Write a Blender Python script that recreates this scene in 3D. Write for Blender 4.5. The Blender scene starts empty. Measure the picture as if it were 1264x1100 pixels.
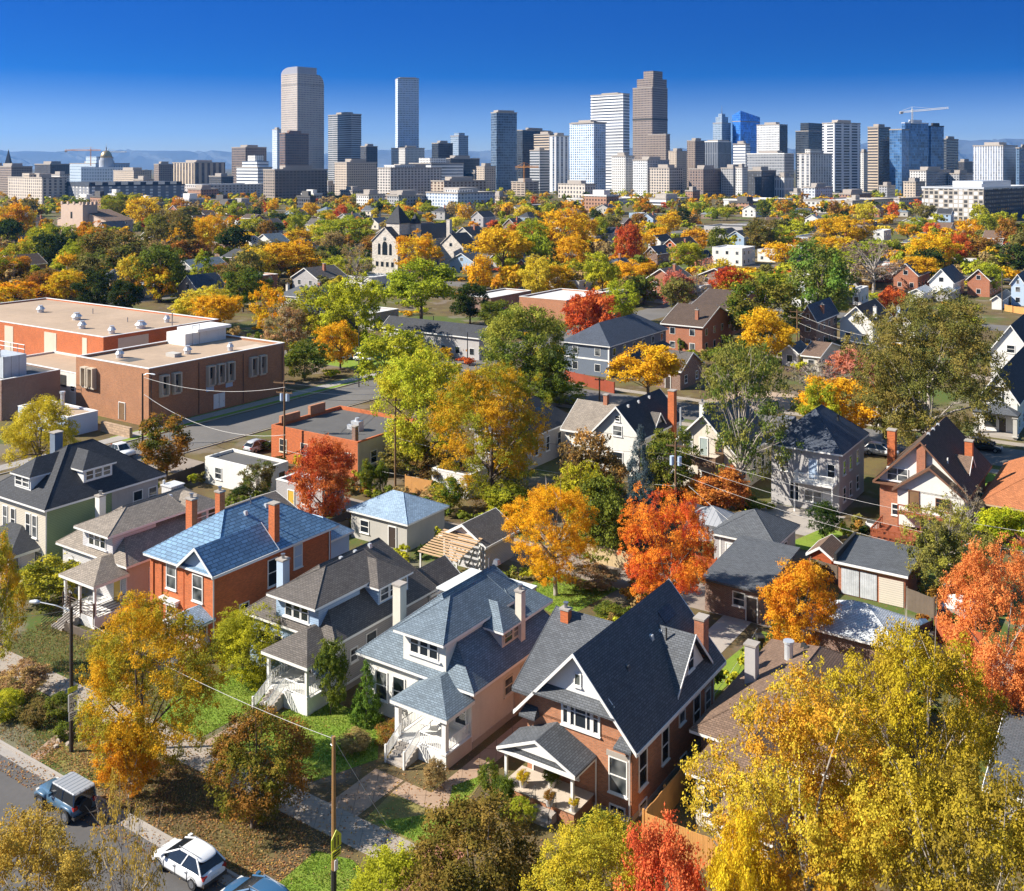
import bpy, math, random
import numpy as np
from mathutils import Vector
R = math.radians
random.seed(7)
C = bpy.context.scene.collection
sc = bpy.context.scene

# ------------------------------------------------------------------ camera frame
F, CX, YH, H = 1263.0, 632.0, 205.0, 40.0
TH = math.atan2(0.558, 0.830)                 # the street grid is turned this much to the camera
UX, UY = math.cos(TH), -math.sin(TH)
VX, VY = math.sin(TH), math.cos(TH)

def G(px, py, z=0.0):
    d = F * (H - z) / (py - YH)
    return Vector(((px - CX) * d / F, d, z))

def W(u, v, z=0.0):
    return Vector((u * UX + v * VX, u * UY + v * VY, z))

def toUV(p):
    return (p.x * UX + p.y * UY, p.x * VX + p.y * VY)

def guv(px, py, z=0.0):
    return toUV(G(px, py, z))

def PX(p):
    return (CX + F * p[0] / p[1], YH + F * (H - p[2]) / p[1])

# ------------------------------------------------------------------ objects
LABELS = {}

def tag(o, label, cat, group=None, kind=None):
    o['label'] = label
    o['category'] = cat
    if group:
        o['group'] = group
    if kind:
        o['kind'] = kind
    LABELS[label] = LABELS.get(label, 0) + 1
    return o

def thing(name, label, cat, loc=(0, 0, 0), rz=0.0, group=None, scale=None):
    o = bpy.data.objects.new(name, None)
    C.objects.link(o)
    o.location = loc
    o.rotation_euler = (0, 0, rz)
    o.empty_display_size = 0.2
    if scale:
        o.scale = scale
    return tag(o, label, cat, group)

def link(name, data, parent=None):
    o = bpy.data.objects.new(name, data)
    C.objects.link(o)
    if parent:
        o.parent = parent
    return o

def copy_tree(root, loc, rz, label=None, group=None, scale=None):
    r = root.copy()
    C.objects.link(r)
    r.location = loc
    r.rotation_euler = (0, 0, rz)
    if scale:
        r.scale = scale
    if label:
        tag(r, label, r['category'], group)
    for ch in list(root.children):
        c = ch.copy(); C.objects.link(c); c.parent = r
        for g in list(ch.children):
            d = g.copy(); C.objects.link(d); d.parent = c
    return r

class MB:
    """collects faces, builds one mesh object with metre UVs"""
    def __init__(s):
        s.v = []; s.f = []; s.m = []; s.cm = 0
    def q(s, *pts):
        n = len(s.v)
        s.v.extend([tuple(p) for p in pts])
        s.f.append(tuple(range(n, n + len(pts)))); s.m.append(s.cm)
        return s
    def hexa(s, b, t):
        n = len(b)
        s.q(*reversed(b)); s.q(*t)
        for i in range(n):
            j = (i + 1) % n
            s.q(b[i], b[j], t[j], t[i])
        return s
    def box(s, x0, y0, z0, x1, y1, z1):
        if x0 > x1: x0, x1 = x1, x0
        if y0 > y1: y0, y1 = y1, y0
        if z0 > z1: z0, z1 = z1, z0
        return s.hexa([(x0, y0, z0), (x1, y0, z0), (x1, y1, z0), (x0, y1, z0)],
                      [(x0, y0, z1), (x1, y0, z1), (x1, y1, z1), (x0, y1, z1)])
    def prism(s, poly, z0, z1):
        return s.hexa([(x, y, z0) for x, y in poly], [(x, y, z1) for x, y in poly])
    def slab(s, pts, t):
        """polygon (counter-clockwise from above) with thickness t downwards"""
        return s.hexa([(p[0], p[1], p[2] - t) for p in pts], pts)
    def ext(s, pts, d):
        """polygon swept by vector d (pts counter-clockwise seen from the -d side)"""
        b = [tuple(p) for p in pts]
        t = [(p[0] + d[0], p[1] + d[1], p[2] + d[2]) for p in pts]
        return s.hexa(list(reversed(b)), list(reversed(t)))
    def tube(s, pts, rad, n=6, cap=True):
        pts = [Vector(p) for p in pts]
        if not hasattr(rad, '__len__'):
            rad = [rad] * len(pts)
        rings = []
        for i, p in enumerate(pts):
            a = pts[max(i - 1, 0)]; b = pts[min(i + 1, len(pts) - 1)]
            d = (b - a).normalized()
            x = d.cross(Vector((0, 0, 1)) if abs(d.z) < 0.9 else Vector((1, 0, 0))).normalized()
            y = x.cross(d)
            base = len(s.v)
            for k in range(n):
                an = 2 * math.pi * k / n
                s.v.append(tuple(p + (x * math.cos(an) + y * math.sin(an)) * rad[i]))
            rings.append(base)
        for i in range(len(rings) - 1):
            a, b = rings[i], rings[i + 1]
            for k in range(n):
                k2 = (k + 1) % n
                s.f.append((a + k, b + k, b + k2, a + k2)); s.m.append(s.cm)
        if cap:
            s.f.append(tuple(rings[0] + k for k in range(n))); s.m.append(s.cm)
            s.f.append(tuple(rings[-1] + k for k in reversed(range(n)))); s.m.append(s.cm)
        return s
    def bar(s, a, b, w):
        return s.tube([a, b], w, 4)
    def cyl(s, x, y, z0, z1, r, n=12, r1=None):
        return s.tube([(x, y, z0), (x, y, z1)], [r, r if r1 is None else r1], n)
    def mesh(s, name, mats, smooth=False):
        me = bpy.data.meshes.new(name)
        me.from_pydata(s.v, [], s.f)
        if not isinstance(mats, (list, tuple)):
            mats = [mats]
        for m in mats:
            me.materials.append(m)
        if len(mats) > 1:
            me.polygons.foreach_set('material_index', s.m)
        uvl = me.uv_layers.new(name='UVMap')
        co = np.array(s.v, dtype=np.float32)
        out = np.zeros((len(me.loops), 2), dtype=np.float32)
        k = 0
        for p in me.polygons:
            n = p.normal
            vi = list(p.vertices)
            P = co[vi]
            if abs(n.z) > 0.985:
                uu, vv = P[:, 0], P[:, 1]
            else:
                l = math.hypot(n.x, n.y)
                ux, uy = -n.y / l, n.x / l
                w = (-n.z * uy * 1.0, n.z * ux, n.x * uy - n.y * ux)
                uu = P[:, 0] * ux + P[:, 1] * uy
                vv = P[:, 0] * (-uy * n.z) + P[:, 1] * (ux * n.z) + P[:, 2] * (n.x * uy - n.y * ux)
            out[k:k + len(vi), 0] = uu
            out[k:k + len(vi), 1] = vv
            k += len(vi)
        uvl.data.foreach_set('uv', out.ravel())
        if smooth:
            me.polygons.foreach_set('use_smooth', [True] * len(me.polygons))
        me.update()
        return me
    def build(s, name, mats, parent=None, smooth=False):
        return link(name, s.mesh(name, mats, smooth), parent)

# ------------------------------------------------------------------ materials
MATS = {}

class NT:
    def __init__(s, m):
        s.t = m.node_tree
    def n(s, typ, **kw):
        nd = s.t.nodes.new(typ)
        for k, v in kw.items():
            if k.startswith('_'):
                setattr(nd, k[1:], v)
            else:
                key = int(k[1:]) if k[0] == 'i' and k[1:].isdigit() else k.replace('__', ' ')
                if hasattr(v, 'is_output') or hasattr(v, 'links'):
                    s.t.links.new(v, nd.inputs[key])
                else:
                    nd.inputs[key].default_value = v
        return nd
    def math(s, op, a, b=0.0, c=None):
        nd = s.n('ShaderNodeMath', _operation=op, i0=a, i1=b)
        if c is not None:
            if hasattr(c, 'links'): s.t.links.new(c, nd.inputs[2])
            else: nd.inputs[2].default_value = c
        return nd.outputs[0]
    def mix(s, f, a, b, mode='MIX'):
        nd = s.t.nodes.new('ShaderNodeMix'); nd.data_type = 'RGBA'; nd.blend_type = mode
        for i, v in ((0, f), (6, a), (7, b)):
            if hasattr(v, 'links'): s.t.links.new(v, nd.inputs[i])
            else:
                nd.inputs[i].default_value = v if i == 0 else tuple(v[:3]) + (1,)
        return nd.outputs[2]
    def noise(s, vec, scale, detail=3.0, rough=0.55):
        return s.n('ShaderNodeTexNoise', Vector=vec, Scale=scale, Detail=detail, Roughness=rough).outputs[0]
    def ramp(s, f, lo, hi):
        nd = s.n('ShaderNodeMapRange', i0=f, i1=lo, i2=hi); nd.clamp = True
        return nd.outputs[0]

def new_mat(name):
    m = bpy.data.materials.new(name); m.use_nodes = True
    nt = NT(m)
    bs = m.node_tree.nodes['Principled BSDF']
    return m, nt, bs

def c4(c):
    return (c[0], c[1], c[2], 1.0)

def mul(c, k):
    return (c[0] * k, c[1] * k, c[2] * k)

def mat(name, c, rough=0.8, var=0.18, ns=1.2, metal=0.0, pat=None, c2=None, w=0.22, h=0.075, mort=0.012,
        bump=0.0, spec=None, streak=0.0, coat=0.0, world=False, fine=9.0):
    """plain procedural surface: colour varied by coarse + fine noise, optional brick / lines pattern on metre UVs"""
    if name in MATS:
        return MATS[name]
    m, t, bs = new_mat(name)
    tc = t.n('ShaderNodeTexCoord')
    obj = t.n('ShaderNodeNewGeometry').outputs['Position']
    uv = tc.outputs['UV']
    n1 = t.noise(obj, ns, 4.0)
    n2 = t.noise(obj, ns * fine, 2.0)
    k = t.math('ADD', t.math('MULTIPLY', n1, 0.65), t.math('MULTIPLY', n2, 0.35))
    k = t.math('ADD', t.math('MULTIPLY', t.math('SUBTRACT', k, 0.5), var * 4.0), 1.0)
    base = c4(c)
    hgt = None
    if pat == 'brick':
        b = t.n('ShaderNodeTexBrick', Vector=uv, Scale=1.0, Color1=c4(mul(c, 1.18)), Color2=c4(mul(c, 0.80)), Mortar=c4(c2 or mul(c, 0.6)))
        b.inputs['Mortar Size'].default_value = mort
        b.inputs['Brick Width'].default_value = w
        b.inputs['Row Height'].default_value = h
        b.inputs['Bias'].default_value = 0.0
        base = b.outputs[0]; hgt = b.outputs[1]
    elif pat == 'lines':
        sx = t.n('ShaderNodeSeparateXYZ', Vector=uv).outputs[1]
        fr = t.math('FRACT', t.math('DIVIDE', sx, h))
        ln = t.math('LESS_THAN', fr, mort / h)
        base = t.mix(ln, c, c2 or mul(c, 0.55)); hgt = ln
    elif pat == 'vlines':
        sx = t.n('ShaderNodeSeparateXYZ', Vector=uv).outputs[0]
        fr = t.math('FRACT', t.math('DIVIDE', sx, w))
        ln = t.math('LESS_THAN', fr, mort / w)
        base = t.mix(ln, c, c2 or mul(c, 0.5)); hgt = ln
    elif pat == 'slabs':
        sp = t.n('ShaderNodeSeparateXYZ', Vector=uv)
        l1 = t.math('LESS_THAN', t.math('FRACT', t.math('DIVIDE', sp.outputs[0], w)), mort / w)
        l2 = t.math('LESS_THAN', t.math('FRACT', t.math('DIVIDE', sp.outputs[1], h)), mort / h)
        ln = t.math('MAXIMUM', l1, l2)
        base = t.mix(ln, c, c2 or mul(c, 0.5)); hgt = ln
    kk = t.n('ShaderNodeCombineXYZ', X=k, Y=k, Z=k).outputs[0]
    col = t.mix(1.0, base, kk, 'MULTIPLY')
    if streak:
        st = t.noise(t.n('ShaderNodeVectorMath', _operation='MULTIPLY', i0=obj, i1=(2.2, 2.2, 0.25)).outputs[0], 1.0, 3.0)
        col = t.mix(t.math('MULTIPLY', t.ramp(st, 0.5, 0.75), streak), col, mul(c, 0.45))
    t.t.links.new(col, bs.inputs['Base Color'])
    bs.inputs['Roughness'].default_value = rough
    bs.inputs['Metallic'].default_value = metal
    if spec is not None:
        bs.inputs['Specular IOR Level'].default_value = spec
    if coat:
        bs.inputs['Coat Weight'].default_value = coat
        bs.inputs['Coat Roughness'].default_value = 0.05
    if bump:
        hh = n2 if hgt is None else t.math('SUBTRACT', t.math('MULTIPLY', n2, 0.5), hgt)
        bp = t.n('ShaderNodeBump', Strength=bump, Distance=0.03, Height=hh)
        t.t.links.new(bp.outputs[0], bs.inputs['Normal'])
    MATS[name] = m
    return m

def brick(name, c, mort=(0.35, 0.31, 0.27), **k):
    return mat(name, c, 0.85, 0.16, 0.5, pat='brick', c2=mort, w=0.24, h=0.085, mort=0.012, bump=0.25, **k)

def shingle(name, c, var=0.16, rough=0.8, h=.15, w=.32):
    return mat(name, c, rough, var, 0.7, pat='brick', c2=mul(c, 0.5), w=w, h=h, mort=h * .13, bump=0.35, spec=0.3, streak=.22)

def siding(name, c, h=0.16):
    return mat(name, c, 0.65, 0.07, 0.6, pat='lines', h=h, mort=0.025, bump=0.3)

def glass(name='window_glass', c=(0.02, 0.026, 0.034), c2=(0.20, 0.21, 0.21)):
    if name in MATS: return MATS[name]
    m, t, bs = new_mat(name)
    tc = t.n('ShaderNodeTexCoord')
    oi = t.n('ShaderNodeObjectInfo')
    rnd = oi.outputs['Random']
    n = t.noise(t.n('ShaderNodeNewGeometry').outputs['Position'], 1.1, 1.0)
    # some panes show a pale blind behind the glass
    f = t.math('MULTIPLY', t.math('GREATER_THAN', t.math('FRACT', t.math('MULTIPLY', rnd, 7.3)), 0.6), t.ramp(n, 0.35, 0.7))
    t.t.links.new(t.mix(f, c, c2), bs.inputs['Base Color'])
    bs.inputs['Roughness'].default_value = 0.06
    bs.inputs['Specular IOR Level'].default_value = 0.7
    MATS[name] = m
    return m

def facade(name, wall, gl, bay=3.0, floor=3.9, fw=0.65, fh=0.55, rough=0.75, gr=0.12, gmetal=0.0, var=0.12, scatter=False):
    """tower skin: window grid on metre UVs, every pane a little different"""
    if name in MATS: return MATS[name]
    m, t, bs = new_mat(name)
    uv = t.n('ShaderNodeTexCoord').outputs['UV']
    sp = t.n('ShaderNodeSeparateXYZ', Vector=uv)
    a = t.math('DIVIDE', sp.outputs[0], bay); b = t.math('DIVIDE', sp.outputs[1], floor)
    fx = t.math('LESS_THAN', t.math('ABSOLUTE', t.math('SUBTRACT', t.math('FRACT', a), 0.5)), fw / 2)
    fy = t.math('LESS_THAN', t.math('ABSOLUTE', t.math('SUBTRACT', t.math('FRACT', b), 0.5)), fh / 2)
    nz = t.math('LESS_THAN', t.math('ABSOLUTE', t.n('ShaderNodeSeparateXYZ', Vector=t.n('ShaderNodeNewGeometry').outputs['Normal']).outputs[2]), 0.8)
    w = t.math('MULTIPLY', t.math('MULTIPLY', fx, fy), nz)
    cell = t.n('ShaderNodeCombineXYZ', X=t.math('FLOOR', a), Y=t.math('FLOOR', b)).outputs[0]
    rn = t.n('ShaderNodeTexWhiteNoise', Vector=cell).outputs[0]
    big = t.noise(t.n('ShaderNodeNewGeometry').outputs['Position'], 0.02, 3.0)
    gk = t.math('ADD', t.math('MULTIPLY', rn, 1.1), t.math('MULTIPLY', t.ramp(big, .3, .7), 1.0))  # broad noise paints uneven reflections into the glass colour
    if scatter: gk = t.math('ADD', .12, t.math('GREATER_THAN', rn, .52))
    gcol = t.mix(1.0, gl, t.n('ShaderNodeCombineXYZ', X=gk, Y=gk, Z=gk).outputs[0], 'MULTIPLY')
    wk = t.math('ADD', 1.0 - var, t.math('MULTIPLY', big, var * 2))
    wcol = t.mix(1.0, wall, t.n('ShaderNodeCombineXYZ', X=wk, Y=wk, Z=wk).outputs[0], 'MULTIPLY')
    t.t.links.new(t.mix(w, wcol, gcol), bs.inputs['Base Color'])
    t.t.links.new(t.math('ADD', rough, t.math('MULTIPLY', w, gr - rough)), bs.inputs['Roughness'])
    if gmetal:
        t.t.links.new(t.math('MULTIPLY', w, gmetal), bs.inputs['Metallic'])
    MATS[name] = m
    return m

def leafmat():
    if 'leaves' in MATS: return MATS['leaves']
    m, t, bs = new_mat('leaves')
    def att(n, ty='OBJECT'):
        return t.n('ShaderNodeAttribute', _attribute_name=n, _attribute_type=ty)
    a = att('tint_a').outputs['Color']; b = att('tint_b').outputs['Color']
    pf = att('puff', 'GEOMETRY').outputs['Fac']; lf = att('leaf', 'GEOMETRY').outputs['Fac']
    ob = t.n('ShaderNodeTexCoord').outputs['Object']
    rnd = t.n('ShaderNodeObjectInfo').outputs['Random']
    off = t.n('ShaderNodeCombineXYZ', X=t.math('MULTIPLY', rnd, 31.0), Y=0.0, Z=0.0).outputs[0]
    n = t.noise(t.n('ShaderNodeVectorMath', _operation='ADD', i0=ob, i1=off).outputs[0], 3.2, 2.0)
    s = t.math('ADD', t.math('ADD', t.math('MULTIPLY', pf, 0.5), t.math('MULTIPLY', n, 1.6)), t.math('MULTIPLY', lf, 0.45))
    f = t.ramp(s, 1.08, 1.42)
    col = t.mix(f, a, b)
    k = t.math('ADD', 0.62, t.math('ADD', t.math('MULTIPLY', lf, 0.5), t.math('MULTIPLY', pf, 0.28)))
    col = t.mix(1.0, col, t.n('ShaderNodeCombineXYZ', X=k, Y=k, Z=k).outputs[0], 'MULTIPLY')
    nt = m.node_tree
    nt.nodes.remove(bs)
    d = t.n('ShaderNodeBsdfDiffuse', Color=col)
    tr = t.n('ShaderNodeBsdfTranslucent', Color=col)
    mx = t.n('ShaderNodeMixShader', Fac=0.33)
    nt.links.new(d.outputs[0], mx.inputs[1]); nt.links.new(tr.outputs[0], mx.inputs[2])
    nt.links.new(mx.outputs[0], nt.nodes['Material Output'].inputs['Surface'])
    MATS['leaves'] = m
    return m

def stuffmat(name, tl=.3):
    """leaf-like scatter coloured per face by the mesh attribute 'col'"""
    if name in MATS: return MATS[name]
    m, t, bs = new_mat(name)
    col = t.n('ShaderNodeAttribute', _attribute_name='col', _attribute_type='GEOMETRY').outputs['Color']
    nt = m.node_tree; nt.nodes.remove(bs)
    mx = t.n('ShaderNodeMixShader', Fac=tl)
    nt.links.new(t.n('ShaderNodeBsdfDiffuse', Color=col).outputs[0], mx.inputs[1]); nt.links.new(t.n('ShaderNodeBsdfTranslucent', Color=col).outputs[0], mx.inputs[2])
    nt.links.new(mx.outputs[0], nt.nodes['Material Output'].inputs['Surface'])
    MATS[name] = m
    return m

WHITE = mat('white_paint', (0.78, 0.77, 0.74), 0.5, 0.05, 0.8)
GLASS = glass()
TRIM = WHITE
CONC = mat('concrete', (0.36, 0.32, 0.28), 0.9, 0.16, 0.6, bump=0.1)
METAL = mat('grey_metal', (0.35, 0.36, 0.38), 0.4, 0.1, 1.0, metal=0.8)
GALV = mat('galvanised', (0.62, 0.64, 0.66), 0.4, 0.12, 2.0, metal=0.4)
DARKM = mat('dark_metal', (0.035, 0.033, 0.03), 0.6, 0.2, 1.0)
WOOD = mat('pole_wood', (0.20, 0.115, 0.055), 0.85, 0.25, 1.5, streak=0.4)
WOODG = mat('weathered_wood', (0.13, 0.10, 0.075), 0.9, 0.2, 1.5, pat='vlines', w=0.15, mort=0.012, bump=0.3)
WOODR = mat('red_stained_wood', (0.40, 0.09, 0.025), 0.75, 0.16, 1.5, pat='vlines', w=0.15, mort=0.012, bump=0.3)
WOODY = mat('new_cedar', (0.55, 0.27, 0.08), 0.75, 0.16, 1.5, pat='vlines', w=0.15, mort=0.012, bump=0.3)
BARK = mat('bark', (0.13, 0.10, 0.08), 0.95, 0.3, 3.0, bump=0.4)
BARKP = mat('pale_bark', (0.33, 0.29, 0.25), 0.95, 0.25, 3.0, bump=0.4)
SKYK, SKYP, SKYSAT, SKYS, HAZE, EXPO = 36.0, 1.72, 1.58, .107, 4.6e-5, .97
# ------------------------------------------------------------------ plants
TREEMESH = {}
LODS = {'huge': (88000, .0104), 'near': (34000, .0172), 'mid': (12000, .031), 'far': (3000, .06), 'tiny': (1000, .095)}
KIND = {  # puffs, centre z, half height, puff radius, leaf share, limbs
    'round':  (70, .55, .45, (.10, .17), 1.0, 12),
    'oval':   (80, .54, .46, (.09, .16), 1.0, 12),
    'spread': (64, .62, .36, (.09, .15), 0.9, 14),
    'airy':   (80, .56, .44, (.07, .13), 0.82, 22),
    'sparse': (95, .58, .42, (.06, .10), 0.42, 34),
    'bare':   (90, .58, .42, (.05, .09), 0.16, 44),
    'shrub':  (60, .50, .50, (.13, .20), 1.0, 5),
    'col':    (60, .52, .48, (.13, .22), 1.0, 4),
    'cone':   (170, .5, .5, (.05, .10), 1.0, 0),
}

def quads_mesh(name, co, nf, attrs, m):
    me = bpy.data.meshes.new(name)
    me.vertices.add(nf * 4); me.loops.add(nf * 4); me.polygons.add(nf)
    me.vertices.foreach_set('co', co.astype(np.float32).ravel())
    me.loops.foreach_set('vertex_index', np.arange(nf * 4, dtype=np.int32))
    me.polygons.foreach_set('loop_start', np.arange(0, nf * 4, 4, dtype=np.int32))
    me.polygons.foreach_set('loop_total', np.full(nf, 4, dtype=np.int32))
    for k, a in attrs.items():
        if a.ndim == 1:
            me.attributes.new(k, 'FLOAT', 'FACE').data.foreach_set('value', a.astype(np.float32))
        else:
            me.attributes.new(k, 'FLOAT_COLOR', 'FACE').data.foreach_set('color', a.astype(np.float32).ravel())
    me.materials.append(m)
    me.update(calc_edges=True)
    return me

def unit(a):
    return a / np.maximum(np.linalg.norm(a, axis=1, keepdims=True), 1e-9)

def leaf_quads(rng, pos, nrm, size, asp=.62):
    n = len(pos)
    t = unit(np.cross(nrm, unit(rng.normal(size=(n, 3)))))
    b = np.cross(nrm, t)
    s = (size * rng.uniform(.65, 1.35, n))[:, None]
    t = t * s * .5; b = b * s * .5 * asp
    return np.stack([pos - t - b * .5, pos - b * .2 + t * .1 - b, pos + t, pos + b * 1.1 - t * .1], axis=1)

def tree_mesh(kind, lod, seed):
    key = (kind, lod, seed)
    if key in TREEMESH:
        return TREEMESH[key]
    rng = np.random.default_rng(abs(hash((seed * 977 + len(kind) * 31 + sum(map(ord, kind))))) % 99991)
    K, cz, rz, (p0, p1), share, limbs = KIND[kind]
    nl, ls = LODS[lod]
    if lod in ('huge', 'near'):
        K = int(K * (2.4 if lod == 'huge' else 1.6)); p0 *= .72 if lod == 'huge' else .85; p1 *= .8 if lod == 'huge' else .92
    nl = int(nl * share)
    if kind == 'cone':
        z = rng.random(K) ** 1.25 * .93 + .05
        an = rng.random(K) * 6.283
        rr = .46 * (1 - z) ** .85 * rng.uniform(.45, 1.08, K) + .01
        cen = np.stack([np.cos(an) * rr, np.sin(an) * rr, z - rr * .12], 1)
        pr = rng.uniform(p0, p1, K) * (1.15 - .75 * z)
    else:
        d = rng.normal(size=(K, 3)); d[:, 2] += .18; d = unit(d)
        lob = unit(rng.normal(size=(7, 3)))
        wp = 1 + .24 * (np.maximum(d @ lob.T, 0) ** 4).sum(1) - .20 * (np.maximum(-(d @ lob[:4].T), 0) ** 5).sum(1)
        pr = rng.uniform(p0, p1, K)
        r = rng.uniform(.35, 1.0, K) ** .55 * wp
        e = np.stack([.5 - pr * .9, .5 - pr * .9, rz - pr * .7], 1)
        cen = d * e * r[:, None]
        if kind == 'spread':
            hr = np.hypot(cen[:, 0], cen[:, 1])
            cen[:, 2] = cen[:, 2] * .75 + (.18 - hr * hr * .9) * .9
        cen[:, 2] += cz
        if kind == 'shrub':
            cen[:, 2] = np.maximum(cen[:, 2], pr * .5)
    out = cen - np.array([0, 0, cz]); out = unit(out)
    # twig tufts on every puff, leaves gathered round the tufts
    pw = pr ** 2; pw = pw / pw.sum()
    per = {'huge': 22, 'near': 20, 'mid': 13, 'far': 9, 'tiny': 5}[lod]
    S = max(60, nl // per)
    ps = rng.choice(K, S, p=pw)
    dd = unit(rng.normal(size=(S, 3)) + out[ps] * .6 + np.array([0, 0, .25]))
    rad = pr[ps] * rng.random(S) ** .38 * rng.uniform(.75, 1.22, S)
    sub = cen[ps] + dd * rad[:, None] * np.array([1, 1, .72 if kind != 'cone' else .45])
    si = rng.integers(0, S, nl)
    idx = ps[si]
    pos = sub[si] + rng.normal(size=(nl, 3)) * ls * np.array([1.0, 1.0, .75]) * (1.05 if lod in ('huge', 'near') else .7)
    nrm = unit(dd[si] * .6 + np.array([0, 0, .4]) + rng.normal(size=(nl, 3)) * .5)
    co = leaf_quads(rng, pos, nrm, ls)
    lv = rng.random(S)[si] * .6 + rng.random(nl) * .4
    pv = rng.random(K)
    crown = quads_mesh('crown', co, nl, {'puff': pv[idx], 'leaf': lv}, leafmat())
    # trunk and limbs
    mb = MB()
    tr = .022 if kind not in ('shrub', 'col') else .012
    top = Vector((rng.uniform(-.04, .04), rng.uniform(-.04, .04), cz + (.05 if limbs else .4)))
    fork = max(.12, cz - rz + .06) if kind not in ('shrub', 'col') else .06
    f = Vector((top.x * .4, top.y * .4, fork))
    mb.tube([(0, 0, -.02), (0, 0, .02), f, top], [tr * 1.5, tr * 1.1, tr * .9, tr * .25], 7)
    order = rng.permutation(K)[:limbs]
    for q, i in enumerate(order):
        c = Vector(cen[i]) * 1.0
        tt = rng.uniform(0, .75)
        s = f.lerp(top, tt)
        if s.z > c.z: s = f.copy()
        mid = s.lerp(c, .5) + Vector((rng.uniform(-.03, .03), rng.uniform(-.03, .03), rng.uniform(-.02, .05)))
        tip = c + Vector(out[i]) * float(pr[i]) * .8
        w0 = tr * (.5 if q < 8 else .28)
        mb.tube([s, mid, tip], [w0, w0 * .6, w0 * .14], 4, cap=False)
        if kind in ('sparse', 'bare', 'airy') and lod != 'tiny':
            for _ in range(9 if kind == 'bare' else 4):
                b0 = mid.lerp(tip, rng.uniform(.1, .9))
                dv = Vector(rng.normal(size=3)) * .5 + Vector(out[i]) * .6 + Vector((0, 0, .4))
                e1 = b0 + dv * rng.uniform(.06, .13)
                mb.tube([b0, e1], [w0 * .35, w0 * .08], 3, cap=False)
    trunk = mb.mesh('trunk', BARK, smooth=True)
    TREEMESH[key] = (crown, trunk)
    return TREEMESH[key]

TINT = {
    'gold':   ((.60, .32, .018), (.54, .38, .025)),
    'golden': ((.66, .41, .022), (.58, .32, .018)),
    'yellow': ((.60, .46, .04), (.46, .39, .04)),
    'ygreen': ((.46, .42, .03), (.28, .29, .025)),
    'lime':   ((.40, .40, .03), (.25, .28, .028)),
    'green':  ((.115, .16, .025), (.19, .20, .03)),
    'dgreen': ((.035, .06, .018), (.06, .085, .02)),
    'olive':  ((.17, .17, .045), (.24, .20, .05)),
    'orange': ((.56, .21, .02), (.52, .30, .02)),
    'mixed':  ((.66, .28, .02), (.20, .21, .02)),
    'rust':   ((.36, .16, .035), (.22, .15, .03)),
    'red':    ((.46, .085, .03), (.50, .15, .035)),
    'dred':   ((.34, .035, .018), (.42, .08, .025)),
    'pink':   ((.50, .17, .10), (.42, .20, .13)),
    'tan':    ((.40, .27, .11), (.30, .22, .09)),
    'grey':   ((.27, .21, .16), (.22, .17, .12)),
    'spruce': ((.12, .17, .18), (.07, .11, .11)),
    'brown':  ((.25, .15, .05), (.16, .13, .04)),
}
TREES = []
FARHL = []

def plant(loc, w, h, kind, tint, label, group, lod, seed, cat='tree', name=None, rz=None, bark=None):
    crown, trunk = tree_mesh(kind, lod, seed)
    nm = name or {'cone': 'conifer_tree', 'shrub': 'shrub', 'bare': 'bare_tree', 'col': 'columnar_shrub'}.get(kind, 'broadleaf_tree')
    if kind in ('shrub', 'col') and cat == 'tree':
        cat = 'shrub'
    rz = random.uniform(0, 6.28) if rz is None else rz
    o = thing(nm, label, cat, loc, rz, group, (w, w, h))
    c = link('crown' if cat == 'tree' else 'foliage', crown, o)
    a, b = TINT[tint] if isinstance(tint, str) else tint
    gain = [1.32 if max(q_) == q_[0] and q_[0] > .3 else 1.1 for q_ in (a, b)]
    a = tuple(x * gain[0] for x in a); b = tuple(x * gain[1] for x in b)
    j = [random.uniform(.88, 1.12) for _ in range(3)]
    c['tint_a'] = tuple(a[i] * j[i] for i in range(3)); c['tint_b'] = tuple(b[i] * j[(i + 1) % 3] for i in range(3))
    t = link('trunk' if cat == 'tree' else 'stem', trunk, o)
    if bark:
        t.material_slots[0].link = 'OBJECT'; t.material_slots[0].material = bark
    return o

def lod_for(px):
    return 'near' if px > 105 else 'mid' if px > 48 else 'far' if px > 20 else 'tiny'

def T(cx, yt, yb, wpx, kind, tint, label=None, lod=None, seed=None, group=None, base_x=None, bark=None, cat='tree', dz=0):
    """a plant seen with its crown centred on cx, top at yt, foot at yb, crown wpx wide in the photograph"""
    p = G(base_x if base_x is not None else cx, yb, 0)
    d = p.y
    w = wpx * d / F * 1.12
    h = (yb - yt) * d / F * 1.03
    lod = lod or lod_for(max(wpx, (yb - yt) * .8))
    ns = {'huge': 2, 'near': 3, 'mid': 4, 'far': 4, 'tiny': 3}[lod]
    seed = seed if seed is not None else random.randrange(ns)
    o = plant(p, w, h, kind, tint, label or 'x', group, lod, seed, cat=cat, bark=bark)
    if label is None:
        LABELS['x'] -= 1
    TREES.append((o, cx, (yt + yb) / 2, wpx, yb - yt, tint, kind, label))
    return o

# ------------------------------------------------------------------ building kit
LANDMARK = []    # (px, py, 'the ...') for labels of things that stand by them

def fmap(face, p):
    return {'f': lambda s, d, z: (s, p - d, z), 'b': lambda s, d, z: (s, p + d, z),
            'r': lambda s, d, z: (p + d, s, z), 'l': lambda s, d, z: (p - d, s, z)}[face]

def mbox(mb, T_, s0, s1, d0, d1, z0, z1):
    a = T_(s0, d0, z0); b = T_(s1, d1, z1)
    mb.box(a[0], a[1], a[2], b[0], b[1], b[2])

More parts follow.
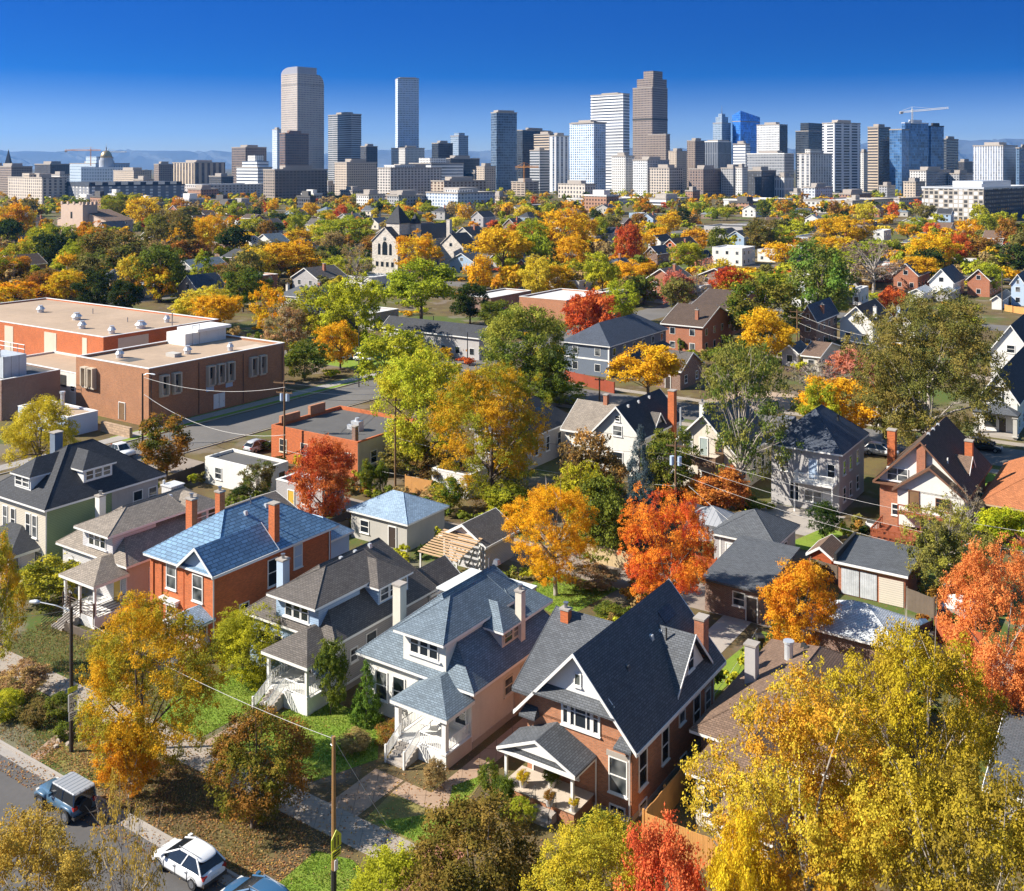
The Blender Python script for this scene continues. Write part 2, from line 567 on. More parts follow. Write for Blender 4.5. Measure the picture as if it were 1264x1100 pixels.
class Bld:
    def __init__(s, name, label, cat, u, v, w, l, rz=None, loc=None, group=None, mark=None, detail=2):
        s.w, s.l, s.detail = w, l, detail
        p = loc if loc is not None else W(u, v)
        s.root = thing(name, label, cat, p, -TH if rz is None else rz, group)
        if mark:
            q = p + Vector((-w / 2 * math.cos(s.root.rotation_euler.z), -w / 2 * math.sin(s.root.rotation_euler.z), 3))
            LANDMARK.append((*PX(q), mark))
    def part(s, name, mb, m, smooth=False, parent=None):
        return mb.build(name, m, parent or s.root, smooth)
    def walls(s, m, zt, x0=None, x1=0, y0=0, y1=None, z0=-.3, name='wall', parent=None):
        x0 = -s.w if x0 is None else x0; y1 = s.l if y1 is None else y1
        return s.part(name, MB().box(x0, y0, z0, x1, y1, zt), m, parent=parent)
    def base(s, m=None, zt=.5, e=.03, x0=None, x1=0, y0=0, y1=None):
        x0 = -s.w if x0 is None else x0; y1 = s.l if y1 is None else y1
        return s.part('foundation', MB().box(x0 - e, y0 - e, -.3, x1 + e, y1 + e, zt), m or CONC)
    def hip(s, m, z, zr, ov=.5, x0=None, x1=0, y0=0, y1=None, ya=None, yb=None, xa=None, xb=None, trim=None, name='roof', parent=None, trimname='eave_trim'):
        x0 = (-s.w if x0 is None else x0) - ov; x1 = x1 + ov; y0 = y0 - ov; y1 = (s.l if y1 is None else y1) + ov
        mb = MB()
        if xa is None and (ya is not None or (y1 - y0) >= (x1 - x0)):
            xm = (x0 + x1) / 2; hw = (x1 - x0) / 2
            ya = y0 + hw if ya is None else ya; yb = y1 - hw if yb is None else yb
            yb = max(yb, ya + .02)
            A, B_ = (xm, ya, zr), (xm, yb, zr)
            mb.q((x0, y0, z), (x1, y0, z), A); mb.q((x1, y0, z), (x1, y1, z), B_, A)
            mb.q((x1, y1, z), (x0, y1, z), B_); mb.q((x0, y1, z), (x0, y0, z), A, B_)
        else:
            ym = (y0 + y1) / 2; hw = (y1 - y0) / 2
            xa = x0 + hw if xa is None else xa; xb = x1 - hw if xb is None else xb
            A, B_ = (xa, ym, zr), (xb, ym, zr)
            mb.q((x0, y0, z), (x1, y0, z), B_, A); mb.q((x1, y0, z), (x1, y1, z), B_)
            mb.q((x1, y1, z), (x0, y1, z), A, B_); mb.q((x0, y1, z), (x0, y0, z), A)
        mb.q((x0, y0, z), (x0, y1, z), (x1, y1, z), (x1, y0, z))
        r = s.part(name, mb, m, parent=parent)
        if trim is not False:
            s.part(trimname, MB().box(x0 + .015, y0 + .015, z - .2, x1 - .015, y1 - .015, z - .006), trim or TRIM, parent=parent)
        # ridge and hip caps
        if s.detail >= 2 and parent is None:
            cap = MB()
            for a, b in ((A, B_), ((x0, y0, z), A), ((x1, y0, z), A if xa is None or True and A[0] == B_[0] else B_), ((x1, y1, z), B_)):
                cap.bar(a, b, .045)
            s.part('ridge_cap', cap, m)
        return r
    def gable(s, m, z, rise, axis='y', ov=.45, x0=None, x1=0, y0=0, y1=None, t=.16, trim=None, peak=.5, name='roof', trimname='rake_trim', wall=None, zw=None, parent=None):
        wx0 = -s.w if x0 is None else x0; wy1 = s.l if y1 is None else y1; wx1 = x1; wy0 = y0
        def g(a, b, zz): return (a, b, zz) if axis == 'y' else (b, a, zz)
        if axis == 'y': a0, a1, b0, b1 = wx0, wx1, wy0, wy1
        else: a0, a1, b0, b1 = wy0, wy1, wx0, wx1
        am = a0 + (a1 - a0) * peak
        zr = z + rise
        e0, e1, f0, f1 = a0 - ov, a1 + ov, b0 - ov, b1 + ov
        mb = MB()
        for p in ([g(e0, f0, z), g(am, f0, zr), g(am, f1, zr), g(e0, f1, z)], [g(am, f0, zr), g(e1, f0, z), g(e1, f1, z), g(am, f1, zr)]):
            if axis == 'x': p = list(reversed(p))
            mb.slab(p, t)
        r = s.part(name, mb, m, parent=parent)
        tm = MB()
        for ff, dd in ((f0, -.05), (f1, .05)):
            for ea in (e0, e1):
                P = [g(ea, ff, z + .03), g(am, ff, zr + .03), g(am, ff, zr - .24), g(ea, ff, z - .24)]
                dv = (0, dd, 0) if axis == 'y' else (dd, 0, 0)
                tm.ext(P, dv)
        for ea, sg in ((e0, -1), (e1, 1)):
            a, b = g(ea, f0, z - .22), g(ea + sg * .05, f1, z + .01)
            tm.box(*a, *b)
        if trim is not False:
            s.part(trimname, tm, trim or TRIM, parent=parent)
        if wall:
            zz = zw if zw is not None else z - .1
            sl0 = rise / (am - e0)
            zi = z + sl0 * ov - t
            gm = MB()
            P0 = [g(a0, b0, zz - .02), g(a1, b0, zz - .02), g(a1, b0, max(zi, zz)), g(am, b0, zr - t - .02), g(a0, b0, max(zi, zz))]
            d = (0, b1 - b0, 0) if axis == 'y' else (b1 - b0, 0, 0)
            if axis == 'x': P0 = list(reversed(P0))
            gm.hexa([tuple(p) for p in P0], [tuple(p[i] + d[i] for i in range(3)) for p in P0])
            s.part('gable_wall', gm, wall, parent=parent)
        return r
    def flat(s, wallm, zt, roofm, coping=None, par=.35, x0=None, x1=0, y0=0, y1=None, th=.28, name='wall'):
        x0 = -s.w if x0 is None else x0; y1 = s.l if y1 is None else y1
        s.part(name, MB().box(x0, y0, -.3, x1, y1, zt - par), wallm)
        r = MB().q((x0 + th, y0 + th, zt - par + .01), (x1 - th, y0 + th, zt - par + .01), (x1 - th, y1 - th, zt - par + .01), (x0 + th, y1 - th, zt - par + .01))
        s.part('roof', r, roofm)
        pa = MB()
        for a in ((x0, y0, x1, y0 + th), (x0, y1 - th, x1, y1), (x0, y0 + th, x0 + th, y1 - th), (x1 - th, y0 + th, x1, y1 - th)):
            pa.box(a[0], a[1], zt - par, a[2], a[3], zt)
        s.part('parapet', pa, wallm)
        if coping is not False:
            e = .05; cp = MB()
            for a in ((x0 - e, y0 - e, x1 + e, y0 + th + e), (x0 - e, y1 - th - e, x1 + e, y1 + e), (x0 - e, y0 + th + e, x0 + th + e, y1 - th - e), (x1 - th - e, y0 + th + e, x1 + e, y1 - th - e)):
                cp.box(a[0], a[1], zt - .02, a[2], a[3], zt + .09)
            s.part('coping', cp, coping or TRIM)
    def win(s, face, p, c, z, w, h, rails=1, mull=0, m=None, pane=None, sill=True, parent=None, deep=.07, t=.09, name='window'):
        """window centred on c along the face, sill height z"""
        T_ = fmap(face, p); a, b = c - w / 2, c + w / 2
        mb = MB()
        if s.detail >= 2:
            for q in ((a - t, a, z - t, z + h + t), (b, b + t, z - t, z + h + t), (a, b, z + h, z + h + t), (a, b, z - t, z)):
                mbox(mb, T_, q[0], q[1], -.02, deep, q[2], q[3])
            for k in range(rails):
                zz = z + h * (k + 1) / (rails + 1)
                mbox(mb, T_, a, b, -.02, deep * .8, zz - .035, zz + .035)
            for k in range(mull):
                ss = a + w * (k + 1) / (mull + 1)
                mbox(mb, T_, ss - .05, ss + .05, -.02, deep * .9, z, z + h)
            if sill:
                mbox(mb, T_, a - t - .05, b + t + .05, -.02, deep + .07, z - t - .08, z - t)
            pd = .025
        else:
            mbox(mb, T_, a - t, b + t, -.02, .04, z - t, z + h + t)
            pd = .055
        mb2 = MB() if parent is None and s.detail >= 2 else mb
        mb2.cm = 1 if mb2 is mb else 0
        mb2.q(T_(a, pd, z), T_(b, pd, z), T_(b, pd, z + h), T_(a, pd, z + h))
        if mb2 is mb:
            return s.part(name, mb, [m or TRIM, pane or GLASS], parent=parent)
        o = s.part(name, mb, m or TRIM)
        mb2.build('pane', pane or GLASS, o)
        return o
    def door(s, face, p, c, w=.95, h=2.1, z=.5, m=None, frame=None):
        T_ = fmap(face, p); mb = MB()
        mbox(mb, T_, c - w / 2, c + w / 2, -.02, .05, z, z + h)
        o = s.part('door', mb, m or mat('dark_door', (.06, .045, .04), .4))
        fr = MB()
        for q in ((c - w / 2 - .1, c - w / 2, z, z + h + .1), (c + w / 2, c + w / 2 + .1, z, z + h + .1), (c - w / 2, c + w / 2, z + h, z + h + .1)):
            mbox(fr, T_, q[0], q[1], -.02, .09, q[2], q[3])
        fr.build('door_frame', frame or TRIM, o)
        hd = MB(); mbox(hd, T_, c + w * .32, c + w * .4, .05, .1, z + .95, z + 1.05); hd.build('handle', METAL, o)
        return o
    def chimney(s, x, y, z0, z1, m, wx=.6, wy=.6, cap=None, pot=True):
        mb = MB().box(x - wx / 2, y - wy / 2, z0, x + wx / 2, y + wy / 2, z1)
        o = s.part('chimney', mb, m)
        MB().box(x - wx / 2 - .07, y - wy / 2 - .07, z1 - .004, x + wx / 2 + .07, y + wy / 2 + .07, z1 + .12).build('cap', cap or CONC, o)
        if pot:
            MB().cyl(x, y, z1 + .1, z1 + .42, .13, 8).cyl(x, y, z1 + .46, z1 + .5, .2, 8).build('flue', METAL, o)
        return o
    def vent(s, x, y, z, m=None, sc_=.2, name='roof_vent'):
        mb = MB().hexa([(x - sc_, y - sc_, z - .2), (x + sc_, y - sc_, z - .2), (x + sc_, y + sc_, z - .2), (x - sc_, y + sc_, z - .2)],
                       [(x - sc_ * .7, y - sc_ * .7, z + .18), (x + sc_ * .7, y - sc_ * .7, z + .18), (x + sc_ * .7, y + sc_ * .7, z + .18), (x - sc_ * .7, y + sc_ * .7, z + .18)])
        return s.part(name, mb, m or GALV)
    def pipe(s, x, y, z0, z1, r=.06, m=None, name='vent_pipe'):
        return s.part(name, MB().cyl(x, y, z0, z1, r, 7), m or METAL)
    def dormer(s, face, p, s0, s1, zb, ze, depth, rise, wallm, roofm, nw=2, ov=.32, hipped=True, wh=.8, trim=None, wmat=None):
        T_ = fmap(face, p)
        mb = MB(); mbox(mb, T_, s0, s1, -depth, 0, zb, ze - .1)
        o = s.part('dormer', mb, wallm)
        sm = (s0 + s1) / 2; a, b = s0 - ov, s1 + ov; zr = ze + rise
        hr = (b - a) / 2 if hipped else 0
        rf = MB()
        A = T_(sm, ov - hr, zr); Bk = T_(sm, -depth, zr)
        if hipped: rf.q(T_(a, ov, ze), T_(b, ov, ze), A)
        rf.q(T_(b, ov, ze), T_(b, -depth, ze), Bk, A); rf.q(T_(a, -depth, ze), T_(a, ov, ze), A, Bk)
        rf.build('dormer_roof', roofm, o)
        tm = MB()
        if hipped:
            mbox(tm, T_, a + .01, b - .01, -depth, ov - .01, ze - .16, ze - .006)
        else:
            mbox(tm, T_, a + .01, b - .01, -depth, -.05, ze - .1, ze - .006)
            for aa in (a, b):
                P = [T_(aa, ov, ze + .02), T_(sm, ov, zr + .02), T_(sm, ov, zr - .2), T_(aa, ov, ze - .2)]
                q0 = T_(0, 0, 0); q1 = T_(0, .05, 0)
                tm.ext(P, (q1[0] - q0[0], q1[1] - q0[1], 0))
            gw = MB(); gw.q(T_(s0, 0, ze - .1), T_(s1, 0, ze - .1), T_(s1 - .1, 0, ze + .1), T_(sm, 0, zr - .12), T_(s0 + .1, 0, ze + .1)); gw.build('dormer_gable', wallm, o)
        tm.build('dormer_trim', trim or TRIM, o)
        ww = (s1 - s0 - .3) / nw
        for k in range(nw):
            s.win(face, p, s0 + .15 + ww * (k + .5), ze - .3 - wh, ww - .22, wh, rails=1, m=wmat or trim, parent=o, sill=False)
        return o
    def porch(s, x0, x1, y0, zf, ze, rise, roofm, floorm=None, cols=2, colw=.22, roof='hip', colm=None, steps=None, rail=None, gabw=None, trim=None, colz=None, stepm=None, railm=None):
        y1 = 0
        s.part('porch_floor', MB().box(x0 + .25, y0 + .25, -.3, x1 - .25, y1 - .01, zf), floorm or CONC)
        if roof == 'hip':
            mb = MB(); xm = (x0 + x1) / 2; hw = min((x1 - x0) / 2, (y1 - y0)) * .95
            A = (x0 + hw, y1, ze + rise); B_ = (x1 - hw, y1, ze + rise)
            yr = y0 + hw
            A = (x0 + hw, yr if x1 - x0 > 2 * hw + .1 else yr, ze + rise); B_ = (x1 - hw, yr, ze + rise)
            mb.q((x0, y0, ze), (x1, y0, ze), B_, A)
            mb.q((x1, y0, ze), (x1, y1, ze), (B_[0], y1, ze + rise), B_); mb.q((x0, y1, ze), (x0, y0, ze), A, (A[0], y1, ze + rise))
            mb.q(A, B_, (B_[0], y1, ze + rise), (A[0], y1, ze + rise))
        else:
            mb = MB(); xm = (x0 + x1) / 2
            mb.slab([(x0, y0, ze), (xm, y0, ze + rise), (xm, y1, ze + rise), (x0, y1, ze)], .12)
            mb.slab([(xm, y0, ze + rise), (x1, y0, ze), (x1, y1, ze), (xm, y1, ze + rise)], .12)
            gm = MB().ext([(x0 + .25, y0 + .18, ze - .05), (x1 - .25, y0 + .18, ze - .05), (xm, y0 + .18, ze + rise - .16)], (0, .08, 0))
            s.part('porch_gable', gm, gabw or trim or TRIM)
            rk = MB()
            for xx in (x0, x1):
                rk.ext([(xx, y0, ze + .02), (xm, y0, ze + rise + .02), (xm, y0, ze + rise - .16), (xx, y0, ze - .16)], (0, -.05, 0))
            s.part('porch_rake', rk, trim or TRIM)
        s.part('porch_roof', mb, roofm)
        s.part('porch_beam', MB().box(x0 + .02, y0 + .02, ze - .26, x1 - .02, y1 - .005, ze - (.006 if roof == 'hip' else .13)), trim or TRIM)
        xs = [x0 + .45 + (x1 - x0 - .9) * k / (cols - 1) for k in range(cols)]
        for xx in xs:
            cm = MB()
            cz = zf if colz is None else colz
            cm.box(xx - colw / 2, y0 + .42 - colw / 2, cz, xx + colw / 2, y0 + .42 + colw / 2, ze - .25)
            cm.box(xx - colw * .75, y0 + .42 - colw * .75, ze - .4, xx + colw * .75, y0 + .42 + colw * .75, ze - .27)
            cm.box(xx - colw * .75, y0 + .42 - colw * .75, cz, xx + colw * .75, y0 + .42 + colw * .75, cz + .16)
            s.part('column', cm, colm or TRIM)
        if steps:
            a, b, n = steps; st = MB()
            for k in range(n):
                st.box(a, y0 + .25 - .3 * (k + 1), -.2, b, y0 + .25 - .3 * k - (.001), zf - zf * (k + 1) / (n + 1))
            s.part('steps', st, stepm or CONC)
            if rail:
                for xx in (a, b):
                    rl = MB(); ya, yb = y0 + .3, y0 + .25 - .3 * n
                    for dz in (.95, .2):
                        rl.bar((xx, ya, zf + dz), (xx, yb, dz + .12), .04)
                    m_ = 2 + n * 2
                    for k in range(m_ + 1):
                        tt = k / m_; yy = ya + (yb - ya) * tt; zz = zf + (.12 - zf) * tt
                        rl.box(xx - .02, yy - .02, zz + .15, xx + .02, yy + .02, zz + .95)
                    rl.box(xx - .06, yb - .06, 0, xx + .06, yb + .06, 1.2)
                    s.part('stair_railing', rl, railm or TRIM)
        if rail:
            rl = MB()
            def run(pa, pb):
                for dz in (.85, .12): rl.bar((pa[0], pa[1], zf + dz), (pb[0], pb[1], zf + dz), .04)
                L_ = math.hypot(pb[0] - pa[0], pb[1] - pa[1]); n = max(2, int(L_ / .16))
                for k in range(n + 1):
                    xx = pa[0] + (pb[0] - pa[0]) * k / n; yy = pa[1] + (pb[1] - pa[1]) * k / n
                    rl.box(xx - .02, yy - .02, zf + .1, xx + .02, yy + .02, zf + .85)
            ex0, ex1, ey = x0 + .4, x1 - .4, y0 + .4
            if steps:
                if steps[0] - ex0 > .5: run((ex0, ey), (steps[0], ey))
                if ex1 - steps[1] > .5: run((steps[1], ey), (ex1, ey))
            else: run((ex0, ey), (ex1, ey))
            run((ex1, ey), (ex1, -.05)); run((ex0, ey), (ex0, -.05))
            s.part('railing', rl, railm or TRIM)
    def spout(s, x, y, z1, z0=.1, r=.05, m=None, out=-1):
        return s.part('downspout', MB().tube([(x, y + .3 * -out * 0, z1), (x, y, z1 - .25), (x, y, z0 + .2), (x, y + out * .45, z0)], r, 5), m or TRIM)
# ------------------------------------------------------------------ ground and streets
def gmat():
    m, t, bs = new_mat('ground')
    p = t.n('ShaderNodeNewGeometry').outputs['Position']
    a = t.noise(p, 0.035, 5.0); b = t.noise(p, 0.22, 5.0, .65); c = t.noise(p, 2.6, 4.0, .7); d = t.noise(p, 11.0, 2.0)
    col = t.mix(t.ramp(b, .42, .60), (.115, .085, .045), (.15, .12, .05))
    col = t.mix(t.ramp(a, .50, .60), col, (.085, .12, .03))
    col = t.mix(t.ramp(c, .56, .66), col, (.20, .105, .045))
    col = t.mix(t.math('MULTIPLY', t.ramp(t.noise(p, .12, 4.0), .55, .62), .6), col, (.22, .18, .145))
    k = t.math('ADD', .55, t.math('MULTIPLY', d, .9))
    col = t.mix(1.0, col, t.n('ShaderNodeCombineXYZ', X=k, Y=k, Z=k).outputs[0], 'MULTIPLY')
    t.t.links.new(col, bs.inputs['Base Color']); bs.inputs['Roughness'].default_value = .95
    bs.inputs['Specular IOR Level'].default_value = .1
    bp = t.n('ShaderNodeBump', Strength=.5, Distance=.06, Height=c)
    t.t.links.new(bp.outputs[0], bs.inputs['Normal'])
    return m
GROUND = gmat()
def grassmat(name, c, c2):
    m, t, bs = new_mat(name)
    p = t.n('ShaderNodeNewGeometry').outputs['Position']
    a = t.noise(p, .5, 4.0); b = t.noise(p, 7.0, 3.0, .7)
    col = t.mix(t.ramp(a, .38, .66), c, c2)
    k = t.math('ADD', .45, t.math('MULTIPLY', b, 1.1))
    col = t.mix(1.0, col, t.n('ShaderNodeCombineXYZ', X=k, Y=k, Z=k).outputs[0], 'MULTIPLY')
    t.t.links.new(col, bs.inputs['Base Color']); bs.inputs['Roughness'].default_value = .9
    bs.inputs['Specular IOR Level'].default_value = .15
    t.t.links.new(t.n('ShaderNodeBump', Strength=.7, Distance=.05, Height=b).outputs[0], bs.inputs['Normal'])
    return m
LAWN = grassmat('lawn_green', (.17, .26, .032), (.22, .27, .045))
DRYLAWN = grassmat('lawn_dry', (.20, .19, .05), (.26, .20, .08))
ASPH = mat('asphalt', (.105, .10, .098), .9, .18, .25, bump=.2, spec=.3)
ASPH2 = mat('old_asphalt', (.15, .14, .13), .9, .2, .2, bump=.2, spec=.3)
GUTTER = mat('gutter_concrete', (.32, .29, .26), .9, .14, .5, pat='slabs', w=3.0, h=50, mort=.03)
WALK = mat('sidewalk_concrete', (.33, .28, .225), .9, .16, .5, pat='slabs', w=1.5, h=1.5, mort=.03, bump=.1)
FLAG = mat('red_flagstone', (.36, .245, .165), .85, .2, .9, pat='slabs', w=1.1, h=1.3, mort=.04, bump=.15)
GRAVEL = mat('alley_gravel', (.27, .22, .18), .95, .22, .4, bump=.3)
MULCH = mat('mulch', (.15, .085, .045), .95, .3, 1.5, bump=.6)

def sheet(name, pts, z, m, label, kind='structure', cat=None):
    mb = MB().q(*[tuple(W(u, v, z)) for u, v in pts])
    o = mb.build(name, m)
    return tag(o, label, cat or name.replace('_', ' '), None, kind)

def rect(name, u0, u1, v0, v1, z, m, label, **k):
    return sheet(name, [(u0, v0), (u1, v0), (u1, v1), (u0, v1)], z, m, label, **k)

g = MB(); nx = 24
for i in range(nx):
    for j in range(nx):
        x0 = -16000 + 32000 * i / nx; x1 = -16000 + 32000 * (i + 1) / nx
        y0 = -2000 + 22000 * j / nx; y1 = -2000 + 22000 * (j + 1) / nx
        g.q((x0, y0, 0), (x1, y0, 0), (x1, y1, 0), (x0, y1, 0))
tag(g.build('ground', GROUND), 'dry grass and leaf strewn ground of the neighbourhood', 'ground', None, 'structure')
rect('street', -700, 300, 28.5, 38.3, .008, ASPH, 'asphalt street in front of the row of houses')
rect('street', -118, -128.5, -60, 1400, .012, ASPH2, 'asphalt side street running past the brick school')
rect('street', -900, 300, 149.5, 159.5, .008, ASPH2, 'asphalt street behind the second row of houses')
for k, vv in enumerate((272, 392, 512, 640, 780)):
    rect('street', -1300, 500, vv, vv + 10, .008, ASPH2, 'asphalt cross street in the far neighbourhood, %s from the school' % ('nearest', 'second', 'third', 'fourth', 'farthest')[k])
rect('street', 14, 24, -60, 1400, .012, ASPH2, 'asphalt side street at the right end of the blocks')
rect('street', -268, -258, 40, 1400, .012, ASPH2, 'asphalt side street beyond the brick school')
rect('gutter', -700, 300, 38.3, 39.0, .012, GUTTER, 'pale concrete gutter along the near kerb')
tag(MB().hexa([tuple(W(a, b, -.1)) for a, b in ((-118, 39.0), (14, 39.0), (14, 39.18), (-118, 39.18))], [tuple(W(a, b, .13)) for a, b in ((-118, 39.0), (14, 39.0), (14, 39.18), (-118, 39.18))]).build('kerb', CONC), 'concrete kerb between the street and front yards', 'kerb', None, 'structure')
for uu in (-117.4, -129.1):
    q = [tuple(W(a, b, -.1)) for a, b in ((uu, 40), (uu + .2, 40), (uu + .2, 149), (uu, 149))]
    tag(MB().hexa(q, [(x, y, .13) for x, y, z in q]).build('kerb', CONC), 'concrete kerb on the %s side of the side street' % ('house' if uu > -120 else 'school'), 'kerb', None, 'structure')
rect('alley', -117, 14, 86.0, 91.5, .010, GRAVEL, 'gravel alley behind the row of houses')
rect('alley', -117, 14, 208, 213, .010, GRAVEL, 'gravel alley behind the third row of houses')
rect('sidewalk', -117, 10, 44.6, 46.9, .016, WALK, 'pinkish concrete sidewalk along the front yards')
rect('sidewalk', -133, -130.6, 60, 149, .016, mat('grey_walk', (.33, .30, .27), .9, .12, .5, pat='slabs', w=1.5, h=1.5, mort=.03), 'grey sidewalk beside the brick school')
rect('sidewalk', -117, 10, 161.5, 163.5, .016, WALK, 'sidewalk on the far side of the second street')
rect('sidewalk', -117, 10, 145.5, 147.5, .016, WALK, 'sidewalk on the near side of the second street')
# front paths
rect('path', -45.4, -43.0, 46.9, 51.3, .02, FLAG, 'red stone path to the white house steps')
rect('path', -42.8, -38.9, 49.9, 51.3, .024, FLAG, 'red stone path along the white house side yard')
rect('path', -40.7, -39.2, 51.3, 72, .02, FLAG, 'narrow paved path between the white and brick houses')
rect('path', -37.8, -35.4, 41.5, 48.2, .024, mat('brick_path', (.38, .16, .10), .9, .2, 1.0, pat='brick', w=.22, h=.11, mort=.012), 'red brick walk curving to the brick house')
rect('path', -57.4, -56.0, 46.9, 51.2, .02, FLAG, 'red stone path to the blue bungalow steps')
rect('path', -69.6, -68.2, 46.9, 52.6, .02, FLAG, 'red stone path to the orange brick house')
sheet('path', [(-65.8, 39.3), (-64.8, 39.3), (-66.6, 44.6), (-67.9, 44.6)], .02, FLAG, 'flagstone strip beside the lamp post')
# lawns
sheet('lawn', [(-62.6, 47.2), (-58.0, 47.2), (-57.8, 55.6), (-63.6, 55.8), (-64.6, 50.5)], .02, LAWN, 'bright green front lawn left of the blue bungalow')
sheet('lawn', [(-55.8, 48.0), (-47.8, 48.0), (-46.0, 52.2), (-49.0, 55.8), (-55.6, 56.0)], .02, LAWN, 'green front lawn left of the white house')
sheet('lawn', [(-42.4, 46.9), (-38.3, 46.9), (-37.2, 49.5), (-38.3, 52.2), (-39.0, 55.5), (-40.4, 51.4), (-38.9, 49.9), (-42.8, 49.9)], .016, DRYLAWN, 'dry lawn corner beside the white house path')
sheet('lawn', [(-41.6, 47.2), (-37.6, 47.0), (-37.0, 49.2), (-38.5, 52.4), (-38.9, 55.0), (-40.0, 52.6), (-38.7, 50.4)], .024, LAWN, 'bright green lawn left of the clipped hedges')
sheet('lawn', [(-42.6, 39.4), (-38.4, 39.4), (-38.4, 43.0), (-40.5, 43.8), (-42.8, 43.2)], .02, LAWN, 'green verge beside the wooden pole')
sheet('lawn', [(-66.0, 40.0), (-61, 39.6), (-60.2, 43.6), (-64, 44)], .016, DRYLAWN, 'dry grass verge behind the blue jeep')
sheet('lawn', [(-53.6, 79.5), (-46.6, 77.5), (-45.6, 86.0), (-52.6, 86.0)], .016, LAWN, 'green back lawn behind the white house')
sheet('lawn', [(-32.4, 71), (-30.4, 71), (-29.6, 85), (-31.2, 85)], .03, LAWN, 'narrow green strip beside the back driveway')
rect('driveway', -35.2, -32.6, 72, 86.4, .02, CONC, 'pale concrete back drive behind the brick house')
rect('patio', -42.5, -33.5, 109.5, 118, .02, CONC, 'concrete patio behind the grey stucco house')
sheet('lawn', [(-36.5, 105.5), (-33.0, 105.5), (-32, 113), (-34.5, 113)], .028, LAWN, 'small green lawn beside the patio')
rect('lawn', -31, -14, 132, 145, .016, LAWN, 'green lawn in front of the half timbered house')
rect('lawn', -20, -8, 159.8, 172, .016, LAWN, 'green lawn in front of the white gambrel house')
rect('lawn', -133.4, -129.4, 92, 148, .010, LAWN, 'grass strip along the brick school')
rect('lawn', -160, -135, 150, 172, .016, LAWN, 'green lawn by the side street corner')
rect('yard', -70, -56, 163.5, 176, .014, mat('tan_yard', (.40, .29, .20), .95, .2, .3), 'bare tan yard')

# ------------------------------------------------------------------ materials for houses
SH_GREY = shingle('grey_shingle', (.11, .118, .13))
SH_BLUEGREY = shingle('pale_blue_shingle', (.165, .21, .25), .24)
SH_BLUE = shingle('blue_shingle', (.15, .27, .41), .2, .55, .33, .7)
SH_LBLUE = shingle('light_blue_shingle', (.30, .41, .53), .2, .7)
SH_DARK = shingle('charcoal_shingle', (.055, .058, .066))
SH_NAVY = shingle('slate_shingle', (.075, .09, .12))
SH_TAUPE = shingle('taupe_shingle', (.135, .118, .105))
SH_TAN = shingle('tan_shingle', (.29, .245, .20))
SH_BROWN = shingle('brown_shingle', (.20, .13, .09))
SH_DBROWN = shingle('dark_brown_shingle', (.11, .075, .055))
SH_TERRA = shingle('terracotta_shingle', (.46, .17, .07))
SH_WHITE = shingle('white_shingle', (.55, .58, .60))
BR_RED = brick('red_brick', (.42, .13, .055), (.30, .2, .15))
BR_TAN = brick('warm_brick', (.45, .17, .075), (.34, .22, .15))
BR_ORANGE = brick('orange_brick', (.55, .13, .035), (.42, .16, .07))
BR_DARK = brick('dark_brick', (.20, .085, .05))
BR_SCHOOL = brick('school_brick', (.41, .165, .07), (.30, .2, .13))
ST_WHITE = mat('white_stucco', (.72, .70, .65), .9, .08, .5, streak=.15, bump=.1)
ST_PEACH = mat('peach_stucco', (.60, .56, .50), .9, .08, .5, streak=.12, bump=.1)
ST_GREY = mat('grey_stucco', (.44, .42, .41), .9, .1, .5, streak=.15, bump=.1)
ST_CREAM = mat('cream_stucco', (.66, .60, .50), .9, .1, .5, streak=.2, bump=.1)
ST_TAN = mat('tan_stucco', (.46, .44, .40), .9, .1, .5, streak=.12, bump=.1)
SD_WHITE = siding('white_siding', (.72, .71, .69))
SD_BLUE = siding('pale_blue_siding', (.34, .46, .62))
SD_GREY = siding('grey_siding', (.42, .40, .40))
SD_PALE = siding('pale_grey_siding', (.58, .57, .58))
SD_GREEN = siding('sage_green_siding', (.27, .36, .19))
SD_TAN = siding('tan_siding', (.52, .38, .28))
SD_NAVY = siding('slate_blue_siding', (.14, .17, .22))
SD_CREAM = siding('cream_siding', (.62, .56, .46))
TAR = mat('tar_roof', (.10, .095, .09), .9, .2, .3)
TARL = mat('pale_membrane', (.62, .60, .57), .8, .1, .2)
GRVROOF = mat('tan_gravel_roof', (.40, .29, .20), .95, .2, .09)
CREAM = mat('cream_paint', (.62, .55, .43), .7, .08, .6)
YELLOW = mat('yellow_door', (.62, .40, .06), .5, .06, 1)
PBLUE = mat('pale_blue_paint', (.45, .56, .70), .6, .08, 1)

# ------------------------------------------------------------------ front row of houses
# red brick gable house
b = Bld('brick_house', 'red brick house with steep dark gable roof and white gable front', 'house', -28.7, 55.8, 7.6, 12.6, mark='brick gable house')
b.base(CONC, .35); b.walls(BR_TAN, 4.75)
b.gable(SH_GREY, 4.7, 4.85, 'y', .65, wall=BR_TAN, zw=4.6)
gm = MB().ext([(-6.45, -.05, 6.72), (-1.15, -.05, 6.72), (-3.8, -.05, 9.25)], (0, -.06, 0)); b.part('gable_front', gm, WHITE)
pr = MB(); pr.slab([(-6.75, -.72, 6.35), (-.85, -.72, 6.35), (-1.2, -.1, 6.86), (-6.4, -.1, 6.86)], .12); b.part('pent_roof', pr, SH_GREY)
for xx in (-.35, -7.25):
    rt = MB(); rt.hexa([(xx - .6, -.65, 4.45), (xx + .6, -.65, 4.45), (xx + .6, 0, 4.45), (xx - .6, 0, 4.45)], [(xx - .6, -.65, 4.62), (xx + .6, -.65, 4.62), (xx + .45, 0, 5.05), (xx - .45, 0, 5.05)])
    b.part('eave_return', rt, SH_GREY)
wg = Bld.gable
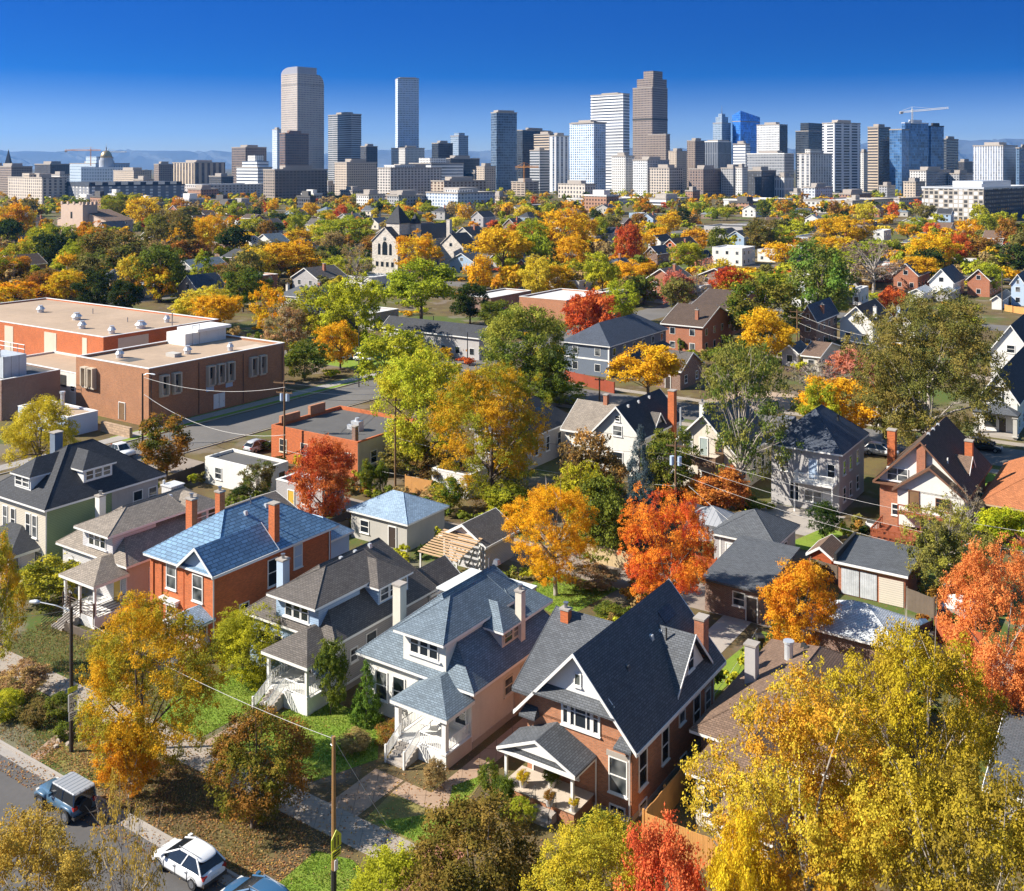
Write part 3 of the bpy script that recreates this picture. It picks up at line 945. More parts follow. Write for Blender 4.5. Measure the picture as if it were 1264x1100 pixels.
b.walls(BR_TAN, 5.1, -9.0, -7.6, 3.0, 12.2, name='wing_wall')
b.gable(SH_GREY, 5.0, 3.45, 'x', .6, x0=-9.0, x1=-4.2, y0=1.8, y1=12.0, name='wing_roof', wall=BR_TAN, zw=4.9, trimname='wing_trim', trim=SH_GREY)
b.dormer('r', -.1, 6.3, 11.3, 4.4, 5.2, 3.6, 3.0, WHITE, SH_GREY, nw=1, hipped=False, wh=.02, ov=.4)
b.win('r', -.1, 8.8, 5.75, .85, 1.25, parent=None)
b.win('f', 0, -3.6, 4.72, 2.5, 1.72, mull=2, t=.16); b.part('mullion', MB().box(-4.55, -.09, 4.72, -4.3, 0, 6.44), WHITE); b.part('mullion', MB().box(-2.9, -.09, 4.72, -2.65, 0, 6.44), WHITE)
b.win('f', 0, -.95, 1.5, 1.15, 2.05, t=.08); b.part('lintel', MB().box(-1.75, -.06, 3.62, -.15, 0, 3.95), CONC)
b.win('f', 0, -1.0, .12, .95, .5, rails=0, mull=1); b.win('f', -.11, -3.75, 7.4, .35, .65, rails=0)
for y, z, w_, h_ in ((1.4, 1.6, 1.0, 2.1), (4.6, 1.6, .9, 2.0), (7.2, 2.9, .8, 1.4), (9.6, 1.5, 1.0, 2.1), (11.5, 1.6, .8, 1.6)):
    b.win('r', 0, y, z, w_, h_); b.part('lintel', MB().box(0, y - w_ / 2 - .2, z + h_ + .12, .05, y + w_ / 2 + .2, z + h_ + .35), CONC)
b.win('r', 0, 1.4, .1, .9, .45, rails=0); b.win('r', 0, 7.4, .1, .9, .45, rails=0)
b.win('r', 0, 4.3, 4.0, .7, .5, rails=0)
b.porch(-8.2, -2.45, -2.65, .85, 3.3, 1.25, SH_GREY, BR_TAN, cols=2, colw=.17, roof='gable', colz=.85, gabw=SH_GREY)
b.part('pediment', MB().ext([(-7.0, -2.5, 3.62), (-3.65, -2.5, 3.62), (-5.32, -2.5, 4.28)], (0, -.04, 0)), WHITE)
b.part('porch_slab', MB().box(-8.0, -2.5, .85, -2.6, -.02, .9), mat('porch_concrete', (.5, .42, .34), .9, .1, 1))
b.door('f', 0, -6.6, z=.9); b.win('f', 0, -4.6, 1.5, 1.6, 1.35, mull=1)
b.part('steps', MB().box(-5.4, -3.0, -.2, -3.9, -2.42, .56).box(-5.4, -3.35, -.2, -3.9, -3.01, .28), CONC)
for xx in (-5.4, -3.9):
    b.part('stair_railing', MB().tube([(xx, -2.5, .9), (xx, -2.5, 1.75), (xx, -3.4, .95), (xx, -3.4, 0)], .025, 5), DARKM)
b.chimney(-8.4, 6.2, 5.2, 8.75, BR_ORANGE, .62, .5); b.chimney(-.5, 11.6, 5, 8.1, BR_RED, .7, .9, pot=False)
b.spout(-.1, -.12, 4.5, .2, .06); b.spout(-2.45, -.12, 3.2, .2, .05); b.spout(.12, 12.3, 4.4, .1, .06)
for y, xx in ((7.3, -2.3), (8.6, -2.2), (3.2, -2.0)): b.vent(xx, y, 9.55 - (xx + 3.8) * 1.09, SH_GREY if y < 4 else GALV, .17)
b.pipe(-1.6, 8.2, 6.8, 8.4, .06, DARKM)
b.part('skylight', MB().slab([(-2.9, 9.6, 8.66), (-2.3, 9.6, 8.0), (-2.3, 11.4, 8.0), (-2.9, 11.4, 8.66)], .05), SH_NAVY)

def bungalow(label, u, v, w, l, wallf, walls_, roof, ze, zr, ya, yb, bx0, bx1, zb, mark, px0, px1, py, pze, prise, pz, cols, colw, steps, porch_roof=None, front=None, railm=None, rail=True, name='bungalow'):
    b = Bld(name, label, 'house', u, v, w, l, mark=mark)
    b.base(CONC, .5); b.walls(walls_, ze - .15)
    b.part('front_wall', MB().box(-w, -.04, -.3, 0, .02, ze - .16), wallf)
    b.hip(roof, ze, zr, .5, ya=ya, yb=yb)
    b.part('upper_wall', MB().box(bx0 + .35, -.1, ze - .2, bx1 - .35, 4.5, zb - .12), wallf)
    b.hip(roof, zb, zr + .04, 0, x0=bx0, x1=bx1, y0=-.85, y1=8, ya=ya, yb=7.5, name='upper_roof', trimname='upper_trim')
    xm = (bx0 + bx1) / 2
    for k in (-1, 0, 1): b.win('f', -.1, xm + k * .86, zb - 1.55, .68, 1.2, t=.07)
    b.part('sill', MB().box(xm - 1.5, -.26, zb - 1.75, xm + 1.5, -.08, zb - 1.66), front or TRIM)
    b.porch(px0, px1, py, pz, pze, prise, porch_roof or roof, front or WHITE, cols=cols, colw=colw, steps=steps, rail=rail, railm=railm)
    b.spout(-.05, -.1, ze - .25, .1, .06); b.spout(.06, l - .2, ze - .25, .1, .05)
    return b

# white house
b = bungalow('white front house with pale blue-grey hip roofs and small columned porch', -41.4, 56.7, 9.8, 10.8, ST_WHITE, ST_PEACH, SH_BLUEGREY, 4.15, 8.5, 2.9, 9.6, -6.4, -1.85, 6.95, 'white house', -4.7, .25, -3.2, 3.45, 1.3, .95, 2, .34, (-3.95, -2.35, 5))
b.win('f', -.04, -8.15, 1.15, 1.0, 1.95); b.win('f', -.04, -6.5, 1.15, 1.0, 1.95); b.door('f', -.04, -2.6, z=.95, m=WHITE); b.win('f', -.04, -.95, 1.5, .9, 1.6)
for y, z, w_, h_ in ((4.4, 2.0, .95, 1.1), (6.5, 1.1, .8, 2.1), (8.9, 1.3, .85, 2.0)): b.win('r', 0, y, z, w_, h_, m=CREAM)
b.part('side_door', MB().box(0, 5.1, -.1, .06, 5.8, 2.0), mat('tan_door', (.45, .36, .28), .7))
b.dormer('r', -.6, 4.5, 7.2, 4.6, 6.3, 3.8, 1.3, ST_PEACH, SH_BLUEGREY, nw=2, wmat=CREAM, wh=.75)
b.chimney(-.55, 6.8, 4.4, 8.4, ST_CREAM, .55, .55); b.chimney(-10.2, 4.4, 1, 7.5, ST_CREAM, .75, .75, pot=False)
b.hip(SH_BLUEGREY, 5.95, 7.9, .3, x0=-8.5, x1=-1.0, y0=7.6, y1=11.4, name='rear_roof', trimname='rear_trim', ya=9.6, yb=9.7)
b.walls(ST_PEACH, 5.8, -8.3, -1.2, 7.8, 11.2, 3.9, name='rear_wall')
b.part('rear_deck_roof', MB().box(-9.6, 8.2, 6.0, -8.2, 13.0, 6.12).box(-8.19, 11.2, 6.0, -3.0, 13.0, 6.12), mat('pale_deck', (.62, .64, .62), .8)); b.walls(SD_WHITE, 6.0, -9.5, -3.1, 11.3, 12.9, name='sun_porch_wall')
b.part('dish', MB().cyl(.9, 8.0, 3.35, 3.4, .32, 12).tube([(0, 8.0, 2.8), (.9, 8.0, 3.35)], .03, 5), METAL)
b.pipe(-4.9, 8.9, 8.3, 9.2); b.vent(-4.9, 10.0, 8.6, METAL, .25)
b.part('lattice', MB().box(.01, -2.9, .0, .03, -.1, .9), mat('lattice', (.5, .42, .35), .9))
# blue bungalow
b = bungalow('pale blue bungalow with dark taupe hip roof and vine covered porch', -54.0, 56.5, 9.3, 11.4, SD_BLUE, SD_GREY, SH_TAUPE, 4.3, 8.0, 3.0, 10.2, -6.6, -1.3, 6.6, 'blue bungalow', -4.4, .45, -3.4, 3.7, 1.35, 1.2, 2, .22, (-3.5, -2.2, 6), railm=WHITE)
b.win('f', -.04, -7.6, 1.4, 1.3, 1.7); b.win('f', -.04, -6.0, 1.4, .8, 1.7); b.door('f', -.04, -2.9, z=1.2)
for y, z, w_, h_ in ((2.0, 2.0, .7, .9), (4.0, 1.2, 1.1, 2.2), (7.6, 1.2, 1.0, 2.0)): b.win('r', 0, y, z, w_, h_)
b.part('water_table', MB().box(0, 0, .45, .08, 11.4, .6), WHITE)
b.dormer('r', -.4, 5.3, 9.0, 4.6, 6.4, 3.8, 1.25, SD_BLUE, SH_TAUPE, nw=3, wh=.9)
b.chimney(-9.6, 3.8, 2, 7.1, PBLUE, .75, .75); b.gable(SH_TAUPE, 3.9, 1.5, 'y', .3, x0=-3.5, x1=0, y0=11.4, y1=15.4, wall=SD_GREY, zw=3.8, name='rear_roof', trimname='rear_trim'); b.walls(SD_GREY, 3.85, -3.5, 0, 11.41, 15.4, name='rear_wall')
for y in (5.2, 6.9, 8.7): b.vent(-4.35, y, 7.85, GALV, .17)
# orange brick house
b = Bld('brick_house', 'bright orange painted brick house with vivid blue shingle roof', 'house', -66.9, 56.0, 8.2, 13.4, mark='orange brick house')
b.base(BR_DARK, .5); b.walls(BR_ORANGE, 6.5)
b.hip(SH_BLUE, 6.65, 9.85, .55, ya=4.4, yb=8.8)
b.walls(BR_ORANGE, 6.5, -3.6, 0, -.25, .1, name='bay_wall')
b.gable(SH_BLUE, 6.7, 1.9, 'y', .45, x0=-3.5, x1=.1, y0=-.3, y1=6, wall=PBLUE, zw=6.55, name='front_gable', trimname='gable_trim')
b.win('f', 0, -5.6, 4.15, 1.15, 2.05); b.win('f', -.25, -1.9, 4.05, 1.15, 2.05); b.win('f', 0, -5.6, .9, 1.15, 2.0); b.win('f', -.25, -1.9, .9, 1.15, 2.0)
for z0 in (3.15,): b.part('hood', MB().box(-6.7, -.5, z0, -4.5, 0, z0 + .2).box(-6.5, -.35, z0 - .35, -4.7, 0, z0 - .01), WHITE)
for xx in (-8.15, -7.0, -4.1, -3.55): b.part('pilaster', MB().box(xx - .2, -.1, 0, xx + .2, 0, 6.45), BR_ORANGE)
for y, z, w_, h_, mm in ((6.2, 3.6, 1.0, 2.2, None), (9.2, 4.2, .9, 1.9, PBLUE), (8.4, 1.6, .9, 1.4, None), (3.0, 1.2, .9, 1.9, None)): b.win('r', 0, y, z, w_, h_, pane=mm)
b.porch(-3.3, .05, -2.6, .7, 3.0, .8, SH_LBLUE, BR_DARK, cols=2, colw=.2, roof='gable', steps=(-2.3, -1.1, 3), rail=True)
b.door('f', -.25, -1.2, z=.7)
b.chimney(-.45, 6.8, 6.6, 10.4, BR_ORANGE, .75, .6, pot=False); b.chimney(-8.0, 4.0, 6.5, 10.2, BR_ORANGE, .85, .6); b.chimney(-8.0, 7.2, 6.5, 10.0, BR_ORANGE, .65, .6)
for y in (6.0, 8.4): b.vent(-3.2, y, 9.3, GALV, .17)
b.pipe(-3.9, 7.2, 9.6, 10.4); b.pipe(-1.8, 7.4, 8.0, 8.8); b.spout(.1, -.3, 6.3, .1, .06); b.spout(.1, 13.1, 6.3, .1, .06)
b.walls(PBLUE, 5.0, -5.5, -.6, 13.41, 16.5, name='rear_wall'); b.hip(SH_LBLUE, 5.1, 6.6, .35, x0=-5.5, x1=-.6, y0=13.0, y1=16.5, name='rear_roof', trimname='rear_trim')
# tan bungalow
b = bungalow('tan roofed bungalow with pale grey front and dark slatted porch rail', -79.2, 56.5, 9.8, 12.4, SD_PALE, ST_TAN, SH_TAN, 4.55, 8.0, 2.9, 10.0, -6.9, -1.7, 6.85, 'tan bungalow', -4.9, .3, -3.6, 3.8, 1.3, .9, 3, .2, None, rail=False)
b.win('f', -.04, -8.1, 1.5, 1.4, 1.7); b.door('f', -.04, -1.4, z=.9, m=YELLOW)
for y, z, w_, h_ in ((2.8, 1.5, 1.0, 2.0), (4.6, 1.2, .9, 2.2)): b.win('r', 0, y, z, w_, h_)
for y in (4.3, 6.0, 7.8): b.vent(-4.2, y, 7.75, GALV, .17)
b.chimney(-9.9, 4.0, 3, 7.8, ST_WHITE, .7, .7); b.dormer('r', -.9, 8.0, 11.0, 4.9, 6.8, 3.5, 1.1, ST_TAN, SH_TAN, nw=2)
b.part('rooftop_cooler', MB().box(-7.4, 9.2, 6.2, -5.9, 10.7, 7.9).box(-7.5, 9.1, 7.9, -5.8, 10.8, 8.0).cyl(-7.3, 9.4, 7.9, 8.4, .12, 8), mat('cooler_white', (.6, .6, .6), .6, .1, 1, pat='vlines', w=.3, mort=.05))
b.gable(SH_TAUPE, 3.9, 1.3, 'y', .35, x0=-6, x1=0, y0=12.4, y1=20, wall=ST_TAN, zw=3.8, name='rear_roof', trimname='rear_trim'); b.walls(ST_TAN, 3.85, -6, 0, 12.41, 20, name='rear_wall')
rl = MB()
for k in range(5):
    z = 1.0 + k * .24
    rl.bar((-4.6, -3.3, z), (-.1, -3.3, z), .035); rl.bar((-.1, -3.3, z), (-.1, -.2, z), .035); rl.bar((-2.0, -3.3, z), (-2.0, -6.0, z - 1.0), .035); rl.bar((-3.6, -3.3, z), (-3.6, -6.0, z - 1.0), .035)
for p in ((-4.6, -3.3), (-2.0, -3.3), (-.1, -3.3), (-3.6, -3.3)): rl.box(p[0] - .06, p[1] - .06, .2, p[0] + .06, p[1] + .06, 2.2)
b.part('railing', rl, mat('dark_slats', (.07, .04, .025), .7)); b.part('steps', MB().box(-3.6, -3.9, -.2, -2, -3.36, .68).box(-3.6, -4.5, -.2, -2, -3.91, .45).box(-3.6, -5.1, -.2, -2, -4.51, .22), CONC)
# sage green house
b = Bld('green_house', 'sage green two storey house with black hip roof and two dormers', 'house', -90.9, 56.0, 9.4, 12.5, mark='green house')
b.base(CONC, .6); b.walls(SD_GREEN, 7.4); b.part('front_wall', MB().box(-9.4, -.05, -.3, 0, .02, 7.39), SD_CREAM); b.part('rear_side_wall', MB().box(-.02, 7.0, -.2, .04, 12.5, 7.38), ST_GREY)
b.hip(SH_DARK, 7.55, 11.6, .6, ya=5.2, yb=8.0)
b.dormer('f', .55, -6.4, -3.6, 7.9, 9.75, 4.2, 1.35, WHITE, SH_DARK, nw=2, wh=.8); b.dormer('r', -.8, 4.4, 7.6, 8.2, 9.95, 3.8, 1.3, WHITE, SH_DARK, nw=3, wh=.8)
b.win('f', -.05, -1.9, 4.4, .65, 2.0); b.win('f', -.05, -3.0, 4.4, .65, 2.0); b.win('f', -.05, -5.6, 4.4, .65, 2.0); b.win('f', -.05, -7.0, 4.4, .65, 2.0); b.win('f', -.05, -1.2, 1.2, 1.2, 1.9)
b.win('r', .04, 10.0, 4.6, 1.0, 1.9); b.win('r', .04, 11.8, 4.8, .9, 1.6)
b.porch(-8.9, -.9, -3.2, .8, 3.6, 1.5, SH_DARK, CONC, cols=3, colw=.22, steps=(-5.8, -4.0, 4), rail=True)
b.door('f', -.05, -5, z=.8); b.chimney(-8.8, 6.5, 7, 12.0, mat('blue_grey_chimney', (.16, .2, .26), .8), .9, .9, pot=False); b.chimney(-.2, 8.0, 3, 3.2, BR_RED, .4, .4, pot=False); b.spout(.06, -.1, 7.3, .1, .06)
# brown roofed house hidden by the yellow trees
b = Bld('brown_roof_house', 'low brown roofed house half hidden behind the big yellow trees', 'house', -17.2, 61.4, 9.4, 14.0, mark='brown roofed house')
b.walls(BR_DARK, 3.7); b.hip(SH_BROWN, 3.85, 6.6, .6, ya=5.0, yb=9.6)
b.walls(SD_CREAM, 3.1, -8.2, -3.0, -3.6, -.01, name='front_wall'); b.hip(SH_BROWN, 3.3, 4.9, .5, x0=-8.2, x1=-3.0, y0=-3.6, y1=3, name='front_roof', trimname='front_trim')
b.walls(SD_CREAM, 2.8, -5.6, -2.6, -6.6, -3.61, name='entry_wall'); b.hip(SH_BROWN, 2.9, 4.2, .45, x0=-5.6, x1=-2.6, y0=-6.6, y1=-2, name='entry_roof', trimname='entry_trim')
b.chimney(-8.3, 6.0, 4, 7.2, ST_GREY, .75, .75, pot=False); b.part('exhaust', MB().cyl(-6.6, 8.6, 5.6, 6.7, .3, 12).cyl(-6.6, 8.6, 6.75, 6.9, .38, 12), GALV)
b.part('rooftop_cooler', MB().box(-.8, 13.5, 4.2, .8, 15.3, 6.0).box(-.95, 13.35, 6.0, .95, 15.45, 6.12), mat('grey_cooler', (.2, .2, .22), .6, .1, 1, pat='vlines', w=.25, mort=.05))
b.win('l', -9.4, 3.0, 1.2, 1.0, 1.6); b.win('l', -9.4, 8.0, 1.2, 1.0, 1.6); b.win('f', -3.6, -7.0, 1.0, 1.2, 1.6)
b.vent(-6.2, 10.6, 5.85, DARKM, .2); b.vent(-5.8, 10.0, 6.0, DARKM, .2)
# ------------------------------------------------------------------ buildings placed by their eave corner
def solveWL(P, x0, x1):
    k0, k1 = (x0 - CX) / F, (x1 - CX) / F
    return (P.x - k0 * P.y) / (UX - k0 * UY), (k1 * P.y - P.x) / (VX - k1 * VY)

def HS(xc, ye, h, x0, x1, rise, roof, wm, rm, label, mark=None, name='house', cat='house', nf=None, nr=None, ov=.4, chim=None, chm=None, detail=None, trim=None, group=None, L=None, Wd=None, door=True, wh=1.3, peak=.5):
    P = G(xc, ye, h)
    w, l = solveWL(P, x0, x1)
    if Wd: w = Wd
    if L: l = L
    flat = roof == 'flat'
    o = 0 if flat else ov
    P = P - Vector((UX, UY, 0)) * o + Vector((VX, VY, 0)) * o
    w -= 2 * o; l -= 2 * o
    d = P.y
    b = Bld(name, label, cat, 0, 0, w, l, loc=Vector((P.x, P.y, 0)), mark=mark, detail=detail or (2 if d < 190 else 1), group=group)
    if flat:
        b.flat(wm, h, rm, coping=trim)
    else:
        b.walls(wm, h - .12)
        if roof == 'hip': b.hip(rm, h, h + rise, ov, trim=trim)
        else: b.gable(rm, h, rise, roof[1], ov, wall=wm, zw=h - .14, trim=trim, peak=peak)
    st = max(1, int(h / 2.7))
    nf = max(1, int(w / 3.2)) if nf is None else nf
    nr = max(1, int(l / 3.8)) if nr is None else nr
    fh = h / st
    for k in range(st):
        z = k * fh + (.95 if st > 1 or h > 3.2 else .9)
        hh = min(wh, h - z - .45)
        if hh < .35: continue
        for i in range(nf):
            if k == 0 and door and i == nf // 2:
                b.door('f', 0, -w + w * (i + .5) / nf, z=.1) if b.detail >= 2 else None
                if b.detail >= 2: continue
            b.win('f', 0, -w + w * (i + .5) / nf, z, min(1.1, w / nf * .5), hh)
        for i in range(nr):
            b.win('r', 0, l * (i + .5) / nr, z, 1.0, hh)
    if roof == 'gy' and rise > 2.2:
        b.win('f', 0, -w * .5, h + .25, min(1.3, w * .18), min(1.3, rise * .36))
    if chim:
        for (fx, fy, ht) in chim: b.chimney(-w * fx, l * fy, h - .5, h + rise * .55 + ht, chm or BR_RED, .7, .7)
    return b

# second row, seen from the alley side
b = Bld('stucco_house', 'grey stucco two storey house with dark hip roof and white rear balcony', 'house', -34.3, 118.2, 8.0, 10.4, mark='grey stucco house')
b.walls(ST_GREY, 6.95); b.hip(SH_NAVY, 7.1, 10.9, .55)
b.win('f', 0, -6.4, 4.1, 1.0, 1.6); b.win('f', 0, -5.2, .9, 1.0, 1.9); b.win('f', 0, -3.0, 1.0, 1.9, 1.2, mull=1); b.door('f', 0, -1.3, z=.1, h=2.3, m=SD_WHITE); b.door('f', 0, -3.0, z=3.7, h=2.2, m=PBLUE)
b.win('f', 0, -.9, 4.2, .8, 1.4)
for y in (2.0, 4.5, 7.5): b.win('r', 0, y, 4.2, .9, 1.5); b.win('r', 0, y, 1.1, .9, 1.5)
bal = MB().box(-4.8, -1.7, 3.4, -.2, 0, 3.6)
for dz in (1.0, .15): bal.bar((-4.75, -1.62, 3.6 + dz), (-.25, -1.62, 3.6 + dz), .045); bal.bar((-.25, -1.62, 3.6 + dz), (-.25, 0, 3.6 + dz), .045); bal.bar((-4.75, -1.62, 3.6 + dz), (-4.75, 0, 3.6 + dz), .045)
for k in range(31): bal.box(-4.77 + k * .15, -1.65, 3.6, -4.73 + k * .15, -1.6, 4.6)
for k in range(11):
    for xx in (-4.75, -.25): bal.box(xx - .02, -1.6 + k * .15, 3.6, xx + .02, -1.56 + k * .15, 4.6)
b.part('balcony', bal, WHITE); b.part('post', MB().box(-4.75, -1.65, 0, -4.6, -1.5, 3.4), WHITE); b.part('post', MB().box(-.4, -1.65, 0, -.25, -1.5, 3.4), WHITE)
b.part('rooftop_cooler', MB().box(-8.3, 3.2, 7.3, -6.6, 4.9, 9.4), mat('grey_cooler', (.2, .2, .22))); b.pipe(-2, 6.5, 8.5, 9.9, .14, DARKM)
b = Bld('cream_house', 'cream stucco gabled house with brown rear deck among leaning branches', 'house', -46.6, 118.0, 8.4, 11.5, mark='cream house')
b.walls(ST_CREAM, 4.7); b.gable(SH_GREY, 4.75, 4.7, 'y', .5, wall=ST_CREAM, zw=4.6)
b.win('f', 0, -6.3, 4.9, 1.1, 1.7); b.door('f', 0, -4.2, z=4.3, m=mat('grey_door', (.35, .42, .4))); b.win('f', 0, -2.2, 5.0, .8, 1.1, m=WOOD); b.win('f', 0, -7.0, 1.3, 1.1, 1.2, m=BR_RED); b.door('f', 0, -4.0, z=.2); b.win('f', 0, -2.0, 1.4, .8, 1.4)
for y in (2.5, 6, 9): b.win('r', 0, y, 1.5, .9, 1.5)
dk = MB().box(-6.0, -2.6, 3.7, -1.6, 0, 3.85)
for p in ((-5.9, -2.5), (-1.7, -2.5), (-3.8, -2.5)): dk.box(p[0] - .08, p[1] - .08, 0, p[0] + .08, p[1] + .08, 4.9)
dk.box(-6.0, -2.62, 3.85, -1.6, -2.55, 4.95); dk.box(-1.65, -2.6, 3.85, -1.58, 0, 4.95); dk.tube([(-1.6, -2.3, 3.8), (1.2, -2.3, .1)], .1, 4)
b.part('deck', dk, mat('brown_deck', (.24, .15, .09), .8, .2, 1, pat='vlines', w=.14, mort=.015)); b.pipe(-8.0, 1.5, 5, 9.4, .12, GALV); b.chimney(-7.0, 6, 6, 9.2, ST_WHITE, .6, .6)
b = Bld('white_gable_house', 'white gabled house with charcoal roof and tall orange chimney', 'house', -59.6, 118.0, 6.4, 12.0, mark='white gabled house')
b.walls(ST_WHITE, 5.1); b.gable(SH_DARK, 5.05, 3.8, 'y', .5, wall=ST_WHITE, zw=5.0); b.win('f', 0, -3.2, 5.0, 1.2, 1.2); b.win('f', 0, -3.2, 1.3, 1.4, 1.5); b.win('r', 0, 3, 1.5, 1, 1.6); b.win('r', 0, 9, 1.5, 1, 1.6); b.win('f', 0, -3.2, 6.9, .6, .6)
b.walls(ST_WHITE, 4.2, -12.0, -6.4, 1.5, 10, name='wing_wall'); b.gable(SH_TAN, 4.3, 3.2, 'x', .5, x0=-12, x1=-4, y0=1.5, y1=10, wall=ST_WHITE, zw=4.1, name='wing_roof', trimname='wing_trim')
b.dormer('r', -.2, 4.4, 7.4, 4.6, 5.3, 3, 1.9, ST_GREY, SH_TAUPE, nw=1, hipped=False, wh=.02); b.chimney(.35, 9.0, 1, 9.6, BR_ORANGE, .9, .9, pot=False); b.chimney(-8, 5.7, 6, 8.6, BR_RED, .6, .6, pot=False)
for y in (2, 5, 8.2): b.vent(-2.7, y, 8.5, GALV, .17)
b = Bld('dark_roof_house', 'grey sided house with broad dark hip roof and skylight beside the white gable', 'house', -73.2, 112.5, 8.6, 11.6, mark='dark hip roofed house')
b.walls(SD_GREY, 4.3); b.hip(SH_DARK, 4.45, 8.2, .5, ya=4.0, yb=7.5)
for y in (2.2, 5, 8): b.win('r', 0, y, 1.6, .8, 1.8)
b.win('f', 0, -3, 1.5, 1.2, 1.5); b.win('f', 0, -6, 1.5, 1.2, 1.5); b.part('skylight', MB().slab([(-2.2, 5.2, 6.98), (-1.3, 5.2, 6.25), (-1.3, 6.4, 6.25), (-2.2, 6.4, 6.98)], .06), GLASS); b.vent(-3.2, 3.8, 7.3, GALV, .18)
# half timbered house
b = Bld('half_timbered_house', 'red brick and white stucco house with steep black gables and red deck', 'house', -20.8, 117.5, 8.8, 12.5, mark='half timbered house')
b.walls(BR_RED, 5.1); TIM = mat('brown_trim', (.17, .08, .045), .7)
b.gable(SH_DBROWN, 5.0, 5.1, 'y', .6, wall=ST_WHITE, zw=4.9, trim=TIM)
b.walls(ST_WHITE, 4.9, -6.6, 0.15, -1.3, .2, .9, name='front_wall'); b.gable(SH_DBROWN, 4.8, 2.9, 'y', .45, x0=-6.6, x1=.15, y0=-1.3, y1=5, wall=ST_WHITE, zw=4.7, name='front_gable', trim=TIM, trimname='gable_trim')
b.part('chimney_breast', MB().box(-4.8, -.5, .2, -3.9, 0.02, 9.7), BR_RED); b.win('f', -.02, -6.9, 5.3, 2.1, 1.3, mull=1); b.win('f', .0, -7.0, 1.5, .9, 1.1); b.door('f', -1.3, -4.9, z=2.6, h=2.2, m=WOOD, frame=TIM); b.win('f', -1.3, -1.9, 3.6, 1.4, .8, m=TIM); b.win('f', -1.3, -2.6, 1.4, 1.2, 1.2)
b.chimney(-.8, 7.0, 5, 9.0, BR_ORANGE, .8, .8, pot=False); b.chimney(-9.3, 7.5, 1, 8.9, BR_ORANGE, .9, .9, pot=False)
for y in (3.5, 6, 8.5): b.vent(-4.4, y, 10.0, GALV, .2)
b.part('front_eave', MB().box(-9.3, -.75, 4.8, -6.6, .0, 4.95), TIM); b.dormer('r', -.5, 4, 7, 5, 6.2, 3, 1.5, TIM, SH_BROWN, nw=1, hipped=False, wh=.02); b.win('r', 0, 9.5, 1.5, 1, 1.5); b.win('r', 0, 3, 1.5, 1, 1.5); b.pipe(-2.0, 1.5, 6.6, 8.2, .08, WHITE)
dk = MB().box(-8.2, -6.2, .5, -4.0, -1.3, .65)
for k in range(8): dk.box(-8.2 + k * .6, -6.2, 0, -8.08 + k * .6, -6.1, 1.6)
for k in range(8): dk.box(-8.2, -6.2 + k * .65, 0, -8.1, -6.1 + k * .65, 1.6)
dk.box(-8.2, -6.22, 1.45, -3.9, -6.1, 1.6).box(-8.24, -6.2, 1.45, -8.1, -1.4, 1.6).box(-8.2, -6.22, .9, -3.9, -6.16, 1.2).box(-6.3, -2.6, 2.45, .2, -1.3, 2.6).box(-6.3, -2.6, 3.4, .2, -2.52, 3.52)
for xx in (-6.3, -4, -2, .1): dk.box(xx, -2.6, .3, xx + .12, -2.48, 3.5)
b.part('deck', dk, mat('deck_red', (.28, .07, .025), .75, .16, 1.5))
b = Bld('terracotta_house', 'brick bungalow with wide terracotta orange hip roof at the right edge', 'house', -6.5, 119.5, 12.4, 16, mark='terracotta roofed bungalow')
b.walls(BR_RED, 3.9); b.hip(SH_TERRA, 4.0, 8.0, .8, trim=mat('tan_trim', (.5, .36, .22)))
b.win('f', 0, -8.2, 1.7, 2.4, 1.3, mull=2); b.win('f', 0, -3, 1.6, 1.4, 1.3); b.hip(SH_TERRA, 3.3, 4.7, .5, x0=-13.4, x1=-9, y0=6, y1=9.5, name='bay_roof', trimname='bay_trim'); b.walls(BR_RED, 3.2, -13.4, -9, 6, 9.5, name='bay_wall')
b.hip(SH_TERRA, 3.6, 5.8, .5, x0=-12.6, x1=-7, y0=13, y1=19, name='rear_roof', trimname='rear_trim')

# garages and small sheds along the alley
HS(503, 648, 3.0, 427, 555, 1.75, 'hip', ST_TAN, SH_LBLUE, 'tan garage with pale blue hip roof behind the blue bungalow', 'pale blue roofed garage', 'garage', 'garage', nf=2, nr=0, wh=1.2)
b = HS(600, 676, 2.7, 541, 641, 1.7, 'gy', SD_PALE, SH_TAUPE, 'white gabled garage with ribbed brown roof and diagonal lattice front', 'brown ribbed garage', 'garage', 'garage', nf=0, nr=0, door=False)
lm = MB()
for k in range(5):
    x = -5.2 + k * 1.0
    lm.bar((x, -.05, .2), (x + .9, -.05, 2.2), .05); lm.bar((x + .9, -.07, .2), (x, -.07, 2.2), .05)
b.part('lattice', lm, WHITE)
HS(578, 588, 2.8, 533, 602, .0, 'flat', SD_WHITE, TAR, 'small white garage with white overhead door in the alley', 'white alley garage', 'garage', 'garage', nf=0, nr=0, door=False).part('garage_door', MB().box(-4.6, -.05, 0, -.9, 0, 2.15), mat('white_panel', (.75, .75, .74), .6, .04, 1, pat='slabs', w=1.2, h=.55, mort=.03))
b = HS(958, 675, 3.0, 875, 988, 2.0, 'hip', SD_GREY, SH_GREY, 'grey garage with dark ribbed hip roof behind the grey stucco house', 'grey hip roofed garage', 'garage', 'garage', nf=0, nr=1, door=False)
b.door('f', 0, -4.4, z=.05, m=WHITE); b.win('f', 0, -2.0, 1.7, 1.3, .5, rails=0); b.part('corner_board', MB().box(-5.6, -.03, 0, -5.45, 0, 2.8), WHITE)
b = Bld('low_garage', 'low brick garage with dark sloping roof by the alley gate', 'garage', -31.8, 86.2, 5.2, 9.0, mark='low brick garage')
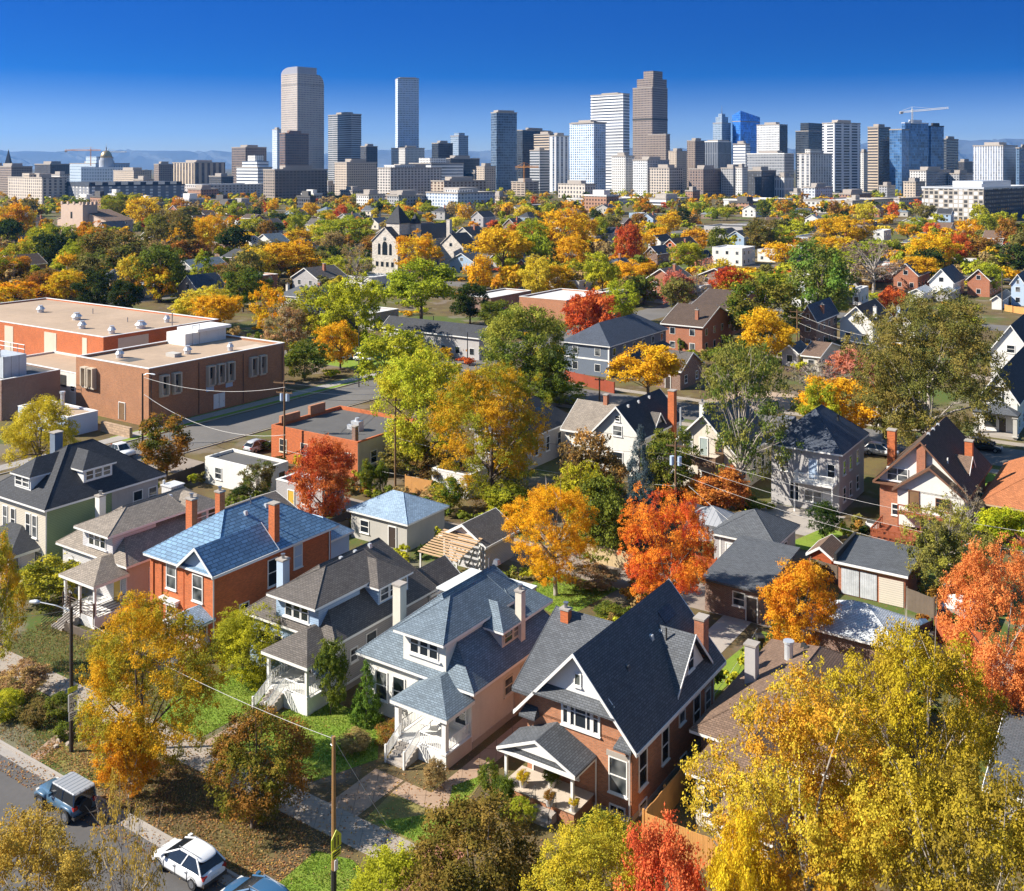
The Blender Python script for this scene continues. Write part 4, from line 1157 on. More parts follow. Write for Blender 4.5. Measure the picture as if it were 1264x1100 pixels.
b.walls(BR_DARK, 2.9); b.part('roof', MB().slab([(-5.5, -.4, 3.0), (.4, -.4, 3.0), (.4, 9.4, 3.9), (-5.5, 9.4, 3.9)], .2), SH_GREY); b.win('f', 0, -2.0, 1.2, 1.0, 1.1); b.door('f', 0, -.8, z=.05)
b = Bld('flat_garage', 'flat roofed brick garage with weathered double doors and cream shutter', 'garage', -22.1, 96.6, 6.0, 6.2, mark='flat roofed alley garage')
b.walls(BR_RED, 2.95); b.part('roof', MB().slab([(-6.3, -.35, 3.05), (.3, -.35, 3.05), (.3, 6.5, 3.5), (-6.3, 6.5, 3.5)], .18), SH_GREY); b.part('fascia', MB().box(-6.32, -.42, 2.86, .32, -.35, 3.07), WHITE); b.part('parapet', MB().box(-6.35, -.3, 3.0, -6.1, 6.5, 3.75), DARKM)
b.part('barn_door', MB().box(-5.7, -.07, .1, -4.1, -.01, 2.5).box(-4.0, -.07, .1, -2.5, -.01, 2.5), mat('worn_white_boards', (.52, .54, .56), .85, .3, 1.5, pat='vlines', w=.2, mort=.02, streak=.5)); b.part('roller_shutter', MB().box(-2.3, -.06, .05, -.15, -.01, 2.35), mat('cream_shutter', (.62, .56, .47), .7, .05, 1, pat='lines', h=.2, mort=.03)); b.part('beam', MB().box(-6.1, -.12, 2.6, 0, -.01, 2.85), WOODY)
b = Bld('garage', 'garage with pale grey shingle hip roof below the cream shutter', 'garage', -19.6, 82.8, 6.4, 5.2, mark='pale shingled garage')
b.walls(BR_DARK, 2.5); b.hip(SH_WHITE, 2.6, 4.3, .5, xa=-4.2, xb=-3.0); b.win('r', 0, 2.6, 1.1, 1.0, 1.0)
p = W(-58.8, 80.0); o = thing('pergola', 'tan slatted timber pergola in front of the brown ribbed garage', 'pergola', p, -TH)
pm = MB()
for k in range(11): pm.box(-4.6, -2.2 + k * .4, 2.35 + k * .09, .2, -1.98 + k * .4, 2.43 + k * .09)
pm.build('slats', mat('tan_timber', (.55, .36, .2), .8, .15, 2), o)
for x, y in ((-4.4, -2), (0, -2), (-4.4, 1.8), (0, 1.8)): MB().box(x - .07, y - .07, 0, x + .07, y + .07, 2.4 + (y + 2) * .2).build('post', WHITE, o)
HS(1278, 992, 3.0, 1213, 1330, 1.3, 'gx', SD_GREY, SH_GREY, 'grey roofed outbuilding at the right edge behind the yellow tree', None, 'garage', 'garage', nf=0, nr=0, door=False)
HS(1028, 690, 2.1, 995, 1043, .9, 'gy', WOODR, SH_BROWN, 'small red shed with brown roof between two garages', 'small red shed', 'shed', 'shed', nf=0, nr=0, ov=.2, door=False)
HS(322, 580, 3.3, 253, 356, 0, 'flat', ST_WHITE, TAR, 'white stucco flat roofed building with black roof by the side street', 'white flat roofed building', 'flat_roof_building', 'building', nf=2, nr=2, trim=False)
b = HS(398, 606, 3.0, 341, 425, 0, 'flat', SD_GREY, TAR, 'pale grey garage with yellow door beside the red maple', 'yellow doored garage', 'garage', 'garage', nf=0, nr=0, door=False); b.door('f', 0, -5.0, z=.05, m=YELLOW); b.win('f', 0, -2.6, 1.0, 1.2, 1.2)
b = Bld('commercial_building', 'orange brick shop with flat tar roof behind the red maple', 'building', -89.4, 97.6, 15.8, 13.5, mark='orange brick shop')
b.flat(BR_ORANGE, 4.7, TAR, coping=False, par=.5); b.part('side_wall', MB().box(-.02, 0.02, 0, .04, 13.4, 4.5), ST_TAN)
for c in (-13.5, -9.5, -4.2, -1.8): b.win('f', 0, c, 1.4, 1.2, 1.6, m=CREAM)
b.win('r', .04, 3, 1.4, 1.1, 1.5); b.win('r', .04, 8, 1.4, 1.1, 1.5); b.chimney(-1, .6, 4, 6.4, BR_DARK, .6, .6, pot=False)
b.part('rooftop_unit', MB().box(-6.0, 5.2, 4.2, -4.6, 6.2, 5.5).cyl(-5.3, 5.7, 5.5, 5.9, .3, 10).box(-7.0, 5.5, 4.2, -6.2, 5.9, 4.8), GALV)
b.part('stepped_parapet', MB().box(-15.9, 1.5, 4.6, -15.4, 5.0, 5.6).box(-15.9, 7, 4.6, -15.4, 10.0, 5.9), BR_TAN)

# brick school
b = Bld('school_building', 'brown brick school block with tan flat roof and hooded windows', 'building', -133.6, 99.0, 18.8, 28.0, mark='brick school')
b.flat(BR_SCHOOL, 8.9, GRVROOF, coping=WHITE, par=.4, th=.35)
HOOD = mat('precast_hood', (.52, .44, .34), .85, .08, 1)
def hood(face, s):
    T_ = fmap(face, 0)
    hm = MB()
    for q in ((s - .75, s - .5), (s + .5, s + .75)): mbox(hm, T_, q[0], q[1], -.02, .8, 4.5, 7.4)
    mbox(hm, T_, s - .75, s + .75, -.02, .8, 7.4, 7.6); mbox(hm, T_, s - .75, s + .75, -.02, .5, 4.2, 4.5); mbox(hm, T_, s - .5, s + .5, -.02, .05, 4.5, 5.4)
    o = b.part('window_hood', hm, HOOD); pm = MB(); pm.q(T_(s - .5, .06, 5.4), T_(s + .5, .06, 5.4), T_(s + .5, .06, 7.4), T_(s - .5, .06, 7.4)); pm.build('pane', GLASS, o)
for s in (-15.8, -14.0): hood('f', s)
for s in (2.6, 4.9, 11.6, 13.6, 15.6, 20.6, 22.6): hood('r', s)
b.door('f', 0, -6.6, 1.5, 2.6, .3, m=WOOD); b.door('r', 0, 13.0, 1.0, 2.3, .3, m=WHITE); b.door('r', 0, 14.1, 1.0, 2.3, .3, m=WHITE)
b.part('entrance_panel', MB().box(0, 10.9, 3.4, .12, 12.4, 4.2), PBLUE); b.part('entrance_panel', MB().box(0, 14.9, 3.4, .12, 16.3, 4.2), PBLUE)
for y in (.4, 9.4, 18.6, 27.4): b.part('downpipe', MB().tube([(.1, y, 8.4), (.1, y, .2)], .07, 5), mat('brown_pipe', (.16, .09, .06)))
b.part('roof_patch', MB().box(-12, 3, 8.50, -9, 6, 8.515), TAR); b.part('roof_patch', MB().box(-5, 21, 8.50, -1, 26, 8.515), mat('pale_gravel', (.55, .42, .32), .95))
for (x, y, k) in ((-13.6, 4.5, 1.0), (-7.2, 13, 1.0), (-3.6, 19, .8)): b.part('roof_fan', MB().cyl(x, y, 8.4, 9.2, .55 * k, 10).cyl(x, y, 9.2, 9.6, .75 * k, 10, .5 * k).cyl(x, y, 9.6, 9.9, .4 * k, 10), GALV)
b.part('roof_hatch', MB().box(-8.5, 9.6, 8.5, -6.2, 11, 9.1), ST_TAN)
b.part('penthouse', MB().box(-18.6, 17.5, 8.4, -13.5, 26.5, 10.6), ST_WHITE); b.part('penthouse_roof', MB().box(-18.9, 20, 10.6, -13.2, 27.5, 11.1), WHITE); b.part('ladder_cage', MB().bar((-13.4, 19, 8.5), (-13.4, 19, 12), .05).bar((-13.4, 20.5, 8.5), (-13.4, 20.5, 12), .05).bar((-13.4, 19, 11.9), (-13.4, 20.5, 11.9), .05), METAL)
b = Bld('school_gym', 'long orange brick school gym with wide tan flat roof', 'building', -163.5, 111.6, 60, 26, mark='school gym')
b.flat(BR_ORANGE, 9.2, GRVROOF, coping=WHITE, par=.3, th=.35)
for a, c in ((-18.4, -14.5), (-32, -29), (-6.3, -4.9)): b.part('panel', MB().box(a, -.06, 0, c, 0, 8.6), CREAM)
b.part('side_panel', MB().box(0, 3, 5.4, .06, 9.5, 8.6), CREAM); b.win('r', .07, 6.2, 4.6, 5.6, 1.0, mull=4, rails=0); b.win('r', 0, 15, 6.4, 1.4, 1.0)
for (x, y, k) in ((-25, 11, 1.3), (-14, 5, 1.0), (-5, 11.5, 1.4), (-4, 4.5, .9), (-41, 13, 1.1), (1 - 8, 19, .8)): b.part('roof_fan', MB().cyl(x, y, 8.8, 9.6, .6 * k, 10).cyl(x, y, 9.6, 10.1, .85 * k, 10, .5 * k).cyl(x, y, 10.1, 10.4, .45 * k, 10), GALV)
b.part('pipe', MB().cyl(-1.5, 16, 8.8, 11.5, .12, 6).cyl(-14, 15, 8.8, 9.8, .1, 6).cyl(-30, 18, 8.8, 10, .1, 6), METAL)
b = Bld('school_link', 'low white walled school wing with tan gravel roof', 'building', -152.6, 101.5, 26, 10.0, mark='low school wing')
b.flat(ST_WHITE, 5.2, GRVROOF, coping=WHITE, par=.25); b.door('f', 0, -2.2, 1.0, 2.2, .2, m=WHITE); b.part('vent_grille', MB().box(-8.6, -.06, 2.6, -6.4, 0, 4.6), DARKM); b.win('f', 0, -4.6, 2.2, 1.0, .8)
b = Bld('boiler_house', 'dark brick school boiler house with steel plant on its roof', 'building', -156, 88.5, 20, 10, mark='school boiler house')
b.flat(BR_DARK, 6.4, TAR, coping=WHITE, par=.3)
pl = MB().box(-8.4, 1.4, 6.2, -1.8, 5.2, 9.6)
for k in range(5): pl.box(-8.3 + k * 1.6, 1.25, 6.3, -8.1 + k * 1.6, 1.4, 9.7)
b.part('rooftop_plant', pl, mat('plant_panel', (.50, .54, .58), .5, .15, 1, pat='vlines', w=1.3, mort=.1)); fr = MB()
for xx in (-10, -8, -6, -4, -2): fr.bar((xx, 1, 9.6), (xx, 1, 11), .05); fr.bar((xx, 5, 9.6), (xx, 5, 11), .05)
for zz in (10.3, 11): fr.bar((-10, 1, zz), (-2, 1, zz), .05); fr.bar((-10, 5, zz), (-2, 5, zz), .05)
b.part('guard_rail', fr, METAL)
b = Bld('utility_shed', 'low white walled utility building with tan roof beside the yellow tree', 'shed', -138.5, 88.6, 13, 5, mark='white utility shed'); b.flat(PBLUE, 2.9, GRVROOF, coping=WHITE, par=.2); b.part('stack', MB().cyl(-6, 3, 2.7, 5.2, .3, 8).cyl(-6, 3, 5.2, 5.5, .42, 8), GALV); b.win('f', 0, -3, 1.4, .8, .8)
b = Bld('stone_wall', 'low tan stone wall outside the school door', 'wall', -130.5, 93.4, 7, .5); b.walls(mat('tan_stone', (.42, .29, .19), .9, .2, 1, pat='brick', w=.8, h=.35, mort=.03), 1.5)

# houses farther back
b = HS(753, 428, 6.0, 692, 826, 3.4, 'hip', SD_NAVY, SH_NAVY, 'slate blue two storey rowhouse with long dark hip roof', 'slate blue rowhouse', 'rowhouse', 'house', nf=2, nr=6, ov=.5)
b.part('belt_course', MB().box(-b.w - .04, -.06, 3.0, .06, 0, 3.3).box(0, 0, 3.0, .06, b.l, 3.3), WHITE); b.part('corner_board', MB().box(-.2, -.07, 0, .07, .2, 5.8), WHITE); b.part('porch_roof', MB().slab([(0, 8, 3.6), (1.6, 8, 2.9), (1.6, 24, 2.9), (0, 24, 3.6)], .15), SH_NAVY)
HS(841, 459, 3.4, 806, 870, 2.7, 'gx', BR_DARK, SH_TAUPE, 'brown roofed bungalow half hidden by the golden tree', 'brown bungalow', chim=[(.7, .5, .6)])
HS(868, 404, 6.0, 815, 908, 3.4, 'gx', BR_RED, SH_DBROWN, 'red brick house with brown side gable roof and tall chimneys', 'brown roofed brick house', chim=[(.25, .15, 1.2), (.1, .6, 1.0)])
HS(905, 383, 6.0, 850, 950, 3.2, 'gx', BR_RED, SH_DBROWN, 'dark brown roofed brick house behind the tall chimneys', 'second brown roofed brick house', chim=[(.3, .4, 1.2)])
HS(1009, 398, 6.2, 984, 1036, 3.6, 'gy', BR_DARK, SH_NAVY, 'dark brick house with pale blue gable front and red chimney', 'dark blue gabled house', chim=[(.15, .4, 1.0)])
HS(1079, 401, 4.6, 1034, 1102, 3.8, 'gy', ST_WHITE, SH_DBROWN, 'white stucco gabled house with brown roof and white chimneys', 'white brown roofed house', chim=[(.1, .3, 1.2), (.8, .7, 1)], chm=ST_WHITE)
HS(1131, 406, 4.2, 1092, 1152, 3.6, 'gy', ST_WHITE, SH_NAVY, 'white gabled house with blue chimneys behind the olive tree', 'blue chimneyed house', chim=[(.9, .5, 1.5), (.5, .2, .6)], chm=PBLUE)
HS(1134, 341, 4.6, 1101, 1150, 3.9, 'gy', BR_RED, shingle('muted_blue_shingle', (.11, .18, .27)), 'brick house with blue gable roof at the upper right', 'blue roofed brick house')
HS(1178, 350, 4.6, 1145, 1192, 4.2, 'gy', SD_WHITE, SH_GREY, 'white gambrel fronted house with grey roof at the upper right', 'white gambrel house')
HS(1141, 362, 2.7, 1121, 1152, 1.2, 'gy', SD_WHITE, SH_WHITE, 'small white garage with white door below the blue roofed house', None, 'garage', 'garage', nf=0, nr=0, door=False)
HS(1172, 362, 2.7, 1153, 1186, 1.0, 'gy', SD_GREY, SH_WHITE, 'small grey garage below the white gambrel house', None, 'garage', 'garage', nf=0, nr=0, door=False)
HS(1223, 347, 5.0, 1192, 1238, 3.4, 'gy', BR_RED, SH_BROWN, 'red brick house with tan gable beside the lime tree', 'tan gabled brick house')
HS(1238, 371, 2.7, 1222, 1250, 1.3, 'gy', SD_WHITE, SH_GREY, 'white garage with grey gable roof below the lime tree', None, 'garage', 'garage', nf=0, nr=0, door=False)
HS(1266, 352, 6.0, 1246, 1290, 3.0, 'gy', PBLUE, SH_GREY, 'pale blue house cut by the right edge of the view', None)
HS(1276, 440, 5.2, 1219, 1310, 5.4, 'gy', SD_WHITE, SH_DARK, 'large white gabled house with black roof right of the olive tree', 'large white gabled house')
b = HS(1259, 500, 4.8, 1204, 1300, 4.4, 'gy', ST_WHITE, SH_DARK, 'white and black gambrel house with dark framed windows and tan pillar', 'black and white house', nf=0)
b.win('f', -.02, -b.w * .62, 5.0, 2.6, 2.0, mull=1, m=DARKM); b.win('f', .0, -b.w * .7, 1.2, 1.4, 1.6, m=DARKM); b.porch(-b.w - .4, .5, -2.8, .4, 3.6, 1.2, SH_GREY, CONC, cols=2, colw=.55, colm=ST_TAN, trim=DARKM); b.door('f', 0, -2, z=.4)
HS(1013, 441, 3.0, 988, 1040, 1.8, 'gx', SD_CREAM, SH_BROWN, 'small cream house with brown roof among bare trees', 'small cream house')
HS(986, 437, 2.7, 962, 1000, 1.6, 'gy', SD_GREY, SH_GREY, 'grey gabled garage beside the small cream house', None, 'garage', 'garage', nf=1, nr=0)
HS(1107, 505, 3.2, 1070, 1130, 1.6, 'gx', ST_CREAM, SH_BROWN, 'cream porch fronted bungalow left of the olive tree', 'cream porch bungalow')
# left part
HS(244, 359, 3.6, 217, 281, 4.2, 'gy', ST_GREY, SH_NAVY, 'grey gabled house with steep dark blue roof behind the school', 'steep blue roofed house')
HS(371, 367, 6.0, 341, 402, 2.4, 'hip', ST_WHITE, SH_GREY, 'white two storey house with grey hip roof beside the golden tree', 'white hip roofed house', chim=[(.9, .3, 1.2), (.1, .7, 1.2)], chm=ST_CREAM)
HS(392, 362, 5.0, 376, 425, 1.8, 'hip', ST_CREAM, SH_GREY, 'cream house with low hip roof and brick chimney', None, chim=[(.5, .3, 1.5)])
HS(47, 346, 3.5, 17, 80, 2.0, 'gx', ST_TAN, SH_BROWN, 'tan house with brown side gable roof at the left edge', 'brown house on the left edge', chim=[(.4, .4, .8)])
HS(86, 339, 3.5, 60, 112, 2.0, 'gx', SD_GREY, SH_GREY, 'grey side gabled house at the far left', None)
HS(181, 353, 3.6, 158, 216, 0, 'flat', SD_WHITE, TARL, 'low white flat roofed building behind the dark bushes', 'low white building')
HS(301, 319, 6.0, 272, 320, 3.0, 'hip', BR_DARK, SH_DARK, 'dark brick house with black hip roof left of the big golden tree', 'dark brick house')
HS(311, 301, 6.0, 287, 327, 3.0, 'gy', SD_WHITE, SH_NAVY, 'white gabled house with dark blue roof among golden trees', 'white blue roofed house')
HS(377, 305, 5.0, 361, 394, 2.8, 'gy', SD_WHITE, SH_DARK, 'white gabled cottage above the big golden tree', None)
HS(399, 313, 6.0, 382, 424, 0, 'flat', BR_DARK, TAR, 'dark brick flat roofed house right of the big golden tree', None)
HS(292, 275, 4.0, 258, 322, 0, 'flat', ST_WHITE, TARL, 'long low white flat roofed building among the trees', None, 'flat_roof_building', 'building')
# stone church
STONE = mat('pale_stone', (.62, .56, .49), .9, .14, .5, pat='brick', w=.8, h=.35, mort=.03)
b = HS(491, 299, 12.0, 458, 566, 5.4, 'gy', STONE, SH_DARK, 'pale stone church with black roof and two pointed towers', 'stone church', 'church', 'church', nf=0, nr=0, ov=.3, trim=STONE, detail=1)
w_, l_ = b.w, b.l
for s, wd in ((-.5, 2.4), (-.72, 1.2), (-.28, 1.2)):
    c = w_ * s; aw = MB(); P0 = [(c - wd / 2, -.08, 7), (c + wd / 2, -.08, 7), (c + wd / 2, -.08, 10.4)] + [(c + wd / 2 * math.cos(t_ * math.pi / 6), -.08, 10.4 + wd * .7 * math.sin(t_ * math.pi / 6)) for t_ in range(1, 6)] + [(c - wd / 2, -.08, 10.4)]
    aw.q(*P0); b.part('arched_window', aw, GLASS)
for s in (-.8, -.6, -.4, -.2): b.win('f', 0, w_ * s, 2.6, 1.3, 1.8, m=STONE)
for k in range(5): b.win('r', 0, l_ * (k + .5) / 5, 4, 1.6, 5, m=STONE)
def spire(x, y, s, z0, zt, zp):
    o = b.part('tower', MB().box(x - s, y - s, z0, x + s, y + s, zt), STONE); e = s * 1.12
    sm = MB()
    for a, c in (((-e, -e), (e, -e)), ((e, -e), (e, e)), ((e, e), (-e, e)), ((-e, e), (-e, -e))): sm.q((x + a[0], y + a[1], zt), (x + c[0], y + c[1], zt), (x, y, zp))
    sm.q((x - e, y - e, zt), (x - e, y + e, zt), (x + e, y + e, zt), (x + e, y - e, zt)); sm.build('spire', SH_DARK, o)
spire(-w_ * .45, 7, 3.2, 0, 18.6, 25.5); spire(-1.5, 12, 1.5, 8, 18.2, 22.0)
b.chimney(1.5, l_ * .8, 8, 19, STONE, 1.6, 1.6, pot=False)
HS(572, 306, 9.0, 540, 592, 5.2, 'gy', STONE, SH_DARK, 'stone church transept with pointed gable and arched window', 'church transept', 'church_transept', 'church', nf=0, nr=1, ov=.3, trim=STONE)
HS(585, 324, 4.2, 553, 604, 3.2, 'gy', SD_BLUE, SH_NAVY, 'dark roofed house with pale blue gables below the church', None)
HS(459, 343, 4.6, 425, 488, 0, 'flat', ST_WHITE, TARL, 'long white flat roofed hall beside the church', 'white church hall', 'flat_roof_building', 'building')
CHL = mat('buff_stone', (.56, .42, .33), .9, .12, .5)
b = HS(131, 273, 7.0, 70, 165, 6.0, 'gy', CHL, SH_BROWN, 'buff stone church with castle topped square tower on the left', 'buff church', 'church', 'church', nf=0, nr=2, ov=.3, trim=CHL, detail=1)
tw = MB().box(-b.w * .8, -4, 0, -b.w * .35, 6, 16.5)
for k in range(4): tw.box(-b.w * .8 + k * b.w * .125, -4.2, 16.5, -b.w * .8 + k * b.w * .125 + 1.6, -3.4, 18.2); tw.box(-b.w * .35 - .8, -4 + k * 2.8, 16.5, -b.w * .35 + .2, -2.4 + k * 2.8, 18.2)
b.part('tower', tw, CHL); b.win('f', -4, -b.w * .58, 8, 2, 4, m=CHL)
# flat roofed shops in the middle distance
HS(606, 368, 4.6, 572, 656, 0, 'flat', BR_DARK, TARL, 'long dark brick building with bright white roof beyond the lime trees', 'white roofed building', 'flat_roof_building', 'building')
HS(699, 371, 6.2, 641, 748, 0, 'flat', BR_TAN, TARL, 'tan brick flat roofed building left of the red tree', 'tan brick flat building', 'flat_roof_building', 'building', nf=0, nr=4)
HS(762, 362, 4.2, 733, 805, 0, 'flat', BR_DARK, TARL, 'low flat roofed building behind the red tree', None, 'flat_roof_building', 'building')
HS(592, 418, 4.6, 470, 612, 2.2, 'gx', ST_GREY, SH_DARK, 'long grey roofed building with skylights behind the yellow green trees', 'long grey roofed building', 'rowhouse', 'house', nf=7)
HS(461, 387, 4.2, 437, 492, 0, 'flat', SD_GREY, TARL, 'grey flat roofed building with white roof behind the lime tree', None, 'flat_roof_building', 'building')
HS(1006, 365, 3.6, 975, 1050, 1.6, 'gx', SD_WHITE, SH_WHITE, 'low white house behind the tall pale green tree', None)
HS(838, 306, 6.0, 815, 863, 3.6, 'gy', BR_ORANGE, SH_DBROWN, 'red brick gabled house with dark brown roof facing the parking', 'red gabled house', chim=[(.2, .5, 1)])
HS(816, 299, 5.5, 799, 832, 3.0, 'gy', SD_WHITE, SH_DARK, 'white gabled house with black roof left of the red gabled house', None)
HS(812, 314, 4.6, 794, 830, 3.0, 'gy', BR_DARK, SH_NAVY, 'dark brick gabled house with slate roof below the white gable', None)
HS(862, 320, 4.5, 848, 880, 2.6, 'gy', BR_RED, SH_DARK, 'small brick house with white gable by the bright green tree', None)
HS(897, 291, 6.0, 874, 915, 3.0, 'gy', SD_GREY, SH_DARK, 'grey gabled house with black roof behind the pale blue flats', None)
HS(919, 293, 6.0, 896, 937, 3.0, 'gy', SD_BLUE, SH_DARK, 'pale blue gabled house with black roof and brick side', None)
HS(916, 307, 7.0, 879, 932, 0, 'flat', ST_WHITE, TARL, 'white flat roofed apartment house with blue shaded side', 'white flats', 'flat_roof_building', 'building')
HS(957, 309, 5.0, 935, 988, 0, 'flat', ST_WHITE, TARL, 'white flat roofed warehouse right of the white flats', None, 'flat_roof_building', 'building')
HS(997, 293, 5.5, 978, 1020, 0, 'flat', PBLUE, TAR, 'pale blue flat roofed building with dark roof units', None, 'flat_roof_building', 'building')
HS(1060, 337, 5.0, 1042, 1102, 2.0, 'hip', SD_GREY, SH_TAUPE, 'grey house hidden behind the bare pinkish tree', None)
HS(1062, 357, 4.6, 1052, 1072, 0, 'flat', SD_WHITE, TARL, 'small white block house beside the pale green tree', None)
HS(1091, 285, 7.0, 1078, 1100, 0, 'flat', SD_WHITE, TARL, 'narrow white building above the bare pinkish tree', None, 'flat_roof_building', 'building')
HS(926, 281, 8.0, 869, 946, 0, 'flat', ST_GREY, TAR, 'row of grey townhouses with dark flat roofs', 'grey townhouses', 'townhouse_row', 'building', nf=8)
HS(735, 292, 5, 722, 752, 2.8, 'gy', SD_GREY, SH_GREY, 'grey roofed house among red and golden trees', None)
HS(768, 330, 4.5, 742, 790, 2.6, 'hip', BR_DARK, SH_NAVY, 'dark hip roofed house under the tall red tree', None)
HS(738, 338, 4.2, 716, 760, 3.0, 'gy', SD_NAVY, SH_NAVY, 'slate gabled house left of the tall red tree', None)
HS(865, 354, 3.5, 800, 890, 0, 'flat', SD_WHITE, TARL, 'long white flat roofed garage by the parking lot', None, 'flat_roof_building', 'building')
# ------------------------------------------------------------------ downtown
def tower(label, x0, xs, x1, yt, D, m, cat='tower', name='office_tower', theta=45, mr=None, roof=None, pent=(.25, .75, 5), mark=None, depth=None, z0=0, tiers=(), group=None, trim=None):
    th = R(theta)
    k0, k1, ks = (x0 - CX) / F, (x1 - CX) / F, (xs - CX) / F
    P = Vector((ks * D, D, 0))
    ct, st = math.cos(th), math.sin(th)
    a = (P.x - k0 * P.y) / (ct + k0 * st)
    b = depth if depth else (k1 * P.y - P.x) / (st - k1 * ct)
    h = H + (YH - yt) * D / F
    o = thing(name, label, cat, P, -th, group)
    MB().box(-a, 0, -1, 0, b, h).build('body', m, o)
    if mr:
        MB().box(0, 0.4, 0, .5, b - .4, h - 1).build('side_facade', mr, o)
    pr = .4
    rp = MB()
    for q in ((-a - pr, -pr, pr, pr), (-a - pr, b - pr, pr, b + pr), (-a - pr, pr, -a + pr, b - pr), (-pr, pr, pr, b - pr)): rp.box(q[0], q[1], h - .3, q[2], q[3], h + 1.1)
    rp.build('parapet', trim or roof or CONC, o)
    if pent:
        f0, f1, ph = pent
        MB().box(-a * f1, b * f0, h - .1, -a * f0, b * f1, h + ph).box(-a * .3, b * .2, h - .1, -a * .22, b * .3, h + ph * .6).build('rooftop_plant', roof or CONC, o)
    for (f0, f1, g0, g1, hh, tm) in tiers:
        MB().box(-a * f1, b * g0, h - .1, -a * f0, b * g1, h + hh).build('upper_tier', tm or m, o)
    if mark: LANDMARK.append(((x0 + x1) / 2, (yt + 240) / 2, mark))
    return o, a, b, h

f = facade
BEIGE = f('beige_flats', (.52, .43, .34), (.06, .065, .075), 3.4, 3.1, .5, .5)
WHT = f('white_flats', (.62, .60, .57), (.08, .09, .11), 3.2, 3.1, .5, .5)
GRY = f('grey_flats', (.36, .36, .37), (.05, .055, .065), 3.4, 3.1, .5, .5)
BRN = f('brown_flats', (.27, .21, .17), (.04, .04, .045), 3.3, 3.2, .55, .5)
DRK = f('dark_flats', (.075, .075, .085), (.02, .025, .03), 3.3, 3.2, .6, .6)
BRK = f('brick_flats', (.36, .20, .13), (.05, .05, .06), 3.3, 3.2, .45, .5)
BLUEG = f('blue_glass', (.10, .17, .28), (.05, .13, .28), 2.8, 3.9, .86, .84, gr=.08, gmetal=.3)
DGLASS = f('dark_glass', (.05, .06, .075), (.03, .04, .055), 2.6, 3.8, .82, .72, gr=.1, gmetal=.2)
WSTRIPE = f('white_stripes', (.74, .74, .74), (.10, .12, .16), 60, 4.4, .99, .45)
GSTRIPE = f('grey_stripes', (.42, .43, .45), (.06, .07, .08), 60, 4.0, .99, .5)
BSTRIPE = f('beige_stripes', (.52, .42, .32), (.05, .05, .055), 60, 4.2, .98, .5)
# curved top tower
def cash_tower():
    D = 1850; o, a, b, h = tower('tall pink granite tower with rounded cash register shaped top', 347, 367, 400, 104, D, f('pink_granite', (.50, .43, .37), (.13, .14, .17), 3.4, 4.0, .5, .46), mark='round topped tower', pent=None, theta=42, trim=CONC)
    m1 = f('pink_granite', 0, 0); top = H + (YH - 82) * D / F
    r = top - h; n = 10
    mb = MB(); prof = []
    for i in range(n + 1): t_ = math.pi / 2 * i / n; prof.append((b * .82 - (r * 1.2) + r * 1.2 * math.sin(math.pi / 2 - t_) , h + r * .55 * math.sin(t_)))
    P0 = [(-a, 0, h), (-a, b, h)] + [(-a, b - r * .45 * (1 - math.cos(math.pi / 2 * i / n)), h + r * .62 * math.sin(math.pi / 2 * i / n)) for i in range(1, n + 1)] + [(-a, 0, h + r * .62)]
    P1 = [(p[0] + a, p[1], p[2]) for p in P0]
    mb.hexa(P0, P1); mb.build('rounded_top', m1, o)
    z1 = h + r * .62; mb = MB()
    P0 = [(-a, 0, z1 - .1), (0, 0, z1 - .1), (0, 0, top)] + [(-a + r * .8 * (1 - math.sin(math.pi / 2 * i / n)), 0, top - r * .38 * (1 - math.cos(math.pi / 2 * i / n))) for i in range(n + 1)]
    P1 = [(p[0], p[1] + b * .72, p[2]) for p in P0]
    mb.hexa(list(reversed(P0)), list(reversed(P1))); mb.build('upper_vault', mat('granite_cap', (.34, .34, .38), .4), o)
cash_tower()
tower('slender pale blue tower with flat top left of the centre', 488, 491, 517, 97, 1950, f('pale_blue_grid', (.58, .64, .72), (.14, .22, .36), 3.0, 4.2, .55, .5), mark='slender pale tower', theta=75, pent=(.1, .9, 3))
tower('white stepped block at the foot of the slender pale tower', 483, 500, 524, 183, 1850, WHT)
o, a, b, h = tower('tall dark brown tower with stepped top and dark band', 781, 805, 824, 108, 1780, f('brown_grid', (.27, .215, .18), (.05, .05, .055), 3.2, 4.0, .55, .5), mark='tall brown tower', tiers=((.0, .82, .05, .95, 16, None), (.1, .6, .2, .8, 30, None)), pent=None)
MB().box(-a - .3, -.3, h * .68, .3, b + .3, h * .70).build('dark_band', DARKM, o)
tower('low brown annex at the foot of the tall brown tower', 800, 822, 827, 166, 1750, f('brown_grid', 0, 0), pent=None)
tower('broad white tower with fine horizontal stripes', 729, 769, 777, 116, 1500, WSTRIPE, mark='white striped tower', pent=(.2, .7, 3))
tower('pale glass tower with flat canopy in front of the white striped tower', 703, 733, 735, 152, 1430, f('pale_glass', (.60, .65, .72), (.14, .24, .40), 4.0, 3.4, .6, .62), mark='pale glass tower', tiers=((-.02, .9, -.05, 1.05, 2, CONC),), depth=26)
tower('dark blue glass tower left of the centre', 606, 613, 638, 139, 1560, f('steel_glass', (.14, .19, .26), (.07, .11, .17), 3.0, 3.9, .8, .7, gmetal=.3), mark='dark blue glass tower', theta=60, pent=(.1, .9, 4))
tower('wide dark tower behind the pale slab blocks', 638, 645, 680, 161, 1700, DGLASS)
tower('light brown tower above the grey slab', 659, 678, 681, 166, 1650, BSTRIPE, depth=25)
tower('grey slab tower with pale left face', 654, 666, 678, 186, 1500, GSTRIPE)
